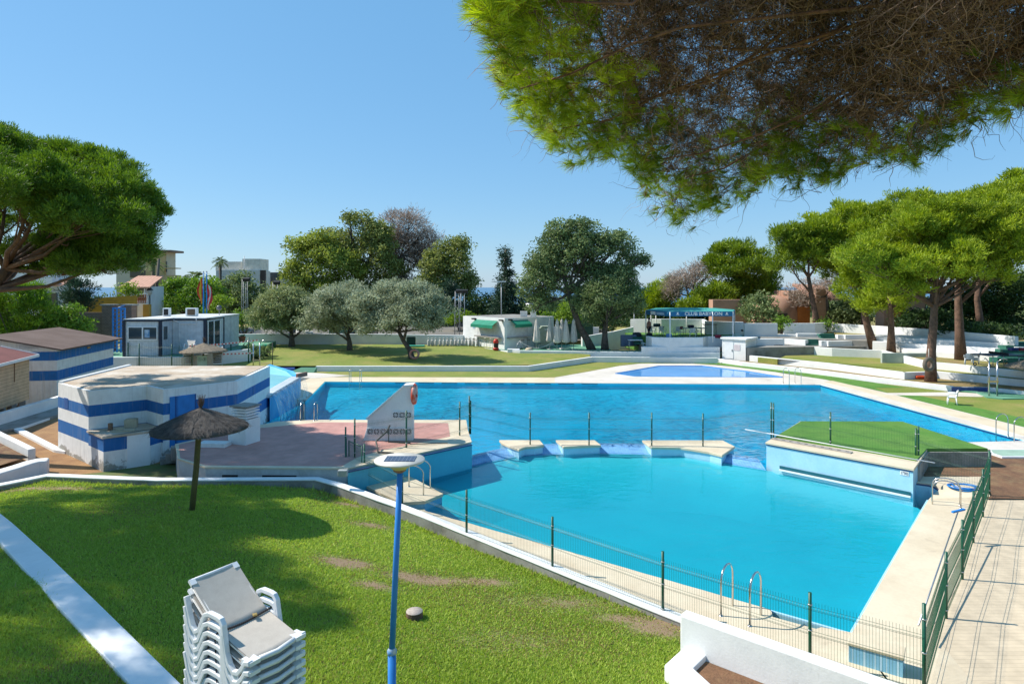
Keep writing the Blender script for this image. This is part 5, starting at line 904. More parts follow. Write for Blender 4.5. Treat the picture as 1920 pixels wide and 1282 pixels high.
OAK = leafmat("oak_leaves", (.07, .11, .04), (.29, .36, .15), .3); DKLEAF = leafmat("dark_leaves", (.018, .045, .014), (.075, .13, .035), .25); BROWNT = leafmat("dead_twigs", (.22, .165, .13), (.54, .43, .35), .15); BUSH = leafmat("bush_leaves", (.07, .14, .02), (.27, .42, .055), .35); LIME = leafmat("lime_leaves", (.12, .20, .02), (.30, .42, .06), .35); SPRUCE = leafmat("spruce_needles", (.018, .045, .03), (.06, .11, .06), .2)
STY = {"pine": dict(l=.0062, w=.0012, rc=.080, k=3.6, cover=.9, up=.6, out=.9, rnd=.45, shell=.66), "leaf": dict(l=.0048, w=.0022, rc=.10, k=4.2, cover=.65, up=.0, out=.5, rnd=.9, shell=.45), "olive": dict(l=.0050, w=.0015, rc=.09, k=5.0, cover=.75, up=.25, out=.6, rnd=.8, shell=.45),
       "euc": dict(l=.0050, w=.0019, rc=.09, k=4.0, cover=.6, up=-.45, out=.35, rnd=.7, shell=.35), "sparse": dict(l=.0075, w=.0007, rc=.10, k=4.0, cover=.16, up=.35, out=.8, rnd=.5, shell=.2), "spruce": dict(l=.0050, w=.0014, rc=.05, k=4.5, cover=.8, up=-.15, out=1.0, rnd=.4, shell=.2)}
def foliage(lobes, d, sty, rng, minrc=0.0, dens=1.0):
    S = STY[sty]; Ps, Ds, Ls, Ws, Ts = [], [], [], [], []
    for (c, r) in lobes:
        c, r = np.array(c), np.array(r); rm = float(np.cbrt(r.prod())); rc = max(S["rc"]*rm*2.2, .012*d, minrc)
        nc = max(6, int(S["k"]*dens*(rm/rc)**2*2.2)); u = unit(rng.normal(size=(nc, 3))); u[:, 2] = np.where(u[:, 2] < -.55, -u[:, 2], u[:, 2]); rad = S["shell"]+(1-S["shell"])*rng.random(nc)**.6; rad *= 1+.16*rng.normal(size=nc)*(rng.random(nc) < .5)
        cc = c+u*r*rad[:, None]; l, w = S["l"]*d, S["w"]*d; per = max(8, int(S["cover"]*4.0*rc*rc/(l*w*.5)*.55)); n = nc*per; idx = np.repeat(np.arange(nc), per)
        g = unit(rng.normal(size=(n, 3)))*(rng.random(n)**.45)[:, None]*rc*(.7+.6*rng.random(nc))[idx][:, None]; g[:, 2] *= .7
        pos = cc[idx]+g; dr = unit(S["out"]*(u[idx]*.5+unit(g)*.7)+np.array([0, 0, S["up"]])+S["rnd"]*rng.normal(size=(n, 3)))
        t = np.clip(.45+.22*rng.normal(size=nc)[idx]+.16*rng.normal(size=n), 0, 1); Ps.append(pos); Ds.append(dr); Ls.append(l*(.7+.6*rng.random(n))); Ws.append(w*(.7+.6*rng.random(n))); Ts.append(t)
    P_, D_, L_2, W_2, T_ = (np.concatenate(q) for q in (Ps, Ds, Ls, Ws, Ts)); return leaf_quads(P_, D_, L_2, W_2, rng), T_
def pxl(lobes, d, rng, depth=.8, dj=.5):
    out = []
    for q in lobes:
        px, py, rx, ry = q[:4]; dd = q[4] if len(q) > 4 else rng.uniform(-dj, dj)*rx*d/F; D = d+dd; c = Q(px, py, D); out.append((c, (rx*D/F, max(rx, ry)*depth*D/F, ry*D/F)))
    return out
NT = [0]
def tree(name, label, cat, d, base, trunk, lobes, sty, leafm, bark=None, group=None, limbs=True, depth=.85, r0=.3, dens=1.0, bz=None, raw=False, minrc=0.0, twig=0):
    """trunk: photo points at depth d, from foot to fork; lobes: photo ellipses at that depth"""
    NT[0] += 1; rng = np.random.default_rng(100+NT[0]); b = base if raw else (Q(base[0], base[1], d)[0], d, bz if bz is not None else Q(base[0], base[1], d)[2])
    t = thing(name, label, cat, b, group); lb = lobes if raw else pxl(lobes, d, rng, depth); m = MB(); tp = [b]+[(p if raw else Q(p[0], p[1], d)) for p in trunk]
    tp[0] = (b[0], b[1], b[2]-.3); n = len(tp); m.tube(tp, [r0*1.25]+[r0*(1-.45*i/max(1, n-1)) for i in range(1, n)], 10)
    if limbs:
        for k, (c, r) in enumerate(lb):
            i = n-1 if n < 3 or rng.random() < .6 else n-2; s = Vector(tp[i]); e = Vector(c); mid = s.lerp(e, .5)+Vector((0, 0, -.06*(e-s).length)); m.tube([s, s.lerp(mid, .6)+Vector((rng.normal()*.1, rng.normal()*.1, 0)), mid, e], [r0*.42, r0*.33, r0*.26, r0*.10], 7)
            for q in range(4+twig):
                u = unit(rng.normal(size=3)); f = rng.uniform(.35, 1); s2 = s.lerp(e, f) if f < 1 else e; e2 = Vector(np.array(c)+u*np.array(r)*.85); m.tube([s2, s2.lerp(e2, .5)+Vector((rng.normal()*.12, rng.normal()*.12, rng.normal()*.12)), e2], [r0*.15, r0*.09, r0*.03], 5)
    if sty == "pine":                # billowing puffs round the outline of each limb's foliage
        puffs = []
        for c, r in lb:
            c, r = np.array(c), np.array(r)
            for q in range(7):
                u = unit(rng.normal(size=3)); u[2] = abs(u[2])*.9-.25; u = unit(u); k = rng.uniform(.26, .42); puffs.append((tuple(c+u*r*rng.uniform(.8, 1.02)), tuple(np.full(3, k*float(np.cbrt(r.prod())))*np.array([1.1, 1.1, .85]))))
        lb = [(c, tuple(np.array(r)*.88)) for c, r in lb]+puffs
    m.build("trunk", bark or BARK, t); V, T = foliage(lb, d, sty, rng, minrc, dens); attr_mesh("crown", V, 4, T, leafm, t); return t
def bush(name, label, d, lobes, leafm, sty="leaf", bz=1.5, dens=1.0, cat="bush", group=None, sz=None):
    NT[0] += 1; rng = np.random.default_rng(100+NT[0]); lb = pxl(lobes, d, rng, .9); x = float(np.mean([c[0] for c, r in lb])); t = thing(name, label, cat, (x, d, bz), group); m = MB()
    for c, r in lb:
        for q in range(5): u = unit(rng.normal(size=3)); e = Vector(np.array(c)+u*np.array(r)*.7); m.tube([(x+rng.normal()*.1, d, bz-.2), ((x+e.x)/2+rng.normal()*.2, (d+e.y)/2, (bz+e.z)/2), e], [.06, .04, .01], 5)
    m.build("stems", BARKG, t); V, T = foliage(lb, d, sty, rng, 0, dens); attr_mesh("foliage", V, 4, T, leafm, t); return t
# the big pine at the left and the pines that shade the lawn from outside the frame
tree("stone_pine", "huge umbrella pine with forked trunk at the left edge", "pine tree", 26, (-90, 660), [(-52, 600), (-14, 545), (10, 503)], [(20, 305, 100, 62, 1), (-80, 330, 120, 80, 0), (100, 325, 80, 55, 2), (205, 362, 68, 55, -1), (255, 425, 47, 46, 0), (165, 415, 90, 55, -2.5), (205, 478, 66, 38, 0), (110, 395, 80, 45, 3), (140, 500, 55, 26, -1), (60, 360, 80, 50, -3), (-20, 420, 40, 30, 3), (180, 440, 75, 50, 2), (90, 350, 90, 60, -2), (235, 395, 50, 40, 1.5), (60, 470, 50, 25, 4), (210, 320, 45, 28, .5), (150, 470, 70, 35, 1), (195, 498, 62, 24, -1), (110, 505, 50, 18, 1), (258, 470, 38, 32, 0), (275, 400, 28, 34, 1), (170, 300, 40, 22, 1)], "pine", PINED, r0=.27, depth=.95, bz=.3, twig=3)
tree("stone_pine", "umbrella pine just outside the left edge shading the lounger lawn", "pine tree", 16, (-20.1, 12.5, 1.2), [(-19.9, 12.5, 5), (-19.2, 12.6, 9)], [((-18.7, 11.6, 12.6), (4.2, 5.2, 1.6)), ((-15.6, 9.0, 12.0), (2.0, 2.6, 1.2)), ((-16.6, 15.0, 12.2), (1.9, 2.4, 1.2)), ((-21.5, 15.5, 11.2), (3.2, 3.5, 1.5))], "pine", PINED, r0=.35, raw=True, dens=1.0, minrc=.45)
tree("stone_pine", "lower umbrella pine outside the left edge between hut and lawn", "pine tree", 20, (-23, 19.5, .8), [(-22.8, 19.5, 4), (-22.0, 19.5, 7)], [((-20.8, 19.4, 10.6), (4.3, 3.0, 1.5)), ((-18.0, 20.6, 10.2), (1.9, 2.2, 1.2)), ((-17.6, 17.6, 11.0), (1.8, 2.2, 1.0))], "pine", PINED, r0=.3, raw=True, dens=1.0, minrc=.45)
# pines of the right terraces
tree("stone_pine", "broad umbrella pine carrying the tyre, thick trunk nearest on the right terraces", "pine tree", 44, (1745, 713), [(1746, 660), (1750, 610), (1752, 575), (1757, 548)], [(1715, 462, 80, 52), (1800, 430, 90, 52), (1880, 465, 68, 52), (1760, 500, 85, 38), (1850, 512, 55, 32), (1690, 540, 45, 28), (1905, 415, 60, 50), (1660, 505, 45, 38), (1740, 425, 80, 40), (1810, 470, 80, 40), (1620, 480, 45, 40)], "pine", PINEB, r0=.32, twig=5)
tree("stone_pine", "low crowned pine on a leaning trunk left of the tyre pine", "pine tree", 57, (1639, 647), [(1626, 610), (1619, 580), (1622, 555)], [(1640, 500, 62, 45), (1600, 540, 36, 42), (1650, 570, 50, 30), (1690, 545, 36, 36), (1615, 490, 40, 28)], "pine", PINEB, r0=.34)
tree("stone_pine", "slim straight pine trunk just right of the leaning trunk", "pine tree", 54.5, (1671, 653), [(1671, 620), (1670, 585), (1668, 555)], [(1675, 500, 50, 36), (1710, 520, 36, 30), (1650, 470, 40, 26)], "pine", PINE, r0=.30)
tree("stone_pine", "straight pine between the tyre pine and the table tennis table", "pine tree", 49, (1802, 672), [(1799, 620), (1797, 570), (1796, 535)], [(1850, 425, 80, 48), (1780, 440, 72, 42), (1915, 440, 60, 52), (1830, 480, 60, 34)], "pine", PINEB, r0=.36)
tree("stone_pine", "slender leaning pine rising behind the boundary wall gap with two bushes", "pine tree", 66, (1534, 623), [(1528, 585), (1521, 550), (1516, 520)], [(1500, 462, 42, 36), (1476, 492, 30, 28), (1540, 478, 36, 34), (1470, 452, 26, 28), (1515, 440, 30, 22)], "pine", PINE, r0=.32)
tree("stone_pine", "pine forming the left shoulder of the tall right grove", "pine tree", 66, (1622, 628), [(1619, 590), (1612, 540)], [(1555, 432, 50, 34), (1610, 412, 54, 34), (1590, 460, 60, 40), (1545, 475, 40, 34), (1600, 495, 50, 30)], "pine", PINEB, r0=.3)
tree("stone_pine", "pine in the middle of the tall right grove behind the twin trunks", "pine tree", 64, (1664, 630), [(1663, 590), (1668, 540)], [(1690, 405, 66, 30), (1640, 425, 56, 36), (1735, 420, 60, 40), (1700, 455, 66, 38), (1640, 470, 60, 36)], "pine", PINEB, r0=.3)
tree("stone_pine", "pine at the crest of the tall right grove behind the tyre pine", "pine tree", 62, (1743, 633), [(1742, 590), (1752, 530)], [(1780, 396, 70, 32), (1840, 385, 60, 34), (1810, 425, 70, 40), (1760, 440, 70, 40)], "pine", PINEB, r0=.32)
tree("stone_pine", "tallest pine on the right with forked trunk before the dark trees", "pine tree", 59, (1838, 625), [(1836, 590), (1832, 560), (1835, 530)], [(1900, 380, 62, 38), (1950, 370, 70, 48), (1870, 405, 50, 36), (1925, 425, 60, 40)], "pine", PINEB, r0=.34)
tree("dark_tree", "dark dense evergreen behind the right end of the boundary wall", "tree", 68, (1870, 640), [(1868, 610), (1866, 590)], [(1800, 570, 55, 38), (1865, 555, 55, 50), (1920, 570, 55, 60), (1770, 600, 40, 26), (1840, 600, 60, 30), (1910, 620, 50, 25)], "leaf", DKLEAF, BARKG, dens=1.2)
bush("hedge_bush", "low ragged bush along the wall below the pink house corner", 60, [(1720, 600, 40, 18), (1760, 605, 30, 22), (1700, 608, 22, 12)], DKLEAF, bz=2.4); bush("hedge_bush", "broad green bush between the pink pillar and the twin trunks", 70, [(1590, 588, 36, 28), (1615, 600, 28, 18), (1570, 600, 22, 16)], OAK, bz=2.4)
bush("hedge_bush", "dark grassy shrubs behind the stepped end of the boundary wall", 56, [(1800, 618, 40, 14), (1850, 622, 40, 14), (1900, 628, 35, 18)], DKLEAF, bz=2.4)
bush("round_bush", "dense green bush behind the grey boundary wall stretch", 69, [(1422, 575, 34, 26), (1440, 592, 24, 18), (1408, 592, 22, 16)], OAK, bz=2.4); bush("round_bush", "small round bush in the gap of the boundary wall", 63.5, [(1469, 612, 13, 15), (1463, 605, 9, 9)], BUSH, bz=2.3); bush("round_bush", "small round bush against the leaning pine's foot", 64.5, [(1545, 611, 11, 14)], BUSH, bz=2.3)
tree("aleppo_pine", "full rounded pine left of the right grove behind the awning's end", "pine tree", 80, (1386, 610), [(1384, 580), (1386, 545)], [(1384, 472, 38, 20), (1408, 505, 42, 34), (1362, 525, 36, 30), (1425, 540, 34, 28), (1385, 560, 46, 26), (1350, 500, 22, 24)], "pine", PINE, r0=.35)
tree("aleppo_pine", "short yellow green pine just left of the brown bare tree", "pine tree", 84, (1226, 610), [(1228, 585), (1230, 570)], [(1235, 560, 34, 24), (1205, 575, 26, 24), (1258, 550, 24, 22), (1225, 590, 36, 18)], "pine", PINEB, r0=.3)
tree("aleppo_pine", "low pine behind the middle of the green awning", "pine tree", 78, (1330, 610), [(1330, 590)], [(1320, 565, 34, 22), (1345, 555, 26, 22), (1300, 580, 28, 16)], "pine", PINE, r0=.28)
tree("bare_tree", "brown leafless tree between the pines behind the awning", "tree", 82, (1287, 610), [(1288, 580), (1290, 555)], [(1285, 530, 36, 26), (1312, 510, 26, 20), (1262, 545, 22, 26), (1335, 505, 16, 16)], "sparse", BROWNT, BARKG, r0=.3, dens=2.6, twig=14)
tree("bare_tree", "thin grey leafless tree in front of the pink house", "tree", 70, (1556, 610), [(1552, 580), (1550, 555)], [(1530, 545, 46, 24), (1500, 560, 36, 26), (1560, 535, 30, 22)], "sparse", BROWNT, BARKG, r0=.2, dens=.9, twig=14)
tree("cork_oak", "tall leaning cork oak with spreading dark crown beside the parasols", "oak tree", 62, (1112, 656), [(1100, 635), (1086, 612), (1077, 585), (1066, 550), (1058, 520)], [(1050, 468, 48, 40), (1088, 437, 44, 26), (1012, 515, 34, 44), (1130, 468, 36, 34), (1168, 450, 24, 20), (1197, 492, 22, 13), (1115, 520, 46, 28), (1040, 535, 38, 34), (1050, 432, 28, 18), (993, 540, 20, 30), (1175, 475, 22, 20), (1070, 495, 50, 38), (1100, 470, 46, 34), (1025, 500, 36, 40), (1010, 570, 26, 26), (1205, 490, 16, 14)], "leaf", OAK, BARKG, r0=.38, twig=4)
tree("round_oak", "smaller straight trunked grey green oak right of the leaning one", "oak tree", 61.5, (1134, 656), [(1134, 630), (1135, 605)], [(1140, 555, 50, 40), (1172, 538, 30, 34), (1106, 570, 32, 32), (1132, 598, 38, 16), (1158, 515, 32, 20), (1185, 575, 24, 26)], "olive", OAK, BARKG, r0=.36, dens=1.2)
tree("spruce", "dark pointed spruce rising behind the kiosk", "conifer", 78, (948, 615), [(948, 560), (948, 490), (948, 468)], [(948, 478, 4, 12, 0), (948, 498, 9, 12, 0), (947, 518, 15, 12, 0), (949, 538, 20, 13, 0), (947, 558, 25, 14, 0), (949, 580, 31, 16, 0), (948, 600, 33, 16, 0)], "spruce", SPRUCE, r0=.25, limbs=False, depth=1.0, dens=1.3)
for lab, d, lb, mt in (("dark rounded tree left of the spruce", 86, [(905, 572, 26, 20), (885, 588, 26, 18), (915, 595, 30, 18)], DKLEAF), ("dark green tree behind the kiosk roof pipe", 80, [(1000, 575, 36, 30), (1030, 590, 34, 24), (980, 600, 30, 20)], DKLEAF), ("bright green small tree between kiosk and leaning oak", 74, [(1040, 600, 24, 20), (1015, 606, 20, 14)], BUSH), ("yellow green shrub behind the leaning oak trunk", 72, [(1062, 590, 16, 24), (1075, 605, 14, 14)], LIME), ("dark tree mass behind the left end of the awning", 82, [(1170, 600, 40, 22), (1270, 598, 40, 20), (1220, 604, 40, 18)], DKLEAF)):
    tree("background_tree", lab, "tree", d, (lb[0][0], 620), [(lb[0][0], lb[0][1])], lb, "leaf", mt, BARKG, r0=.2, bz=1.8)
tree("eucalyptus", "yellow green broad tree at the left of the tall central group", "tree", 88, (600, 615), [(603, 580), (606, 550)], [(588, 478, 42, 36), (562, 520, 26, 34), (615, 500, 44, 40), (580, 545, 40, 30), (630, 545, 44, 28), (545, 515, 16, 24), (650, 510, 36, 38), (565, 470, 30, 26), (600, 455, 30, 22), (545, 555, 26, 22), (610, 585, 60, 18)], "euc", EUCY, BARKG, r0=.35, dens=1.3)
tree("eucalyptus", "tallest dark eucalyptus with open crown in the central group", "tree", 91, (676, 615), [(672, 570), (667, 520), (664, 480)], [(640, 452, 28, 26), (658, 418, 20, 14), (700, 440, 30, 28), (672, 470, 34, 28), (708, 478, 24, 30), (650, 490, 30, 26), (690, 515, 30, 22), (612, 438, 12, 11), (690, 412, 18, 12), (630, 475, 34, 34), (715, 450, 26, 36), (680, 545, 34, 26), (722, 500, 22, 30), (655, 408, 14, 9)], "euc", EUC, BARKG, r0=.4, dens=1.2, twig=5)
tree("dying_eucalyptus", "half bare brown crowned tree in the middle of the central group", "tree", 94, (745, 615), [(748, 570), (750, 520), (752, 480)], [(745, 445, 24, 26), (790, 440, 26, 18), (735, 500, 26, 36), (785, 490, 36, 30), (755, 540, 36, 30), (770, 415, 34, 22), (735, 412, 22, 18), (805, 470, 34, 36), (760, 470, 40, 36), (815, 510, 26, 30), (725, 465, 22, 34)], "sparse", BROWNT, BARKG, r0=.35, dens=2.4, twig=16)
bush("undergrowth", "dark shrubs below the half bare brown tree", 93, [(740, 565, 36, 36), (775, 580, 40, 24), (720, 540, 20, 30), (745, 520, 18, 34), (790, 560, 34, 30), (730, 555, 30, 30), (805, 585, 36, 20)], EUC, bz=1.6)
tree("eucalyptus", "olive green eucalyptus at the right end of the central group", "tree", 89, (842, 615), [(842, 570), (842, 520)], [(846, 470, 28, 24), (862, 505, 26, 32), (832, 505, 28, 30), (870, 545, 20, 18), (818, 530, 28, 28), (845, 540, 38, 26), (882, 560, 14, 12), (815, 500, 26, 30), (800, 545, 34, 30), (862, 465, 20, 22), (880, 530, 16, 24)], "euc", EUC, BARKG, r0=.35, dens=1.3)
tree("cypress", "dark cypresses standing before the right eucalyptus", "conifer", 84, (842, 615), [(842, 560)], [(845, 545, 9, 26, 0), (832, 575, 22, 22, 0), (852, 580, 24, 22, 0)], "spruce", SPRUCE, r0=.2, limbs=False); bush("flowering_bush", "bright yellow green bush between the lattice masts and kiosk", 76, [(862, 592, 16, 10), (850, 600, 14, 9), (884, 600, 12, 10)], LIME, bz=1.6); bush("undergrowth", "dark low hedge behind the olive trees", 84, [(560, 600, 60, 16), (650, 600, 70, 16), (760, 605, 70, 14), (820, 606, 40, 14)], DKLEAF, bz=1.6, cat="hedge")
# olives on the lawn
tree("olive_tree", "rightmost lawn olive with forked trunk and a life ring", "olive tree", 56.5, (774, 673), [(768, 655), (757, 640), (748, 622)], [(693, 577, 40, 33), (744, 559, 51, 33), (796, 573, 42, 40), (763, 599, 58, 30), (710, 608, 37, 23), (814, 607, 23, 21), (772, 556, 42, 26)], "olive", OLIVE, BARKG, r0=.26, dens=1.3, twig=3)
tree("olive_tree", "middle lawn olive between the other two", "olive tree", 62, (656, 658), [(655, 640), (652, 625)], [(638, 573, 54, 35), (605, 599, 37, 28), (694, 590, 40, 33), (655, 552, 37, 21), (649, 607, 51, 23)], "olive", OLIVE, BARKG, r0=.28, dens=1.3, twig=3)
tree("olive_tree", "leftmost lawn olive with yellowish crown", "olive tree", 65, (547, 652), [(547, 635), (546, 622)], [(545, 577, 47, 33), (498, 599, 33, 28), (511, 573, 30, 23), (584, 599, 35, 28), (539, 556, 30, 16), (545, 607, 42, 21)], "olive", leafmat("olive_leaves_yellow", (.15, .18, .075), (.40, .44, .20), .28), BARKG, r0=.32, dens=1.3, twig=3)
# left background
tree("leafy_tree", "light green broad tree behind the office containers", "tree", 78, (345, 620), [(345, 590)], [(345, 552, 40, 26), (312, 565, 22, 20), (385, 545, 34, 26), (360, 575, 46, 20), (330, 540, 22, 14)], "leaf", BUSH, BARKG, r0=.25, bz=1.8, dens=1.3); tree("leafy_tree", "dark green tree right of the flagpoles", "tree", 92, (450, 620), [(448, 590)], [(440, 535, 30, 20), (465, 555, 32, 26), (420, 555, 26, 24), (478, 585, 24, 26), (445, 585, 36, 24)], "leaf", OAK, BARKG, r0=.25, bz=1.5, dens=1.3)
tree("leafy_tree", "small pale tree between the modern building and the central group", "tree", 86, (520, 620), [(520, 590)], [(522, 555, 20, 24), (505, 575, 18, 20), (535, 580, 16, 20)], "euc", EUC, BARKG, r0=.2, bz=1.5)
bush("yellow_bush", "bright yellow green bush right behind the containers", 74, [(415, 572, 20, 16), (400, 582, 16, 12)], LIME, bz=1.8); bush("lime_bush", "vivid lime bush above the yellow wall", 69, [(232, 545, 15, 13), (245, 552, 12, 9)], LIME, bz=4.5); bush("hedge_bush", "bright green hedge bush beyond the container terrace", 70, [(448, 605, 16, 18), (478, 608, 20, 14), (440, 615, 12, 10)], BUSH, bz=1.5)
bush("conifer_bush", "feathery bright green conifer hedge at the left edge", 51, [(20, 560, 38, 30), (55, 545, 26, 14), (10, 600, 40, 40), (60, 590, 30, 34), (45, 625, 50, 26)], leafmat("feathery_green", (.05, .12, .015), (.25, .40, .04), .33), "pine", bz=1.0, dens=1.3); bush("leafy_shrub", "grey twigged shrub with bright tips between hedge and brick wall", 53, [(105, 590, 28, 16), (120, 610, 36, 22), (95, 620, 26, 18), (150, 615, 22, 18), (140, 582, 18, 9)], BUSH, bz=1.0, dens=1.2)
bush("dark_conifer", "dark blue green conifer before the white house", 64, [(148, 545, 24, 22), (130, 558, 18, 14), (165, 560, 14, 14), (146, 570, 26, 14)], SPRUCE, "pine", bz=1.5, cat="conifer"); bush("hedge_bush", "tall dark shrubbery filling the gap behind the banded hut", 56, [(-10, 620, 40, 30), (30, 640, 50, 14), (80, 640, 40, 12), (180, 640, 30, 10)], DKLEAF, bz=1.0)
def palm(label, px, py, d, rpx, bz=1.8):
    rng = np.random.default_rng(int(px)); c = np.array(Q(px, py, d)); r = rpx*d/F; t = thing("palm_tree", label, "palm tree", (c[0], d, bz)); MB().tube([(c[0]+.2, d, bz-.3), (c[0]+.05, d, (bz+c[2])/2), tuple(c)], [.28, .2, .24], 8).build("trunk", BARKG, t); Ps, Ds = [], []
    for k in range(26):
        a = rng.random()*6.28; el = rng.uniform(-.5, 1.3); L = r*rng.uniform(.8, 1.1)
        for s in np.linspace(.25, 1, 14):
            dr = np.array([math.cos(a)*math.cos(el), math.sin(a)*math.cos(el), math.sin(el)]); p = c+dr*L*s+np.array([0, 0, -.5*L*s*s]); side = np.array([-math.sin(a), math.cos(a), 0])
            for sg in (-1, 1): Ps.append(p); Ds.append(unit(side*sg*.8+dr*.7+np.array([0, 0, -.35])))
    Ps, Ds = np.array(Ps), np.array(Ds); Ps = Ps+Ds*r*.12; n = len(Ps); V = leaf_quads(Ps, Ds, np.full(n, r*.34), np.full(n, r*.06), rng); attr_mesh("crown", V, 4, np.clip(.4+.25*rng.normal(size=n), 0, 1), OAK, t)
palm("slim palm before the far modern building", 413, 489, 104, 15); palm("shaggy palm beside the utility pole", 287, 492, 86, 22); palm("bushy palm top behind the light green tree", 365, 518, 90, 20); palm("second bushy palm top left of the flagpoles", 350, 523, 93, 15)
bush("undergrowth", "dark undergrowth between the kiosk and the awning behind the oaks", 76, [(1010, 618, 40, 16), (1080, 616, 44, 16), (1150, 614, 40, 16), (1205, 612, 36, 16)], DKLEAF, bz=1.4, cat="hedge"); bush("undergrowth", "dark hedge beyond the parked cars", 92, [(500, 606, 40, 14), (580, 610, 50, 12), (700, 612, 60, 12), (800, 612, 50, 12), (860, 612, 40, 12)], OAK, bz=1.4, cat="hedge"); bush("undergrowth", "dark shrubs behind the awning terrace wall", 80, [(1290, 602, 44, 16), (1340, 604, 30, 14), (1440, 604, 34, 14)], DKLEAF, bz=2.2, cat="hedge")
bush("hedge_bush", "low dark hedge at the far end of the container terrace", 56.5, [(482, 664, 16, 9), (466, 657, 16, 9), (495, 660, 10, 7)], OAK, bz=1.0)
tree("stone_pine", "pine deep in the right grove filling the gap above the pink house", "pine tree", 68, (1650, 622), [(1650, 590), (1645, 560)], [(1640, 512, 66, 32), (1578, 505, 42, 28), (1720, 500, 60, 30), (1600, 470, 60, 36)], "pine", PINE, r0=.28)
def far_wood():
    rng = np.random.default_rng(77); lb = []
    for px in range(-40, 1990, 34):
        d = rng.uniform(98, 112); top = 562+rng.uniform(-8, 14)+(14 if 880 < px < 935 else 0); lb.append((px+rng.uniform(-10, 10), top+22, rng.uniform(24, 34), 26, rng.uniform(-6, 6)))
        lb.append((px+rng.uniform(-14, 14), 606, 30, 20, -6))
    V, T = foliage(pxl(lb, 104, rng, .9), 104, "leaf", rng, 0, 1.0); o = attr_mesh("far_wood", V, 4, T, OAK); tag(o, "belt of far trees closing the view behind the club grounds", "wood", kind="stuff")
far_wood()
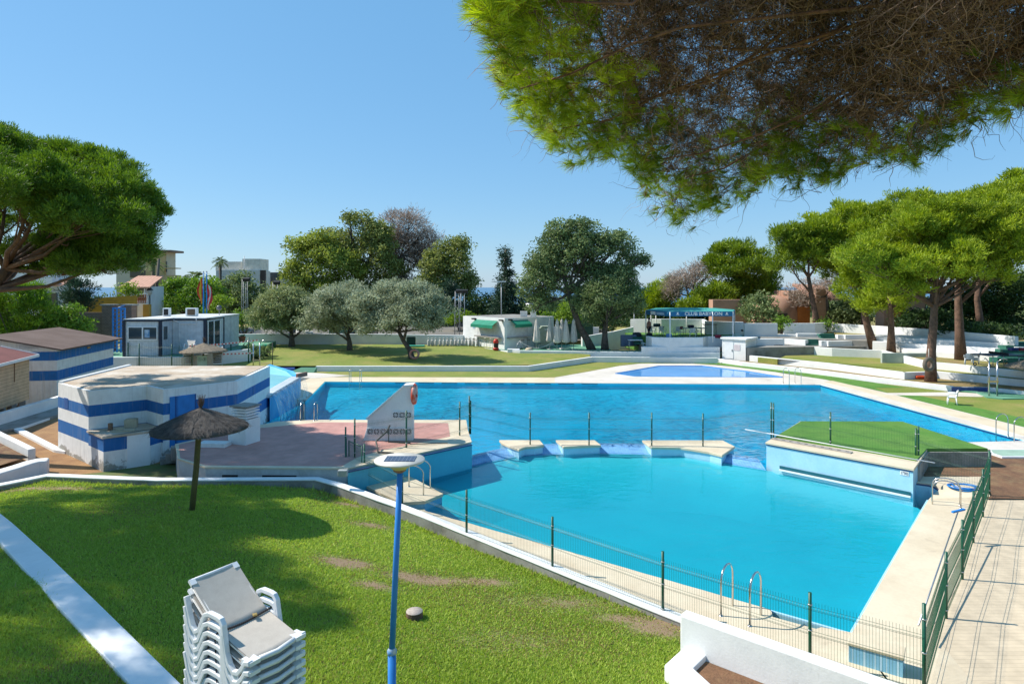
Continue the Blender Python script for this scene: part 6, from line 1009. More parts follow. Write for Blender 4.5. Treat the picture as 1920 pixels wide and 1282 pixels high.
# ---------------------------------------------------------------- the pine overhead
def near_pine():
    rng = np.random.default_rng(5); OUT = [(868, -60), (872, 0), (905, 80), (925, 150), (958, 200), (985, 252), (1035, 302), (1078, 322), (1125, 318), (1168, 300), (1186, 350), (1212, 400), (1250, 432), (1310, 438), (1345, 408), (1390, 384), (1450, 352), (1530, 368), (1568, 345), (1640, 318), (1690, 322), (1740, 308), (1800, 278), (1862, 240), (1925, 214), (2100, 150), (2250, -60), (2250, -420), (868, -420)]
    def depth(px, py): return np.interp(py, [-420, 0, 220, 440], [4.6, 6.2, 8.0, 9.6])+.6*np.sin(px*.006)+.35*np.sin(px*.017+py*.013)
    t = thing("stone_pine", "overhanging pine canopy with brown twigs and green tips filling the top right", "pine tree", (9.5, 3.5, -.2)); anchor = np.array([8.6, 4.4, 9.6]); bm = MB()
    bm.tube([(9.5, 3.5, -.5), (9.4, 3.6, 3), (9.2, 3.9, 6.5), tuple(anchor)], [.42, .36, .30, .24], 12); bm.build("trunk", BARK, t)
    ob = [np.array(o) for o in OUT]
    def rim_dist(px, py):
        r = np.full(np.shape(px), 1e9)
        for a, b in zip(OUT[:25], OUT[1:26]): r = np.minimum(r, seg_dist(np.asarray(px, float), np.asarray(py, float), a, b))
        return r
    # main branches: from the trunk out to the rim
    br = MB(); paths = []
    rim = [(925, 90), (985, 200), (1070, 270), (1150, 220), (1210, 330), (1290, 360), (1400, 300), (1520, 290), (1640, 250), (1780, 210), (1880, 170), (1330, 120), (1480, 150), (1250, 60)]
    for k, (px, py) in enumerate(rim):
        px, py = px+rng.normal()*8, py-12; d = float(depth(px, py)); e = np.array(Q(px, py, d)); e[2] += .12; s = anchor+rng.normal(size=3)*.12; mid = s*.5+e*.5+np.array([0, 0, .75])+rng.normal(size=3)*.4; q1 = s*.75+e*.25+np.array([0, 0, .35]); q3 = s*.22+e*.78+np.array([0, 0, .30])+rng.normal(size=3)*.1
        pth = [s, q1, mid, q3, e]; P5 = []
        for i in range(4):
            for f in (0, .33, .66): P5.append(pth[i]*(1-f)+pth[i+1]*f+rng.normal(size=3)*.085)
        P5.append(e); paths.append(np.array(P5)); r0 = rng.uniform(.022, .06); br.tube([tuple(p) for p in P5], list(np.linspace(r0, .010, len(P5))), 7)
    br.build("branch", M("near_bark", (.22, .12, .08), .9, (.11, .065, .045), sc1=6, sc2=30, fine=.35, bump=1.0, bscale=25), t)
    # twigs: curly bare wood under the crown
    n = 36000; px = rng.uniform(860, 2150, n); py = rng.uniform(-300, 440, n); ok = inside(px, py, OUT); px, py = px[ok], py[ok]; rd = rim_dist(px, py); ok = rng.random(len(px)) < np.clip((rd-5)/110, .12, 1)*np.where(px < 1120, .35, 1.0); px, py, rd = px[ok], py[ok], rd[ok]
    d = depth(px, py)+rng.uniform(-.1, 1.1, len(px)); k = len(px); p = np.stack([(px-960)/F*d, d, H-(py-HZ)/F*d], 1); out = unit(p-anchor); dr = unit(out*.45+rng.normal(size=(k, 3))*.75+np.array([0, 0, -.15])); seg = 7; L = rng.uniform(.25, .7, k)/seg; R = rng.uniform(.0024, .0075, k); pts = [p]
    for i in range(seg): dr = unit(dr+rng.normal(size=(k, 3))*.42); pts.append(pts[-1]+dr*L[:, None])
    pts = np.stack(pts, 1); side = unit(np.cross(unit(pts[:, -1]-pts[:, 0]), np.array([.3, .2, 1.0]))); up2 = unit(np.cross(side, unit(pts[:, -1]-pts[:, 0]))); V = []
    for i in range(seg):
        ra, rb_ = R*(1-.75*i/seg), R*(1-.75*(i+1)/seg)
        for j in range(3):
            a0, a1 = 2*math.pi*j/3, 2*math.pi*(j+1)/3; o = lambda a, r: (side*math.cos(a)+up2*math.sin(a))*r[:, None]
            V.append(np.stack([pts[:, i]+o(a0, ra), pts[:, i]+o(a1, ra), pts[:, i+1]+o(a1, rb_), pts[:, i+1]+o(a0, rb_)], 1))
    V = np.stack(V, 1); tint = np.repeat(rng.random(k), seg*3); attr_mesh("twigs", V.reshape(-1, 3), 4, tint, leafmat("bare_twigs", (.075, .042, .030), (.36, .245, .185), .0, rough=.9), t)
    # needle tufts: thick at the rim and on the sunny left, a dark ceiling of needles above the twigs
    def tufts(px, py, d, L, nn, tint, spread, name, mat):
        k = len(px); p = np.stack([(px-960)/F*d, d, H-(py-HZ)/F*d], 1); out = unit(p-np.array([6.2, 6.0, 9.0])); ax = unit(out*.75+np.array([0, 0, .25])+rng.normal(size=(k, 3))*.5); idx = np.repeat(np.arange(k), nn); n = len(idx); dr = unit(ax[idx]+rng.normal(size=(n, 3))*spread); ln = L[idx]*rng.uniform(.75, 1.15, n); st = p[idx]+ax[idx]*(rng.random(n)*.5-.25)[:, None]*L[idx][:, None]*.9
        s = unit(np.cross(dr, rng.normal(size=(n, 3))))*.0024; tip = st+dr*ln[:, None]; V = np.stack([st-s, st+s, tip+s*.35, tip-s*.35], 1).reshape(-1, 3); tt = np.clip(tint[idx]+rng.normal(size=n)*.08, 0, 1); return attr_mesh(name, V, 4, tt, mat, t)
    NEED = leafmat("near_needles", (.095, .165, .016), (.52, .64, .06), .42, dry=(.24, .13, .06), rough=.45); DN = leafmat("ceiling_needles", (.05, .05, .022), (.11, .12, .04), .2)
    n = 15000; px = rng.uniform(860, 2100, n); py = rng.uniform(-140, 440, n); ok = inside(px, py, OUT); px, py = px[ok], py[ok]; rd = rim_dist(px, py)
    lim = np.where(px < 1130, 240, np.where(px < 1560, 105, 60)); pr = np.exp(-(rd/lim)**2)*np.where(px < 1560, 1.0, .8); pr = np.where((px > 1000) & (px < 1200) & (py > 120) & (py < 290), np.maximum(pr, .85), pr); lump = .5+.5*np.sin(px*.045+1.5*np.sin(py*.03))*np.sin(py*.052+px*.011); pr *= .28+.95*lump; cut = 24*np.clip(.35+.65*np.sin(px*.083+py*.02)*np.sin(py*.091+px*.013+1), 0, 1); pr = np.where(rd < 4+cut, 0, pr); ok = rng.random(len(px)) < pr; px, py, rd = px[ok], py[ok], rd[ok]; k = len(px)
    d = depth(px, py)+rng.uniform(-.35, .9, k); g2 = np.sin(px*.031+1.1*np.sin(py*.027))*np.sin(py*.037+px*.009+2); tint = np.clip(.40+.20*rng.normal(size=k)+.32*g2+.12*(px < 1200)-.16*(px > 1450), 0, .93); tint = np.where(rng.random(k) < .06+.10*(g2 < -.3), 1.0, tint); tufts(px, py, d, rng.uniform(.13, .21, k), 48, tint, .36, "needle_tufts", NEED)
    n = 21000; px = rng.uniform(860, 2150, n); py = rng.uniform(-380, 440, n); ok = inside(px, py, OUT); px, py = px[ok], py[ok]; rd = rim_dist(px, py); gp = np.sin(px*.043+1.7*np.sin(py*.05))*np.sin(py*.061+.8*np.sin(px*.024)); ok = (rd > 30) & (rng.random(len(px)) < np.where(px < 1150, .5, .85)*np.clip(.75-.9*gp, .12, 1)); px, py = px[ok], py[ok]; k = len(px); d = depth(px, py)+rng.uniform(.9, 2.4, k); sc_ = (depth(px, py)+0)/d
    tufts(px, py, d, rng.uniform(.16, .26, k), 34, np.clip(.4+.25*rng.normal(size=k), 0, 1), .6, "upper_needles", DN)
near_pine()
# ================================================================ THINGS FURTHER OFF
GALV = M("galvanised", (.5, .5, .5), .4, metal=.7); CANVAS = M("cream_canvas", (.62, .57, .52), .85, (.52, .47, .43), sc1=5, fine=.08)
tb_ = P(386, 690, .75); tb_ = (-24.3, 50.6, .65)
thatch("thatched_parasol", "small straw parasol in front of the office containers", tb_, (tb_[0]+.15, tb_[1], 0), 1.75, 1.98, 2.62, STRAW, .07, 5, n=400)
for lab, x, y, k0 in (("white lounger in the left pile by the straw parasol", -25.6, 51.0, 8), ("white lounger in the right pile by the straw parasol", -23.4, 51.2, 5)):
    for k in range(k0): dup(proto, (x, y, 1.0+.16*k), random.uniform(-.06, .06)+1.9, "%s, %s from the bottom" % (lab, ["lowest", "second", "third", "fourth", "fifth", "sixth", "seventh", "eighth"][k] if k else "the lowest one") if k else lab.replace("white lounger", "lowest white lounger"))["group"] = "lounger piles by the straw parasol"
sg = Q(379, 688, 50.2); bd = thing("notice_board", "pale green notice board with two round symbols by the straw parasol", "sign", (sg[0], sg[1], .6)); MB().box((sg[0], sg[1], 1.15), (.75, .04, 1.0)).build("board", M("pale_green_board", (.42, .60, .54), .5), bd)
for dx in (-.18, .18):
    MB().torus((sg[0]+dx, sg[1]-.03, 1.38), .12, .012, 'Y', 20, 5).build("round_symbol", M("sign_grey", (.15, .26, .26), .6), bd)
MB().box((sg[0]+.19, sg[1]-.03, 1.38), (.035, .01, .14)).build("figure_symbol", DARK, bd); MB().box((sg[0]-.18, sg[1]-.03, 1.38), (.14, .01, .03), ry=.7).build("ban_bar", M("sign_grey", (.15, .26, .26), .6), bd)
lf = [(*P(px, py, .75)[:2], .7, 1.9) for px, py in ((240, 686), (261, 688), (322, 690), (360, 689))]
fence("low_fence", "thin green post fence before the office containers", lf, [(0, 1, 1.8), (1, 2, 1.8), (2, 3, 1.8)], .045, step=.16, wr=.005)
tape = thing("barrier_tape", "red and white barrier tape strung past the office containers", "tape", (-22, 53, 1)); pts = [(-25.7, 51.3, 2.3), (-23.6, 52.5, 2.35), (-21.2, 54, 2.55)]; TP = M("red_white_tape", (.75, .74, .72), .5); w_ = nd(TP.node_tree, "TexWave", Scale=1.4); tcx = nd(TP.node_tree, "TexCoord"); TP.node_tree.links.new(tcx.outputs["Object"], w_.inputs["Vector"]); crx = nd(TP.node_tree, "ValToRGB"); crx.color_ramp.interpolation = 'CONSTANT'; crx.color_ramp.elements[0].color = (.6, .08, .06, 1); crx.color_ramp.elements[1].position = .5; crx.color_ramp.elements[1].color = (.75, .74, .72, 1); TP.node_tree.links.new(w_.outputs["Fac"], crx.inputs[0]); TP.node_tree.links.new(crx.outputs[0], TP.node_tree.nodes["Principled BSDF"].inputs["Base Color"])
m = MB(); m.wall([xy(p) for p in pts], .01, [p[2]-.05 for p in pts], [p[2]+.05 for p in pts]); m.build("upper_tape", TP, tape); m = MB(); pts = [(-23.4, 51.6, 1.62), (-21.3, 53.3, 1.55)]; m.wall([xy(p) for p in pts], .01, [p[2]-.05 for p in pts], [p[2]+.05 for p in pts]); m.build("lower_tape", TP, tape)
for i, (px, py, h, lab) in enumerate(((467, 678, 2.0, "green post at the end of the container terrace wall"), (434, 674, 1.3, "short green post hanging over the container terrace wall"))):
    p = P(px, py, .75); tag(MB().tube([(p[0], p[1]-.1, .5), (p[0], p[1]-.1, .8+h)], .06, 8).build("fence_post", GREENP), lab, "post")
p = P(494, 669, .75); bn = thing("wheelie_bin", "black litter bin with green rim on the olive lawn", "bin", p); MB().lathe([(.001, 0), (.38, 0), (.46, .95), (.48, 1.0)], p, 16).build("bin_body", M("black_plastic", (.02, .02, .02), .5), bn); MB().lathe([(.50, .95), (.52, 1.0), (.5, 1.07), (.3, 1.12), (.001, 1.13)], p, 16).build("bin_lid", M("bin_green_lid", (.02, .25, .12), .5), bn)
def shower(label, p, h=2.3, n=2):
    t = thing("outdoor_shower", label, "shower", p, "steel outdoor showers")
    for k in range(n):
        x = p[0]-.25+.5*k; MB().tube([(x, p[1], p[2]), (x, p[1], p[2]+h)], .05, 8).build("post", STEEL, t); MB().tube([(x, p[1], p[2]+h-.02), (x+(-.3 if k == 0 else .3), p[1]-.1, p[2]+h+.22), (x+(-.5 if k == 0 else .5), p[1]-.15, p[2]+h+.12)], .03, 6).build("shower_arm", STEEL, t)
    MB().box((p[0], p[1], p[2]+h*.42), (.62, .12, .1)).build("tap_bar", STEEL, t); return t
shower("pair of outdoor shower posts behind the pump house roof", P(481, 698, .3), 2.3); shower("tall pair of outdoor shower posts on the green floor at right", P(1862, 742, .34), 2.1)
tg = thing("information_post", "thin post with small crossbar on the lawn by the pump house", "post", P(511, 693, .3)); p = P(511, 693, .3); MB().tube([p, (p[0], p[1], 2.5)], .03, 6).build("pole", DARK, tg); MB().box((p[0]-.15, p[1], 1.75), (.5, .03, .05)).build("crossbar", M("rust", (.25, .15, .1), .8), tg)
p = P(333, 663, 2.0); fp_ = thing("flower_pot", "terracotta flower pot with a small plant beyond the container terrace", "pot", Q(454, 641, 58)); p = Q(454, 641, 58); MB().lathe([(.001, 0), (.22, 0), (.3, .45), (.33, .5)], p, 12).build("pot", M("terracotta", (.35, .13, .07), .8), fp_)
m = MB()
for i in range(30): a = random.random()*6.28; m.tube([(p[0], p[1], p[2]+.4), (p[0]+.25*math.cos(a), p[1]+.25*math.sin(a), p[2]+.6+.2*random.random())], [.03, .004], 3)
m.build("plant_leaf", M("plant_leaf", (.06, .12, .03), .6), fp_)
# closed parasols, stools, bottles at the kiosk
def closed_parasol(label, p, h=2.95):
    t = thing("closed_parasol", label, "parasol", p, "closed parasols at the kiosk"); MB().tube([p, (p[0], p[1], p[2]+h)], .025, 8).build("pole", GALV, t); m = MB(); n = 20; prof = [(.22, .74), (.33, .82), (.31, 1.1), (.27, 1.6), (.20, 2.2), (.13, 2.6), (.14, 2.7), (.05, 2.9), (.005, h+.06)]
    V = [(p[0]+r*(1+.22*math.sin(5*2*math.pi*k/n+z))*math.cos(2*math.pi*k/n), p[1]+r*(1+.22*math.sin(5*2*math.pi*k/n+z))*math.sin(2*math.pi*k/n), p[2]+z) for r, z in prof for k in range(n)]
    m.add(V, [(i*n+k, i*n+(k+1) % n, (i+1)*n+(k+1) % n, (i+1)*n+k) for i in range(len(prof)-1) for k in range(n)], True); m.build("canvas", CANVAS, t); MB().lathe([(.001, 0), (.3, 0), (.3, .05), (.05, .09)], p, 14).build("base_plate", GALV, t)
for px, py, lab in ((1006, 656, "closed cream parasol nearest the kiosk window"), (1031, 655, "closed cream parasol right of the rope barrier"), (1044.5, 657.5, "foremost closed cream parasol of the middle trio"), (1053.5, 654, "rearmost closed cream parasol of the middle trio"), (1061, 657, "closed cream parasol at the right of the middle trio"), (1075.5, 656, "closed parasol standing by the leaning oak trunk")): closed_parasol(lab, P(px, py, 1.0))
def stool(label, p, group="bar stools along the kiosk"):
    t = thing("bar_stool", label, "bar stool", p, group); MB().lathe([(.001, .74), (.17, .74), (.17, .78), (.001, .79)], p, 12).build("seat", M("stool_seat", (.22, .18, .14), .6), t)
    for a in range(4): c, s = math.cos(a*1.57+.78), math.sin(a*1.57+.78); MB().tube([(p[0]+.13*c, p[1]+.13*s, p[2]+.75), (p[0]+.2*c, p[1]+.2*s, p[2])], .013, 5).build("leg", GALV, t)
    MB().tube([(p[0]-.14, p[1]+.14, p[2]+.76), (p[0]-.15, p[1]+.18, p[2]+1.0), (p[0]+.15, p[1]+.18, p[2]+1.0), (p[0]+.14, p[1]+.14, p[2]+.76)], .014, 5).build("backrest", GALV, t)
for px, py, lab in ((878, 650, "bar stool at the far left end of the kiosk's sunny wall"), (887, 650.5, "second bar stool from the left of the sunny kiosk wall"), (892, 651, "third bar stool from the left of the sunny kiosk wall"), (910, 653, "bar stool below the sunny kiosk window"), (921, 654.5, "bar stool beside the red hydrant")): stool(lab, P(px, py, 1.02))
for px, lab in ((972, "bar stool in the shade by the left end of the rope barrier"), (980, "bar stool in the shade under the shaded kiosk window"), (991, "bar stool in the shade at the right of the kiosk window")): stool(lab, P(px, 652, 1.02), "bar stools on the shady side")
p = P(930, 656, 1.0); hy = thing("fire_hydrant", "red domed hydrant with dark body at the kiosk corner", "hydrant", p); MB().lathe([(.001, 0), (.28, 0), (.26, .22), (.18, .25)], p, 14).build("base", M("hydrant_red", (.5, .03, .015), .4), hy); MB().lathe([(.2, .22), (.24, .4), (.24, .62), (.2, .7)], p, 14).build("dark_body", DARK, hy); MB().lathe([(.25, .66), (.27, .75), (.22, .95), (.1, 1.05), (.001, 1.07)], p, 14).build("dome", M("hydrant_red", (.5, .03, .015), .4), hy)
rb = thing("rope_barrier", "sagging pale rope barrier between two crossed feet beside the parasols", "rope", P(975, 650, 1)); a, b = Q(974, 639, 61.2), Q(1036, 641, 61.2); MB().tube([(a[0]+(b[0]-a[0])*t, a[1], a[2]+(b[2]-a[2])*t-.62*4*t*(1-t)) for t in np.linspace(0, 1, 15)], .035, 6).build("rope", M("pale_rope", (.6, .58, .54), .8), rb)
for q_ in (a, b):
    for s in (-1, 1): MB().tube([q_, (q_[0]+.5*s, q_[1], 1.0)], .025, 6).build("leg", GALV, rb)
p = P(992, 657.5, 1.0); m = MB(); m.lathe([(.001, 0), (.35, 0), (.4, .1), (.25, .28), (.001, .3)], p, 9); tag(m.build("white_sack", M("cream_stone", (.5, .42, .3), .8)), "small pale sack lying before the rope barrier", "sack")
st2 = thing("stacked_chairs", "tall stack of pale green plastic chairs behind the closed parasols", "chairs", P(1016, 652, 1.0)); p = P(1017, 652, 1.0)
m = MB()
for k in range(22): m.box((p[0]+.4*math.sin(k), p[1], p[2]+.35+.085*k), (.95+.08*(k % 3), .9, .05), .1*(k % 2))
for s in (-1, 1): m.box((p[0]+.4*s, p[1], p[2]+.2), (.08, .8, .4)); 
m.build("stacked_seat", M("pale_green_plastic", (.48, .55, .44), .5), st2)
p = P(985, 654, 1.0); hb = thing("high_table", "high bar table with pale top at the kiosk's shaded corner", "table", P(996, 652, 1.0)); p = P(996, 652, 1.0); MB().box((p[0], p[1], 2.12), (.9, .6, .05)).build("tabletop", CANVAS, hb)
for s in (-1, 1): MB().tube([(p[0]+.35*s, p[1], 2.1), (p[0]+.35*s, p[1], 1.0)], .025, 6).build("leg", GALV, hb)
def gbottle(label, p):
    return tag(MB().lathe([(.001, 0), (.15, 0), (.155, .08), (.155, .5), (.1, .62), (.05, .65), (.05, .72), (.1, .73), (.1, .8), (.001, .8)], p, 10).build("gas_bottle", M("pale_gas_bottle", (.46, .46, .43), .5, (.36, .36, .34), sc1=2)), label, "gas bottle", "grey bottles along the lawn wall")
gb0 = gbottle("squat grey bottle in the row beside the white lawn wall", (-6.0, 65.0, 1.06))
for k in range(1, 17): dup(gb0, (-8.4+.38*k+random.uniform(-.04, .04), 65.0+.25*(k % 2), 1.06))
dup(gb0, (-8.4, 65.1, 1.06))
m = MB(); m.box((-10.2, 65.2, 1.55), (.9, .5, .9), .2); tag(m.build("dark_crate", M("dark_crate", (.02, .04, .03), .7), bevel=.08), "dark green heap of folded covers beside the grey bottles", "cover")
q = P(790, 648, 1.0); tag(MB().box((-9.6, 64.6, 1.12), (1.7, .8, .12), .1).build("green_mat", M("green_mat", (.05, .36, .25), .7), bevel=.04), "folded bright green mat lying beside the grey bottles", "mat")
c = Q(777, 664, 55.2); life_ring("weathered pink life ring hanging on the olive trunk", (c[0], c[1], c[2]), .36, 0, M("faded_ring", (.42, .15, .11), .6, (.5, .3, .25), sc1=3))
# awning terrace furniture
for i, (x, y, rz, lab) in enumerate(((13.6, 62.9, .4, "plastic chair behind the standing person on the awning terrace"), (14.6, 62.6, 2.3, "plastic chair in the middle of the awning terrace"), (16.0, 62.5, -.6, "big white chair facing the white awning post"), (18.2, 62.8, 1.2, "white chair tipped beside the long table"), (16.9, 60.4, 2.9, "white chair behind the front wall of the awning terrace"))):
    dup(ch0, (x, y, 2.3), rz, lab, scale=1.05)["group"] = "chairs on the awning terrace"
def table(label, p, sx, sy, h, mat, rz=0, group=None, name="table"):
    t = thing(name, label, "table", p, group, rz); MB().box((0, 0, h), (sx, sy, .05)).build("tabletop", mat, t, local=True, bevel=.01)
    for a in (-1, 1):
        for b in (-1, 1): MB().tube([(a*sx*.42, b*sy*.4, h), (a*sx*.44, b*sy*.42, 0)], .025, 6).build("leg", GALV, t, local=True)
    return t
table("long pale table at the front of the awning terrace", (17.4, 61.6, 2.3), 2.2, .9, .78, M("pale_table", (.35, .45, .48), .5)); table("small bare wooden frame table near the back wall of the awning terrace", (19.6, 64.0, 2.3), 1.3, .7, 1.0, M("dark_wood", (.12, .09, .06), .7)); table("dark table loaded with bags under the awning's left end", (14.2, 63.8, 2.3), 1.6, .8, .8, M("dark_table", (.05, .08, .09), .6))
table("white side table below the awning terrace by the oak trunks", (11.5, 60.3, 1.1), 1.3, .7, .95, PLAST)
dup(ch0, (12.4, 60.2, 1.1), 1.0, "white chair beside the side table near the oak trunks")["group"] = "chairs on the awning terrace"
for nm, lab, c, sz, col in (("bag", "navy bag on the long pale table under the awning", (17.1, 61.7, 3.25), (.6, .35, .25), (.01, .015, .06)), ("bag", "dark red bag on the awning terrace floor near the white post", (19.0, 59.6, 2.45), (.6, .4, .3), (.28, .02, .05)), ("bag", "pale blue beach bag on the floor behind the awning terrace wall", (14.5, 59.6, 2.5), (.5, .4, .42), (.18, .33, .68)), ("bag", "dark bag on the dark table under the awning", (14.3, 63.7, 3.25), (.7, .4, .3), (.01, .06, .08)), ("bag", "small crimson bag on the chair under the awning", (16.4, 62.4, 3.05), (.3, .3, .3), (.25, .02, .05)),
                            ("bag", "black rucksack on the awning terrace floor by its steps", (12.9, 60.6, 2.5), (.5, .4, .4), (.015, .015, .02)), ("towel", "dark red towel on the white wall beside the green stairs", (36.6, 46.2, 2.55), (.7, .4, .2), (.22, .02, .04)), ("bag", "navy bag on the white wall beside the green stairs", (35.8, 46.1, 2.55), (.6, .4, .22), (.01, .02, .12)), ("bag", "orange bag lying at the foot of the tyre swing trunk", (*P(1724, 709, .62)[:2], .70), (.65, .4, .22), (.75, .09, .02)), ("dark_box", "dark box by the left end of the awning terrace", (12.0, 62.0, 2.0), (.9, .8, 1.3), (.02, .025, .03)), ("mosaic_panel", "leaning blue grey panel left of the awning terrace steps", (11.1, 61.5, 1.9), (1.6, .25, 1.1), (.12, .16, .24))):
    m = MB(); m.box(c, sz, random.uniform(-.4, .4)); o = m.build(nm, M(nm+lab[:18], col, .7, fine=.2), bevel=min(sz)*.3); tag(o, lab, nm.replace("_", " "))
# people
def figure(name, label, joints, edges, radii, skin_mat, clothes, hair, loc, rz=0):
    me = bpy.data.meshes.new(name); me.from_pydata(joints, edges, []); o = bpy.data.objects.new(name, me); sc.collection.objects.link(o); o.location = loc; o.rotation_euler = (0, 0, rz)
    sk = o.modifiers.new("skin", 'SKIN'); me.skin_vertices.new() if not me.skin_vertices else None
    for i, r in enumerate(radii): v = me.skin_vertices[0].data[i]; v.radius = r; v.use_root = (i == 0)
    sb = o.modifiers.new("sub", 'SUBSURF'); sb.levels = 2; sb.render_levels = 2; me.materials.append(skin_mat); ORIG[o] = Vector(loc); tag(o, label, "person")
    for nm, js, rr, mt in clothes:
        cm = bpy.data.meshes.new(nm); cm.from_pydata([joints[k] for k in js[0]], js[1], []); co = bpy.data.objects.new(nm, cm); sc.collection.objects.link(co); co.parent = o; s2 = co.modifiers.new("skin", 'SKIN'); cm.skin_vertices.new() if not cm.skin_vertices else None
        for i, r in enumerate(rr): v = cm.skin_vertices[0].data[i]; v.radius = r; v.use_root = (i == 0)
        q = co.modifiers.new("sub", 'SUBSURF'); q.levels = 2; q.render_levels = 2; cm.materials.append(mt)
    if hair:
        c, r, mt = hair; MB().lathe([(.001, r), (r*.6, r*.82), (r*.95, r*.35), (r*1.02, -.1*r), (r*.9, -.5*r)], c, 12).build("hair", mt, o, local=True)
    return o
SK = M("tanned_skin", (.30, .14, .09), .55, fine=.05); SK2 = M("pale_skin", (.45, .26, .18), .55, fine=.05); HAIR = M("dark_hair", (.02, .013, .01), .6)
J = [(0, 0, .92), (0, -.01, 1.15), (0, 0, 1.38), (0, 0, 1.50), (0, -.03, 1.62), (0, -.03, 1.74), (-.19, 0, 1.36), (-.27, .03, 1.10), (-.25, -.10, .90), (-.24, -.17, .80), (.19, 0, 1.36), (.27, .02, 1.10), (.26, -.04, .86), (.25, -.06, .76), (-.10, 0, .88), (-.11, -.02, .48), (-.12, .03, .08), (-.12, -.12, .03), (.10, 0, .88), (.11, .02, .48), (.12, .06, .08), (.12, -.09, .03)]
E = [(0, 1), (1, 2), (2, 3), (3, 4), (4, 5), (2, 6), (6, 7), (7, 8), (8, 9), (2, 10), (10, 11), (11, 12), (12, 13), (0, 14), (14, 15), (15, 16), (16, 17), (0, 18), (18, 19), (19, 20), (20, 21)]
Rr = [(.15, .11), (.14, .10), (.15, .10), (.06, .06), (.085, .10), (.07, .08), (.06, .06), (.045, .045), (.035, .035), (.03, .045), (.06, .06), (.045, .045), (.035, .035), (.03, .045), (.09, .09), (.06, .06), (.04, .04), (.04, .03), (.09, .09), (.06, .06), (.04, .04), (.04, .03)]
figure("person", "bare chested person in dark shorts standing at the awning's left post", J, E, Rr, SK, [("shorts", ([0, 14, 15, 18, 19], [(0, 1), (1, 2), (0, 3), (3, 4)]), [(.17, .13), (.11, .11), (.09, .09), (.11, .11), (.09, .09)], M("dark_shorts", (.015, .015, .025), .8))], ((0, -.02, 1.69), .115, HAIR), (12.98, 61.2, 2.3), .7)
L_ = [(0, 0, .14), (.28, 0, .15), (.48, 0, .17), (.60, 0, .18), (.72, 0, .20), (.82, 0, .21), (.48, .18, .15), (.28, .26, .09), (.05, .24, .07), (.48, -.18, .15), (.62, -.30, .2), (.78, -.2, .28), (-.10, .1, .13), (-.45, .12, .2), (-.85, .12, .07), (-.10, -.1, .13), (-.40, -.12, .42), (-.66, -.12, .07)]
LE = [(0, 1), (1, 2), (2, 3), (3, 4), (4, 5), (2, 6), (6, 7), (7, 8), (2, 9), (9, 10), (10, 11), (0, 12), (12, 13), (13, 14), (0, 15), (15, 16), (16, 17)]
LR_ = [(.14, .11), (.14, .10), (.15, .10), (.06, .06), (.09, .09), (.07, .07), (.06, .06), (.045, .045), (.035, .035), (.06, .06), (.045, .045), (.035, .035), (.09, .09), (.06, .06), (.04, .04), (.09, .09), (.06, .06), (.04, .04)]
figure("person", "person in white lying on the grey wall below the boundary wall", L_, LE, LR_, SK2, [("shirt", ([0, 1, 2], [(0, 1), (1, 2)]), [(.16, .13), (.16, .12), (.16, .12)], M("white_cloth", (.75, .75, .75), .8)), ("trousers", ([12, 13, 14, 0, 15, 16, 17], [(0, 1), (1, 2), (3, 0), (3, 4), (4, 5), (5, 6)]), [(.1, .1), (.075, .075), (.06, .06), (.14, .12), (.1, .1), (.075, .075), (.06, .06)], M("white_cloth", (.75, .75, .75), .8))], ((.78, 0, .22), .11, HAIR), (*P(1407, 623, 2.6)[:2], 2.55), math.radians(170))
pr = P(1733, 657, 1.6); figure("person", "person in dark clothes lying with one knee up beside the tyre trunk", L_, LE, LR_, SK, [("shirt", ([0, 1, 2], [(0, 1), (1, 2)]), [(.16, .13), (.16, .12), (.16, .12)], M("dark_cloth", (.03, .03, .05), .8)), ("trousers", ([12, 13, 14, 0, 15, 16, 17], [(0, 1), (1, 2), (3, 0), (3, 4), (4, 5), (5, 6)]), [(.1, .1), (.075, .075), (.06, .06), (.14, .12), (.1, .1), (.075, .075), (.06, .06)], M("brown_cloth", (.10, .07, .06), .8))], ((.78, 0, .22), .11, HAIR), (pr[0], pr[1], 1.60), math.radians(160))
# tennis table, chairs and parasol on the right
tt = P(1872, 688, 1.55); t = thing("table_tennis_table", "dark folding table tennis table under the big pines at right", "table", (tt[0], tt[1], 1.58), rz=.1)
for s in (-1, 1): MB().box((s*.72, 0, .82), (1.36, 1.5, .04)).build("half_top", M("table_blue_black", (.03, .05, .08), .4), t, local=True)
MB().box((0, 0, .92), (.02, 1.6, .15)).build("net", DARK, t, local=True)
for s in (-1, 1):
    for y in (-.6, .6): MB().tube([(s*.95, y, .82), (s*.95, y, .08)], .03, 6).build("leg", GALV, t, local=True)
    for y in (-.6, .6): MB().torus((s*1.2, y, .12), .10, .035, 'Y', 14, 6).build("wheel", DARK, t, local=True)
for px, py, rz, lab in ((1817, 684, 2.6, "front white chair by the table tennis table"), (1829, 680, -2.2, "rear white chair by the table tennis table")): dup(ch0, (*P(px, py, 1.58)[:2], 1.58), rz, lab, scale=1.0)["group"] = "chairs by the tennis table"
tb2 = P(1945, 745, .5); thatch("thatched_parasol", "grey straw parasol cut off by the right edge", (33.4, 40.6, .5), (33.4, 40.6, 0), 2.0, 1.95, 2.6, STRAW, .07, 9, n=300)
# tyre on the trunk
c = Q(1741.5, 683, 41.9); ty = thing("tyre", "old tyre hanging against the pine trunk on the right terraces", "tyre", c); MB().torus(c, .36, .13, 'Y', 24, 10, .3).build("tread", M("dusty_tyre", (.17, .14, .11), .9, (.11, .09, .075), sc1=4, fine=.2), ty); MB().tube([(c[0], c[1], c[2]+.36), (c[0]+.12, c[1]+.2, c[2]+1.0)], .02, 5).build("rope", M("pale_rope", (.6, .58, .54), .8), ty)
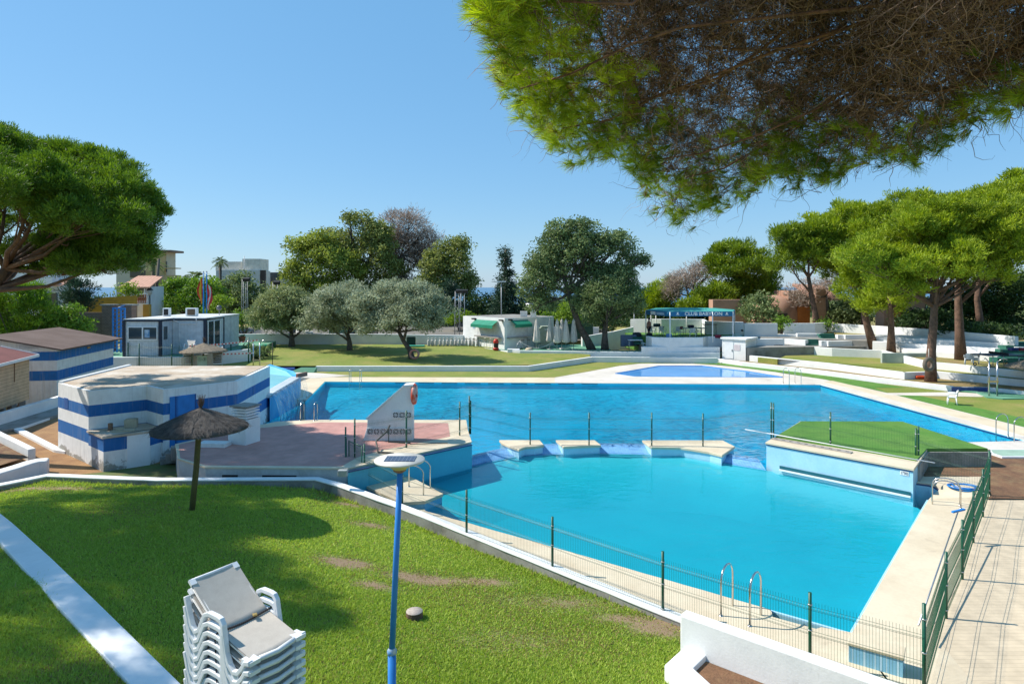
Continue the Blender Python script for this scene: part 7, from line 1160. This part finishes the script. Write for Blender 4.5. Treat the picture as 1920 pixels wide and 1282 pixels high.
# flag poles, masts
FLAG = {}
for px, lab, cols, dz in ((381.5, "blue flagpole flying a red and yellow flag behind the containers", ((.55, .03, .02), (.75, .45, .02)), 0), (387.5, "blue flagpole flying a flag with red and white above the containers", ((.65, .05, .06), (.7, .66, .62)), .6)):
    b_ = Q(px, 640, 66); t = thing("flagpole", lab, "flagpole", (b_[0], b_[1], 1.4)); MB().tube([(b_[0], b_[1], 1.4), (b_[0], b_[1], 8.5)], [.09, .06], 8).build("pole", M("bright_blue_pole", (.03, .28, .62), .4), t); MB().lathe([(.001, -.08), (.09, 0), (.001, .09)], (b_[0], b_[1], 8.55), 8).build("finial", GALV, t)
    for k in range(3):
        m = MB(); V = []; n = 10
        for i in range(n+1):
            for j in range(3): z = 8.0-dz-.26*i; u = (k+j/2)*.16*(1+.5*math.sin(i*.5)); V.append((b_[0]+(.08+u)*(1 if px > 385 else -1)*.8, b_[1]-.12*math.sin(i*.8+u*9), z-u*.9))
        m.add(V, [(i*3+j, i*3+j+1, i*3+4+j, i*3+3+j) for i in range(n) for j in range(2)], True); m.build("flag_stripe", M("flag_%d_%d" % (px, k % 2), cols[k % 2], .7), t)
def mast(label, px, d, y0, y1, w=.28, lamp=True):
    a, b = Q(px, y0, d), Q(px, y1, d); t = thing("lattice_mast", label, "mast", (b[0], d, 1.2), "lattice floodlight masts"); m = MB(); h = a[2]-1.2; n = max(4, int(h/.7))
    for sx in (-1, 1):
        for sy in (-1, 1): m.tube([(a[0]+sx*w, d+sy*w, 1.2), (a[0]+sx*w*.7, d+sy*w*.7, a[2])], .028, 4)
    for i in range(n):
        z0, z1 = 1.2+h*i/n, 1.2+h*(i+1)/n; s = 1 if i % 2 else -1; m.tube([(a[0]-s*w*.9, d-w*.9, z0), (a[0]+s*w*.9, d-w*.9, z1)], .016, 3); m.tube([(a[0]-w*.9, d-w*.9, z1), (a[0]+w*.9, d-w*.9, z1)], .016, 3)
    m.build("lattice", M("mast_grey", (.36, .38, .40), .5, metal=.4), t)
    if lamp: MB().box((a[0]+.25, d-.2, a[2]), (.7, .35, .35), rx=.4).build("floodlight", DARK, t)
mast("lattice mast with a floodlight beside the leftmost olive tree", 459, 70, 524, 640); mast("lattice mast in front of the tall eucalyptus, paler left one of a pair", 857, 72, 546, 640); mast("lattice mast in front of the tall eucalyptus, right one of a pair", 867.5, 76, 546, 640); mast("lattice mast half hidden behind the olive crowns", 516, 74, 530, 640)
for px, d, yt, yb, lab, r in ((458, 105, 480, 560, "thin pale aerial mast above the distant flat roofed building", .05), (940, 69, 528, 605, "slim metal lamp pole rising behind the kiosk", .05), (1189, 70, 580, 625, "thin grey pole left of the awning", .05)):
    a, b = Q(px, yt, d), Q(px, yb, d); t = thing("slim_pole", lab, "pole", (b[0], b[1], min(b[2], 2))); MB().tube([(a[0], d, 1.5), a], r, 6).build("pole", M("mast_grey", (.36, .38, .40), .5), t)
    if px == 940: MB().box((a[0], d, a[2]), (1.0, .3, .12)).build("lamp_bar", WHITEP, t)
a, b = Q(298, 485, 75), Q(287, 600, 75); t = thing("utility_pole", "leaning grey wooden utility pole beside the tiled white house", "pole", (b[0], b[1], 1.8)); MB().tube([(b[0], b[1], 1.5), a], [.22, .14], 8).build("pole", M("old_pole_wood", (.14, .12, .10), .9, fine=.2), t); MB().box((a[0]-.5, a[1], a[2]-3.6), (1.6, .15, .3)).build("crossarm", M("old_pole_wood", (.14, .12, .10), .9), t)
p = Q(281, 545, 72); t = thing("street_lamp", "dark street lamp with a glass globe before the white house", "lamp", (p[0], p[1], 1.8)); MB().tube([(p[0], p[1], 1.6), (p[0], p[1], p[2]-.4)], .06, 6).build("pole", DARK, t); MB().lathe([(.1, -.5), (.22, -.3), (.26, 0), (.2, .1)], p, 10).build("lamp_glass", M("lamp_glass", (.4, .42, .42), .3), t); MB().lathe([(.36, .05), (.2, .25), (.001, .45)], p, 10).build("lamp_cap", DARK, t)
# gate, brick wall, yellow wall, houses at the left
BRICK = tilemat("brown_brick", (.20, .12, .09), (.24, .2, .17), .12, .85, .08, col2=(.15, .09, .07), brick=True)
bw = thing("brick_wall", "brown brick wall with square piers beside the blue gate", "wall", (*Q(180, 640, 56)[:2], 1.0)); a, b = Q(120, 640, 56), Q(204, 640, 56); MB().wall([xy(a), xy(b)], .3, .8, 5.0-.2).build("wall_body", BRICK, bw)
for px in (206, 242): p = Q(px, 640, 56); MB().box((p[0], p[1], 3.1), (.9, .8, 4.6)).build("pier", BRICK, bw); MB().box((p[0], p[1], 5.45), (1.1, 1.0, .12)).build("pier_cap", CONC, bw)
gg = thing("blue_gate", "bright blue metal gate with slanting bars between the brick piers", "gate", (*Q(222, 660, 54.6)[:2], 1.3)); m = MB(); a, b = Q(212, 660, 54.6), Q(234, 660, 54.6); x0_, x1_ = a[0], b[0]; yy_ = 54.6
for f in np.linspace(0, 1, 4): m.box((x0_+(x1_-x0_)*f, yy_, 3.1), (.12, .08, 4.3))
for i in range(14): z = 1.2+.3*i; m.tube([(x0_, yy_, z), (x1_, yy_, z+.35)], .035, 5)
for z in (1.1, 5.2): m.box(((x0_+x1_)/2, yy_, z), (x1_-x0_, .1, .14))
m.build("gate_frame", BLUEP, gg)
yw = thing("yellow_wall", "mustard yellow panelled garden wall under the pine", "wall", (*Q(215, 590, 66)[:2], 1.8)); a, b = Q(135, 590, 66), Q(257, 590, 68); MB().wall([xy(a), xy(b)], .3, 1.5, [5.75, 6.1]).build("wall_body", wavemat("yellow_panel", (.44, .24, .025), (.36, .19, .02), .5, .6, 'Z', .2), yw)
def house(name, label, px0, px1, ytop, d, base, col, depth=9, roof="flat", extra=None):
    a, b = Q(px0, ytop, d), Q(px1, ytop, d); t = thing(name, label, "house", ((a[0]+b[0])/2, d, base)); mt = M("plaster_"+label[:16], col, .8, tuple(c*.9 for c in col), fine=.05); zt = a[2]
    MB().prism([(a[0], d), (b[0], d), (b[0], d+depth), (a[0], d+depth)], base-1, zt).build("wall", mt, t); return t, a, b, zt, mt
ROOFT = wavemat("terracotta_tiles", (.50, .27, .19), (.26, .12, .08), .8, .8, 'X', .8)
t, a, b, zt, mt = house("white_house", "white house with big dark window behind the left bushes", 20, 92, 510, 80, 1.8, (.66, .70, .76), 4)
MB().prism([(a[0]+4, 78.8), (b[0]+1.2, 78.8), (b[0]+1.2, 80), (a[0]+4, 80)], zt-1.9, zt-.6).build("balcony", mt, t); m = MB(); m.box((b[0]+.2, 79.9, zt-4.2), (1.7, .3, 3.2)); m.build("window", GLASS, t); m = MB(); slab(m, [(b[0]-1, 79, zt-1.6), (b[0]+2.2, 79, zt-1.6), (b[0]+2.2, 82, zt-.9), (b[0]-1, 82, zt-.9)], .15); m.build("roof", ROOFT, t)
t, a, b, zt, mt = house("tiled_house", "small white house with terracotta tiled roof and balustrade", 232, 278, 537, 72, 1.6, (.68, .70, .74), 3.2)
m = MB(); slab(m, [(a[0]-.4, 71.6, zt-.05), (b[0]+.4, 71.6, zt-.05), (b[0]+.1, 75, zt+1.25), (a[0]-.1, 75, zt+1.25)], .15); m.build("roof", ROOFT, t); c = Q(265, 547, 72); m = MB(); m.box((c[0], 71.98, c[2]), (.75, .1, 1.1)); wn_ = m.build("window", GLASS, t); m = MB()
for s in (-1, 1): m.box((c[0]+s*.42, 71.9, c[2]), (.1, .12, 1.2))
m.build("window_frame", WHITEP, wn_); c = Q(266, 565, 71); MB().box((c[0], 71.0, c[2]-.9), (1.0, .4, 1.4)).build("balcony_base", WHITEP, t)
for k in range(5): MB().lathe([(.09, 0), (.05, .15), (.1, .45), (.05, .8), (.09, .95)], (c[0]-.4+.2*k, 71.0, c[2]-.2), 8).build("baluster", M("terracotta", (.35, .13, .07), .8), t)
MB().box((c[0], 71.0, c[2]+.8), (1.1, .3, .12)).build("handrail", WHITEP, t); p = Q(276, 575, 70.5); MB().box((p[0], 70.5, 3.0), (.7, .4, 4.2)).build("yellow_pier", M("yellow_pier", (.45, .28, .06), .7), t)
t, a, b, zt, mt = house("apartment_block", "tall beige apartment block with corner balconies behind the pine", 218, 312, 473, 110, 1.5, (.58, .52, .39), 3)
MB().prism([(a[0]-.5, 109.2), (b[0]+1.2, 109.2), (b[0]+1.2, 113.5), (a[0]-.5, 113.5)], zt, zt+.35).build("roof", M("brown_roof_edge", (.22, .15, .11), .8), t); MB().prism([(b[0]-3.2, 109.4), (b[0], 109.4), (b[0], 110), (b[0]-3.2, 110)], 1, zt-.2).build("yellow_strip", M("ochre_strip", (.52, .38, .18), .8), t)
for y in (512, 521): c = Q(312, y, 109); MB().box((c[0]+.8, 109, c[2]+(0 if y > 515 else .8)), (2.6, 1.6, .9 if y > 515 else .15)).build("balcony", M("ochre_strip", (.52, .38, .18), .8), t)
for x, y in ((278, 510), (278, 535), (255, 510), (302, 500)): c = Q(x, y, 109.9); MB().box((c[0], 109.95, c[2]), (2.0, .2, 1.8)).build("window", GLASS, t)
t, a, b, zt, mt = house("modern_building", "far pale flat roofed building with stepped terraces above the trees", 405, 487, 507, 115, 1.0, (.68, .64, .58), 5)
c = Q(447, 500, 118); MB().box((c[0], 118, zt+.8), (6.5, 4, 1.6)).build("upper_storey", M("cream_block", (.78, .72, .62), .8), t); c = Q(477, 500, 117); MB().box((c[0], 117.6, zt+.9), (3.2, 4, 2.4)).build("stair_tower", M("cream_block", (.60, .55, .46), .8), t)
c = Q(512, 510, 120); MB().box((c[0], 123, c[2]-4.6), (4.9, 3, 9)).build("side_wing", mt, t)
for y in (512, 526): c = Q(508, y, 121); MB().box((c[0], 121.45, c[2]-.5), (3.2, .2, 1.3)).build("window", GLASS, t)
c = Q(491, 520, 115); MB().box((c[0], 115.5, 4), (.9, .6, 12)).build("dark_recess", M("dark_recess", (.08, .06, .05), .8), t)
PINKP = M("pink_plaster", (.46, .27, .19), .9, (.38, .21, .14), sc1=.6, fine=.1, stain=(.30, .15, .08), st=(.55, .75), stscale=.6); ORG = M("orange_paint", (.55, .19, .05), .8, fine=.08)
t = thing("adobe_house", "rounded pink adobe style house with tiled roof behind the pines", "house", (*Q(1500, 605, 72)[:2], 2.4))
c = Q(1466, 575, 72); m = MB(); m.lathe([(2.6, 2), (2.55, 4.2), (2.1, 5.3), (1.2, 5.9), (.001, 6.1)], (c[0], 74, 0), 20); m.build("dome", PINKP, t); a, b = Q(1482, 555, 72), Q(1522, 555, 72); MB().box(((a[0]+b[0])/2, 74.5, 3.5), (b[0]-a[0], 4, 6.2)).build("wall", PINKP, t)
c = Q(1510, 585, 71.9); MB().box((c[0], 72.45, 3.4), (1.4, .3, 2.8)).build("orange_door", ORG, t); c = Q(1540, 570, 70); MB().box((c[0], 70.5, 3.9), (1.1, .9, 5.8)).build("pillar", PINKP, t)
a, b = Q(1515, 545, 71), Q(1575, 545, 71); m = MB(); slab(m, [(a[0], 70.5, 5.9), (b[0], 70.5, 5.7), (b[0], 75, 7.2), (a[0], 75, 7.4)], .2); m.build("roof", ROOFT, t); c = Q(1465, 590, 71); MB().box((c[0], 71.5, 3.1), (1.6, .5, 2.0)).build("dark_opening", M("dark_recess", (.08, .06, .05), .8), t)
for nm, lab, px0, px1, yt, d in (("plaster_wall", "ribbed pink plaster wall behind the awning's right end", 1338, 1402, 562, 72), ("plaster_wall", "pink plaster house corner with orange door between the pines", 1660, 1738, 545, 63)):
    t = thing(nm, lab, "wall", (*Q((px0+px1)/2, 605, d)[:2], 2.4)); a, b = Q(px0, yt, d), Q(px1, yt, d); MB().box(((a[0]+b[0])/2, d+1, (a[2]+2)/2), (b[0]-a[0], 1.5, a[2]-2)).build("wall_body", PINKP, t)
    if px0 > 1600:
        c = Q(1686, 580, d); MB().box((c[0], d+.2, 3.6), (1.0, .2, 3.2)).build("orange_door", ORG, t); m = MB(); slab(m, [(a[0]-.5, d-.2, a[2]), (b[0]+.5, d-.2, a[2]), (b[0]+.5, d+3, a[2]+.9), (a[0]-.5, d+3, a[2]+.9)], .15); m.build("roof", ROOFT, t)
# parked cars beyond the lawn wall
def car(label, p, rz, col, van=False):
    t = thing("parked_car", label, "car", p, "cars parked beyond the lawn wall", rz); h = .5 if not van else .75; L = 2.05; prof = [(-L, .35), (-L, .80), (-L+.15, .92), (-1.45, .95), (-.95, .95+h), (.75, .95+h+.02), (1.35, .98), (L-.1, .85), (L, .65), (L, .35)] if not van else [(-L, .35), (-L, 1.0), (-L+.1, 1.85), (1.0, 1.88), (1.55, 1.15), (L, .95), (L, .35)]
    n = len(prof); m = MB(); V = [(x, s*.85*(1 if z < 1 else .86), z) for s in (-1, 1) for x, z in prof]; m.add(V, [tuple(range(n)), tuple(range(2*n-1, n-1, -1))]+[(i, n+i, n+(i+1) % n, (i+1) % n) for i in range(n)]); m.build("body", M("car_paint_"+label[:12], col, .25, fine=.02, spec=.6), t, bevel=.05, local=True)
    for s in (-1, 1):
        m = MB(); zt = .95+h; q = [(-1.25, 1.0), (-.88, zt-.08), (.7, zt-.08), (1.15, 1.02)] if not van else [(-1.7, 1.2), (-1.7, 1.7), (.95, 1.7), (1.3, 1.2)]; m.add([(x, s*(.87 if z < 1.05 else .76), z) for x, z in q], [(0, 1, 2, 3)]); m.build("side_window", GLASS, t, local=True)
        for x in (-1.25, 1.25): MB().tube([(x, s*.72, .33), (x, s*.88, .33)], .32, 14).build("wheel", M("tyre_black", (.015, .015, .015), .8), t, local=True)
    zt = .95+h
    m = MB(); m.add([(-1.42, -.7, 1.0), (-.99, -.62, zt-.06), (-.99, .62, zt-.06), (-1.42, .7, 1.0)], [(0, 1, 2, 3)]); m.build("rear_window", GLASS, t, local=True); m = MB(); m.add([(1.33, -.7, 1.03), (.82, -.62, zt-.04), (.82, .62, zt-.04), (1.33, .7, 1.03)], [(3, 2, 1, 0)]); m.build("windscreen", GLASS, t, local=True)
car("white car parked between the two left olive trunks", (*Q(570, 620, 69.5)[:2], 1.45), math.radians(-70), (.7, .7, .7)); car("white off road car behind the leftmost olive trunk", (*Q(546, 620, 70.5)[:2], 1.5), math.radians(80), (.66, .66, .66), True); car("teal van parked behind the middle olive tree", (*Q(643, 618, 70)[:2], 1.45), math.radians(85), (.03, .16, .17), True); car("dark car parked behind the right olive tree", (*Q(690, 620, 70)[:2], 1.4), math.radians(95), (.02, .02, .03))

tag(MB().box((*Q(604, 606, 69)[:2], Q(604, 606, 69)[2]), (5.4, .8, .14), 0, .25).build("orange_awning", M("orange_awning", (.62, .36, .12), .7)), "long narrow orange awning behind the olive trunks", "awning")
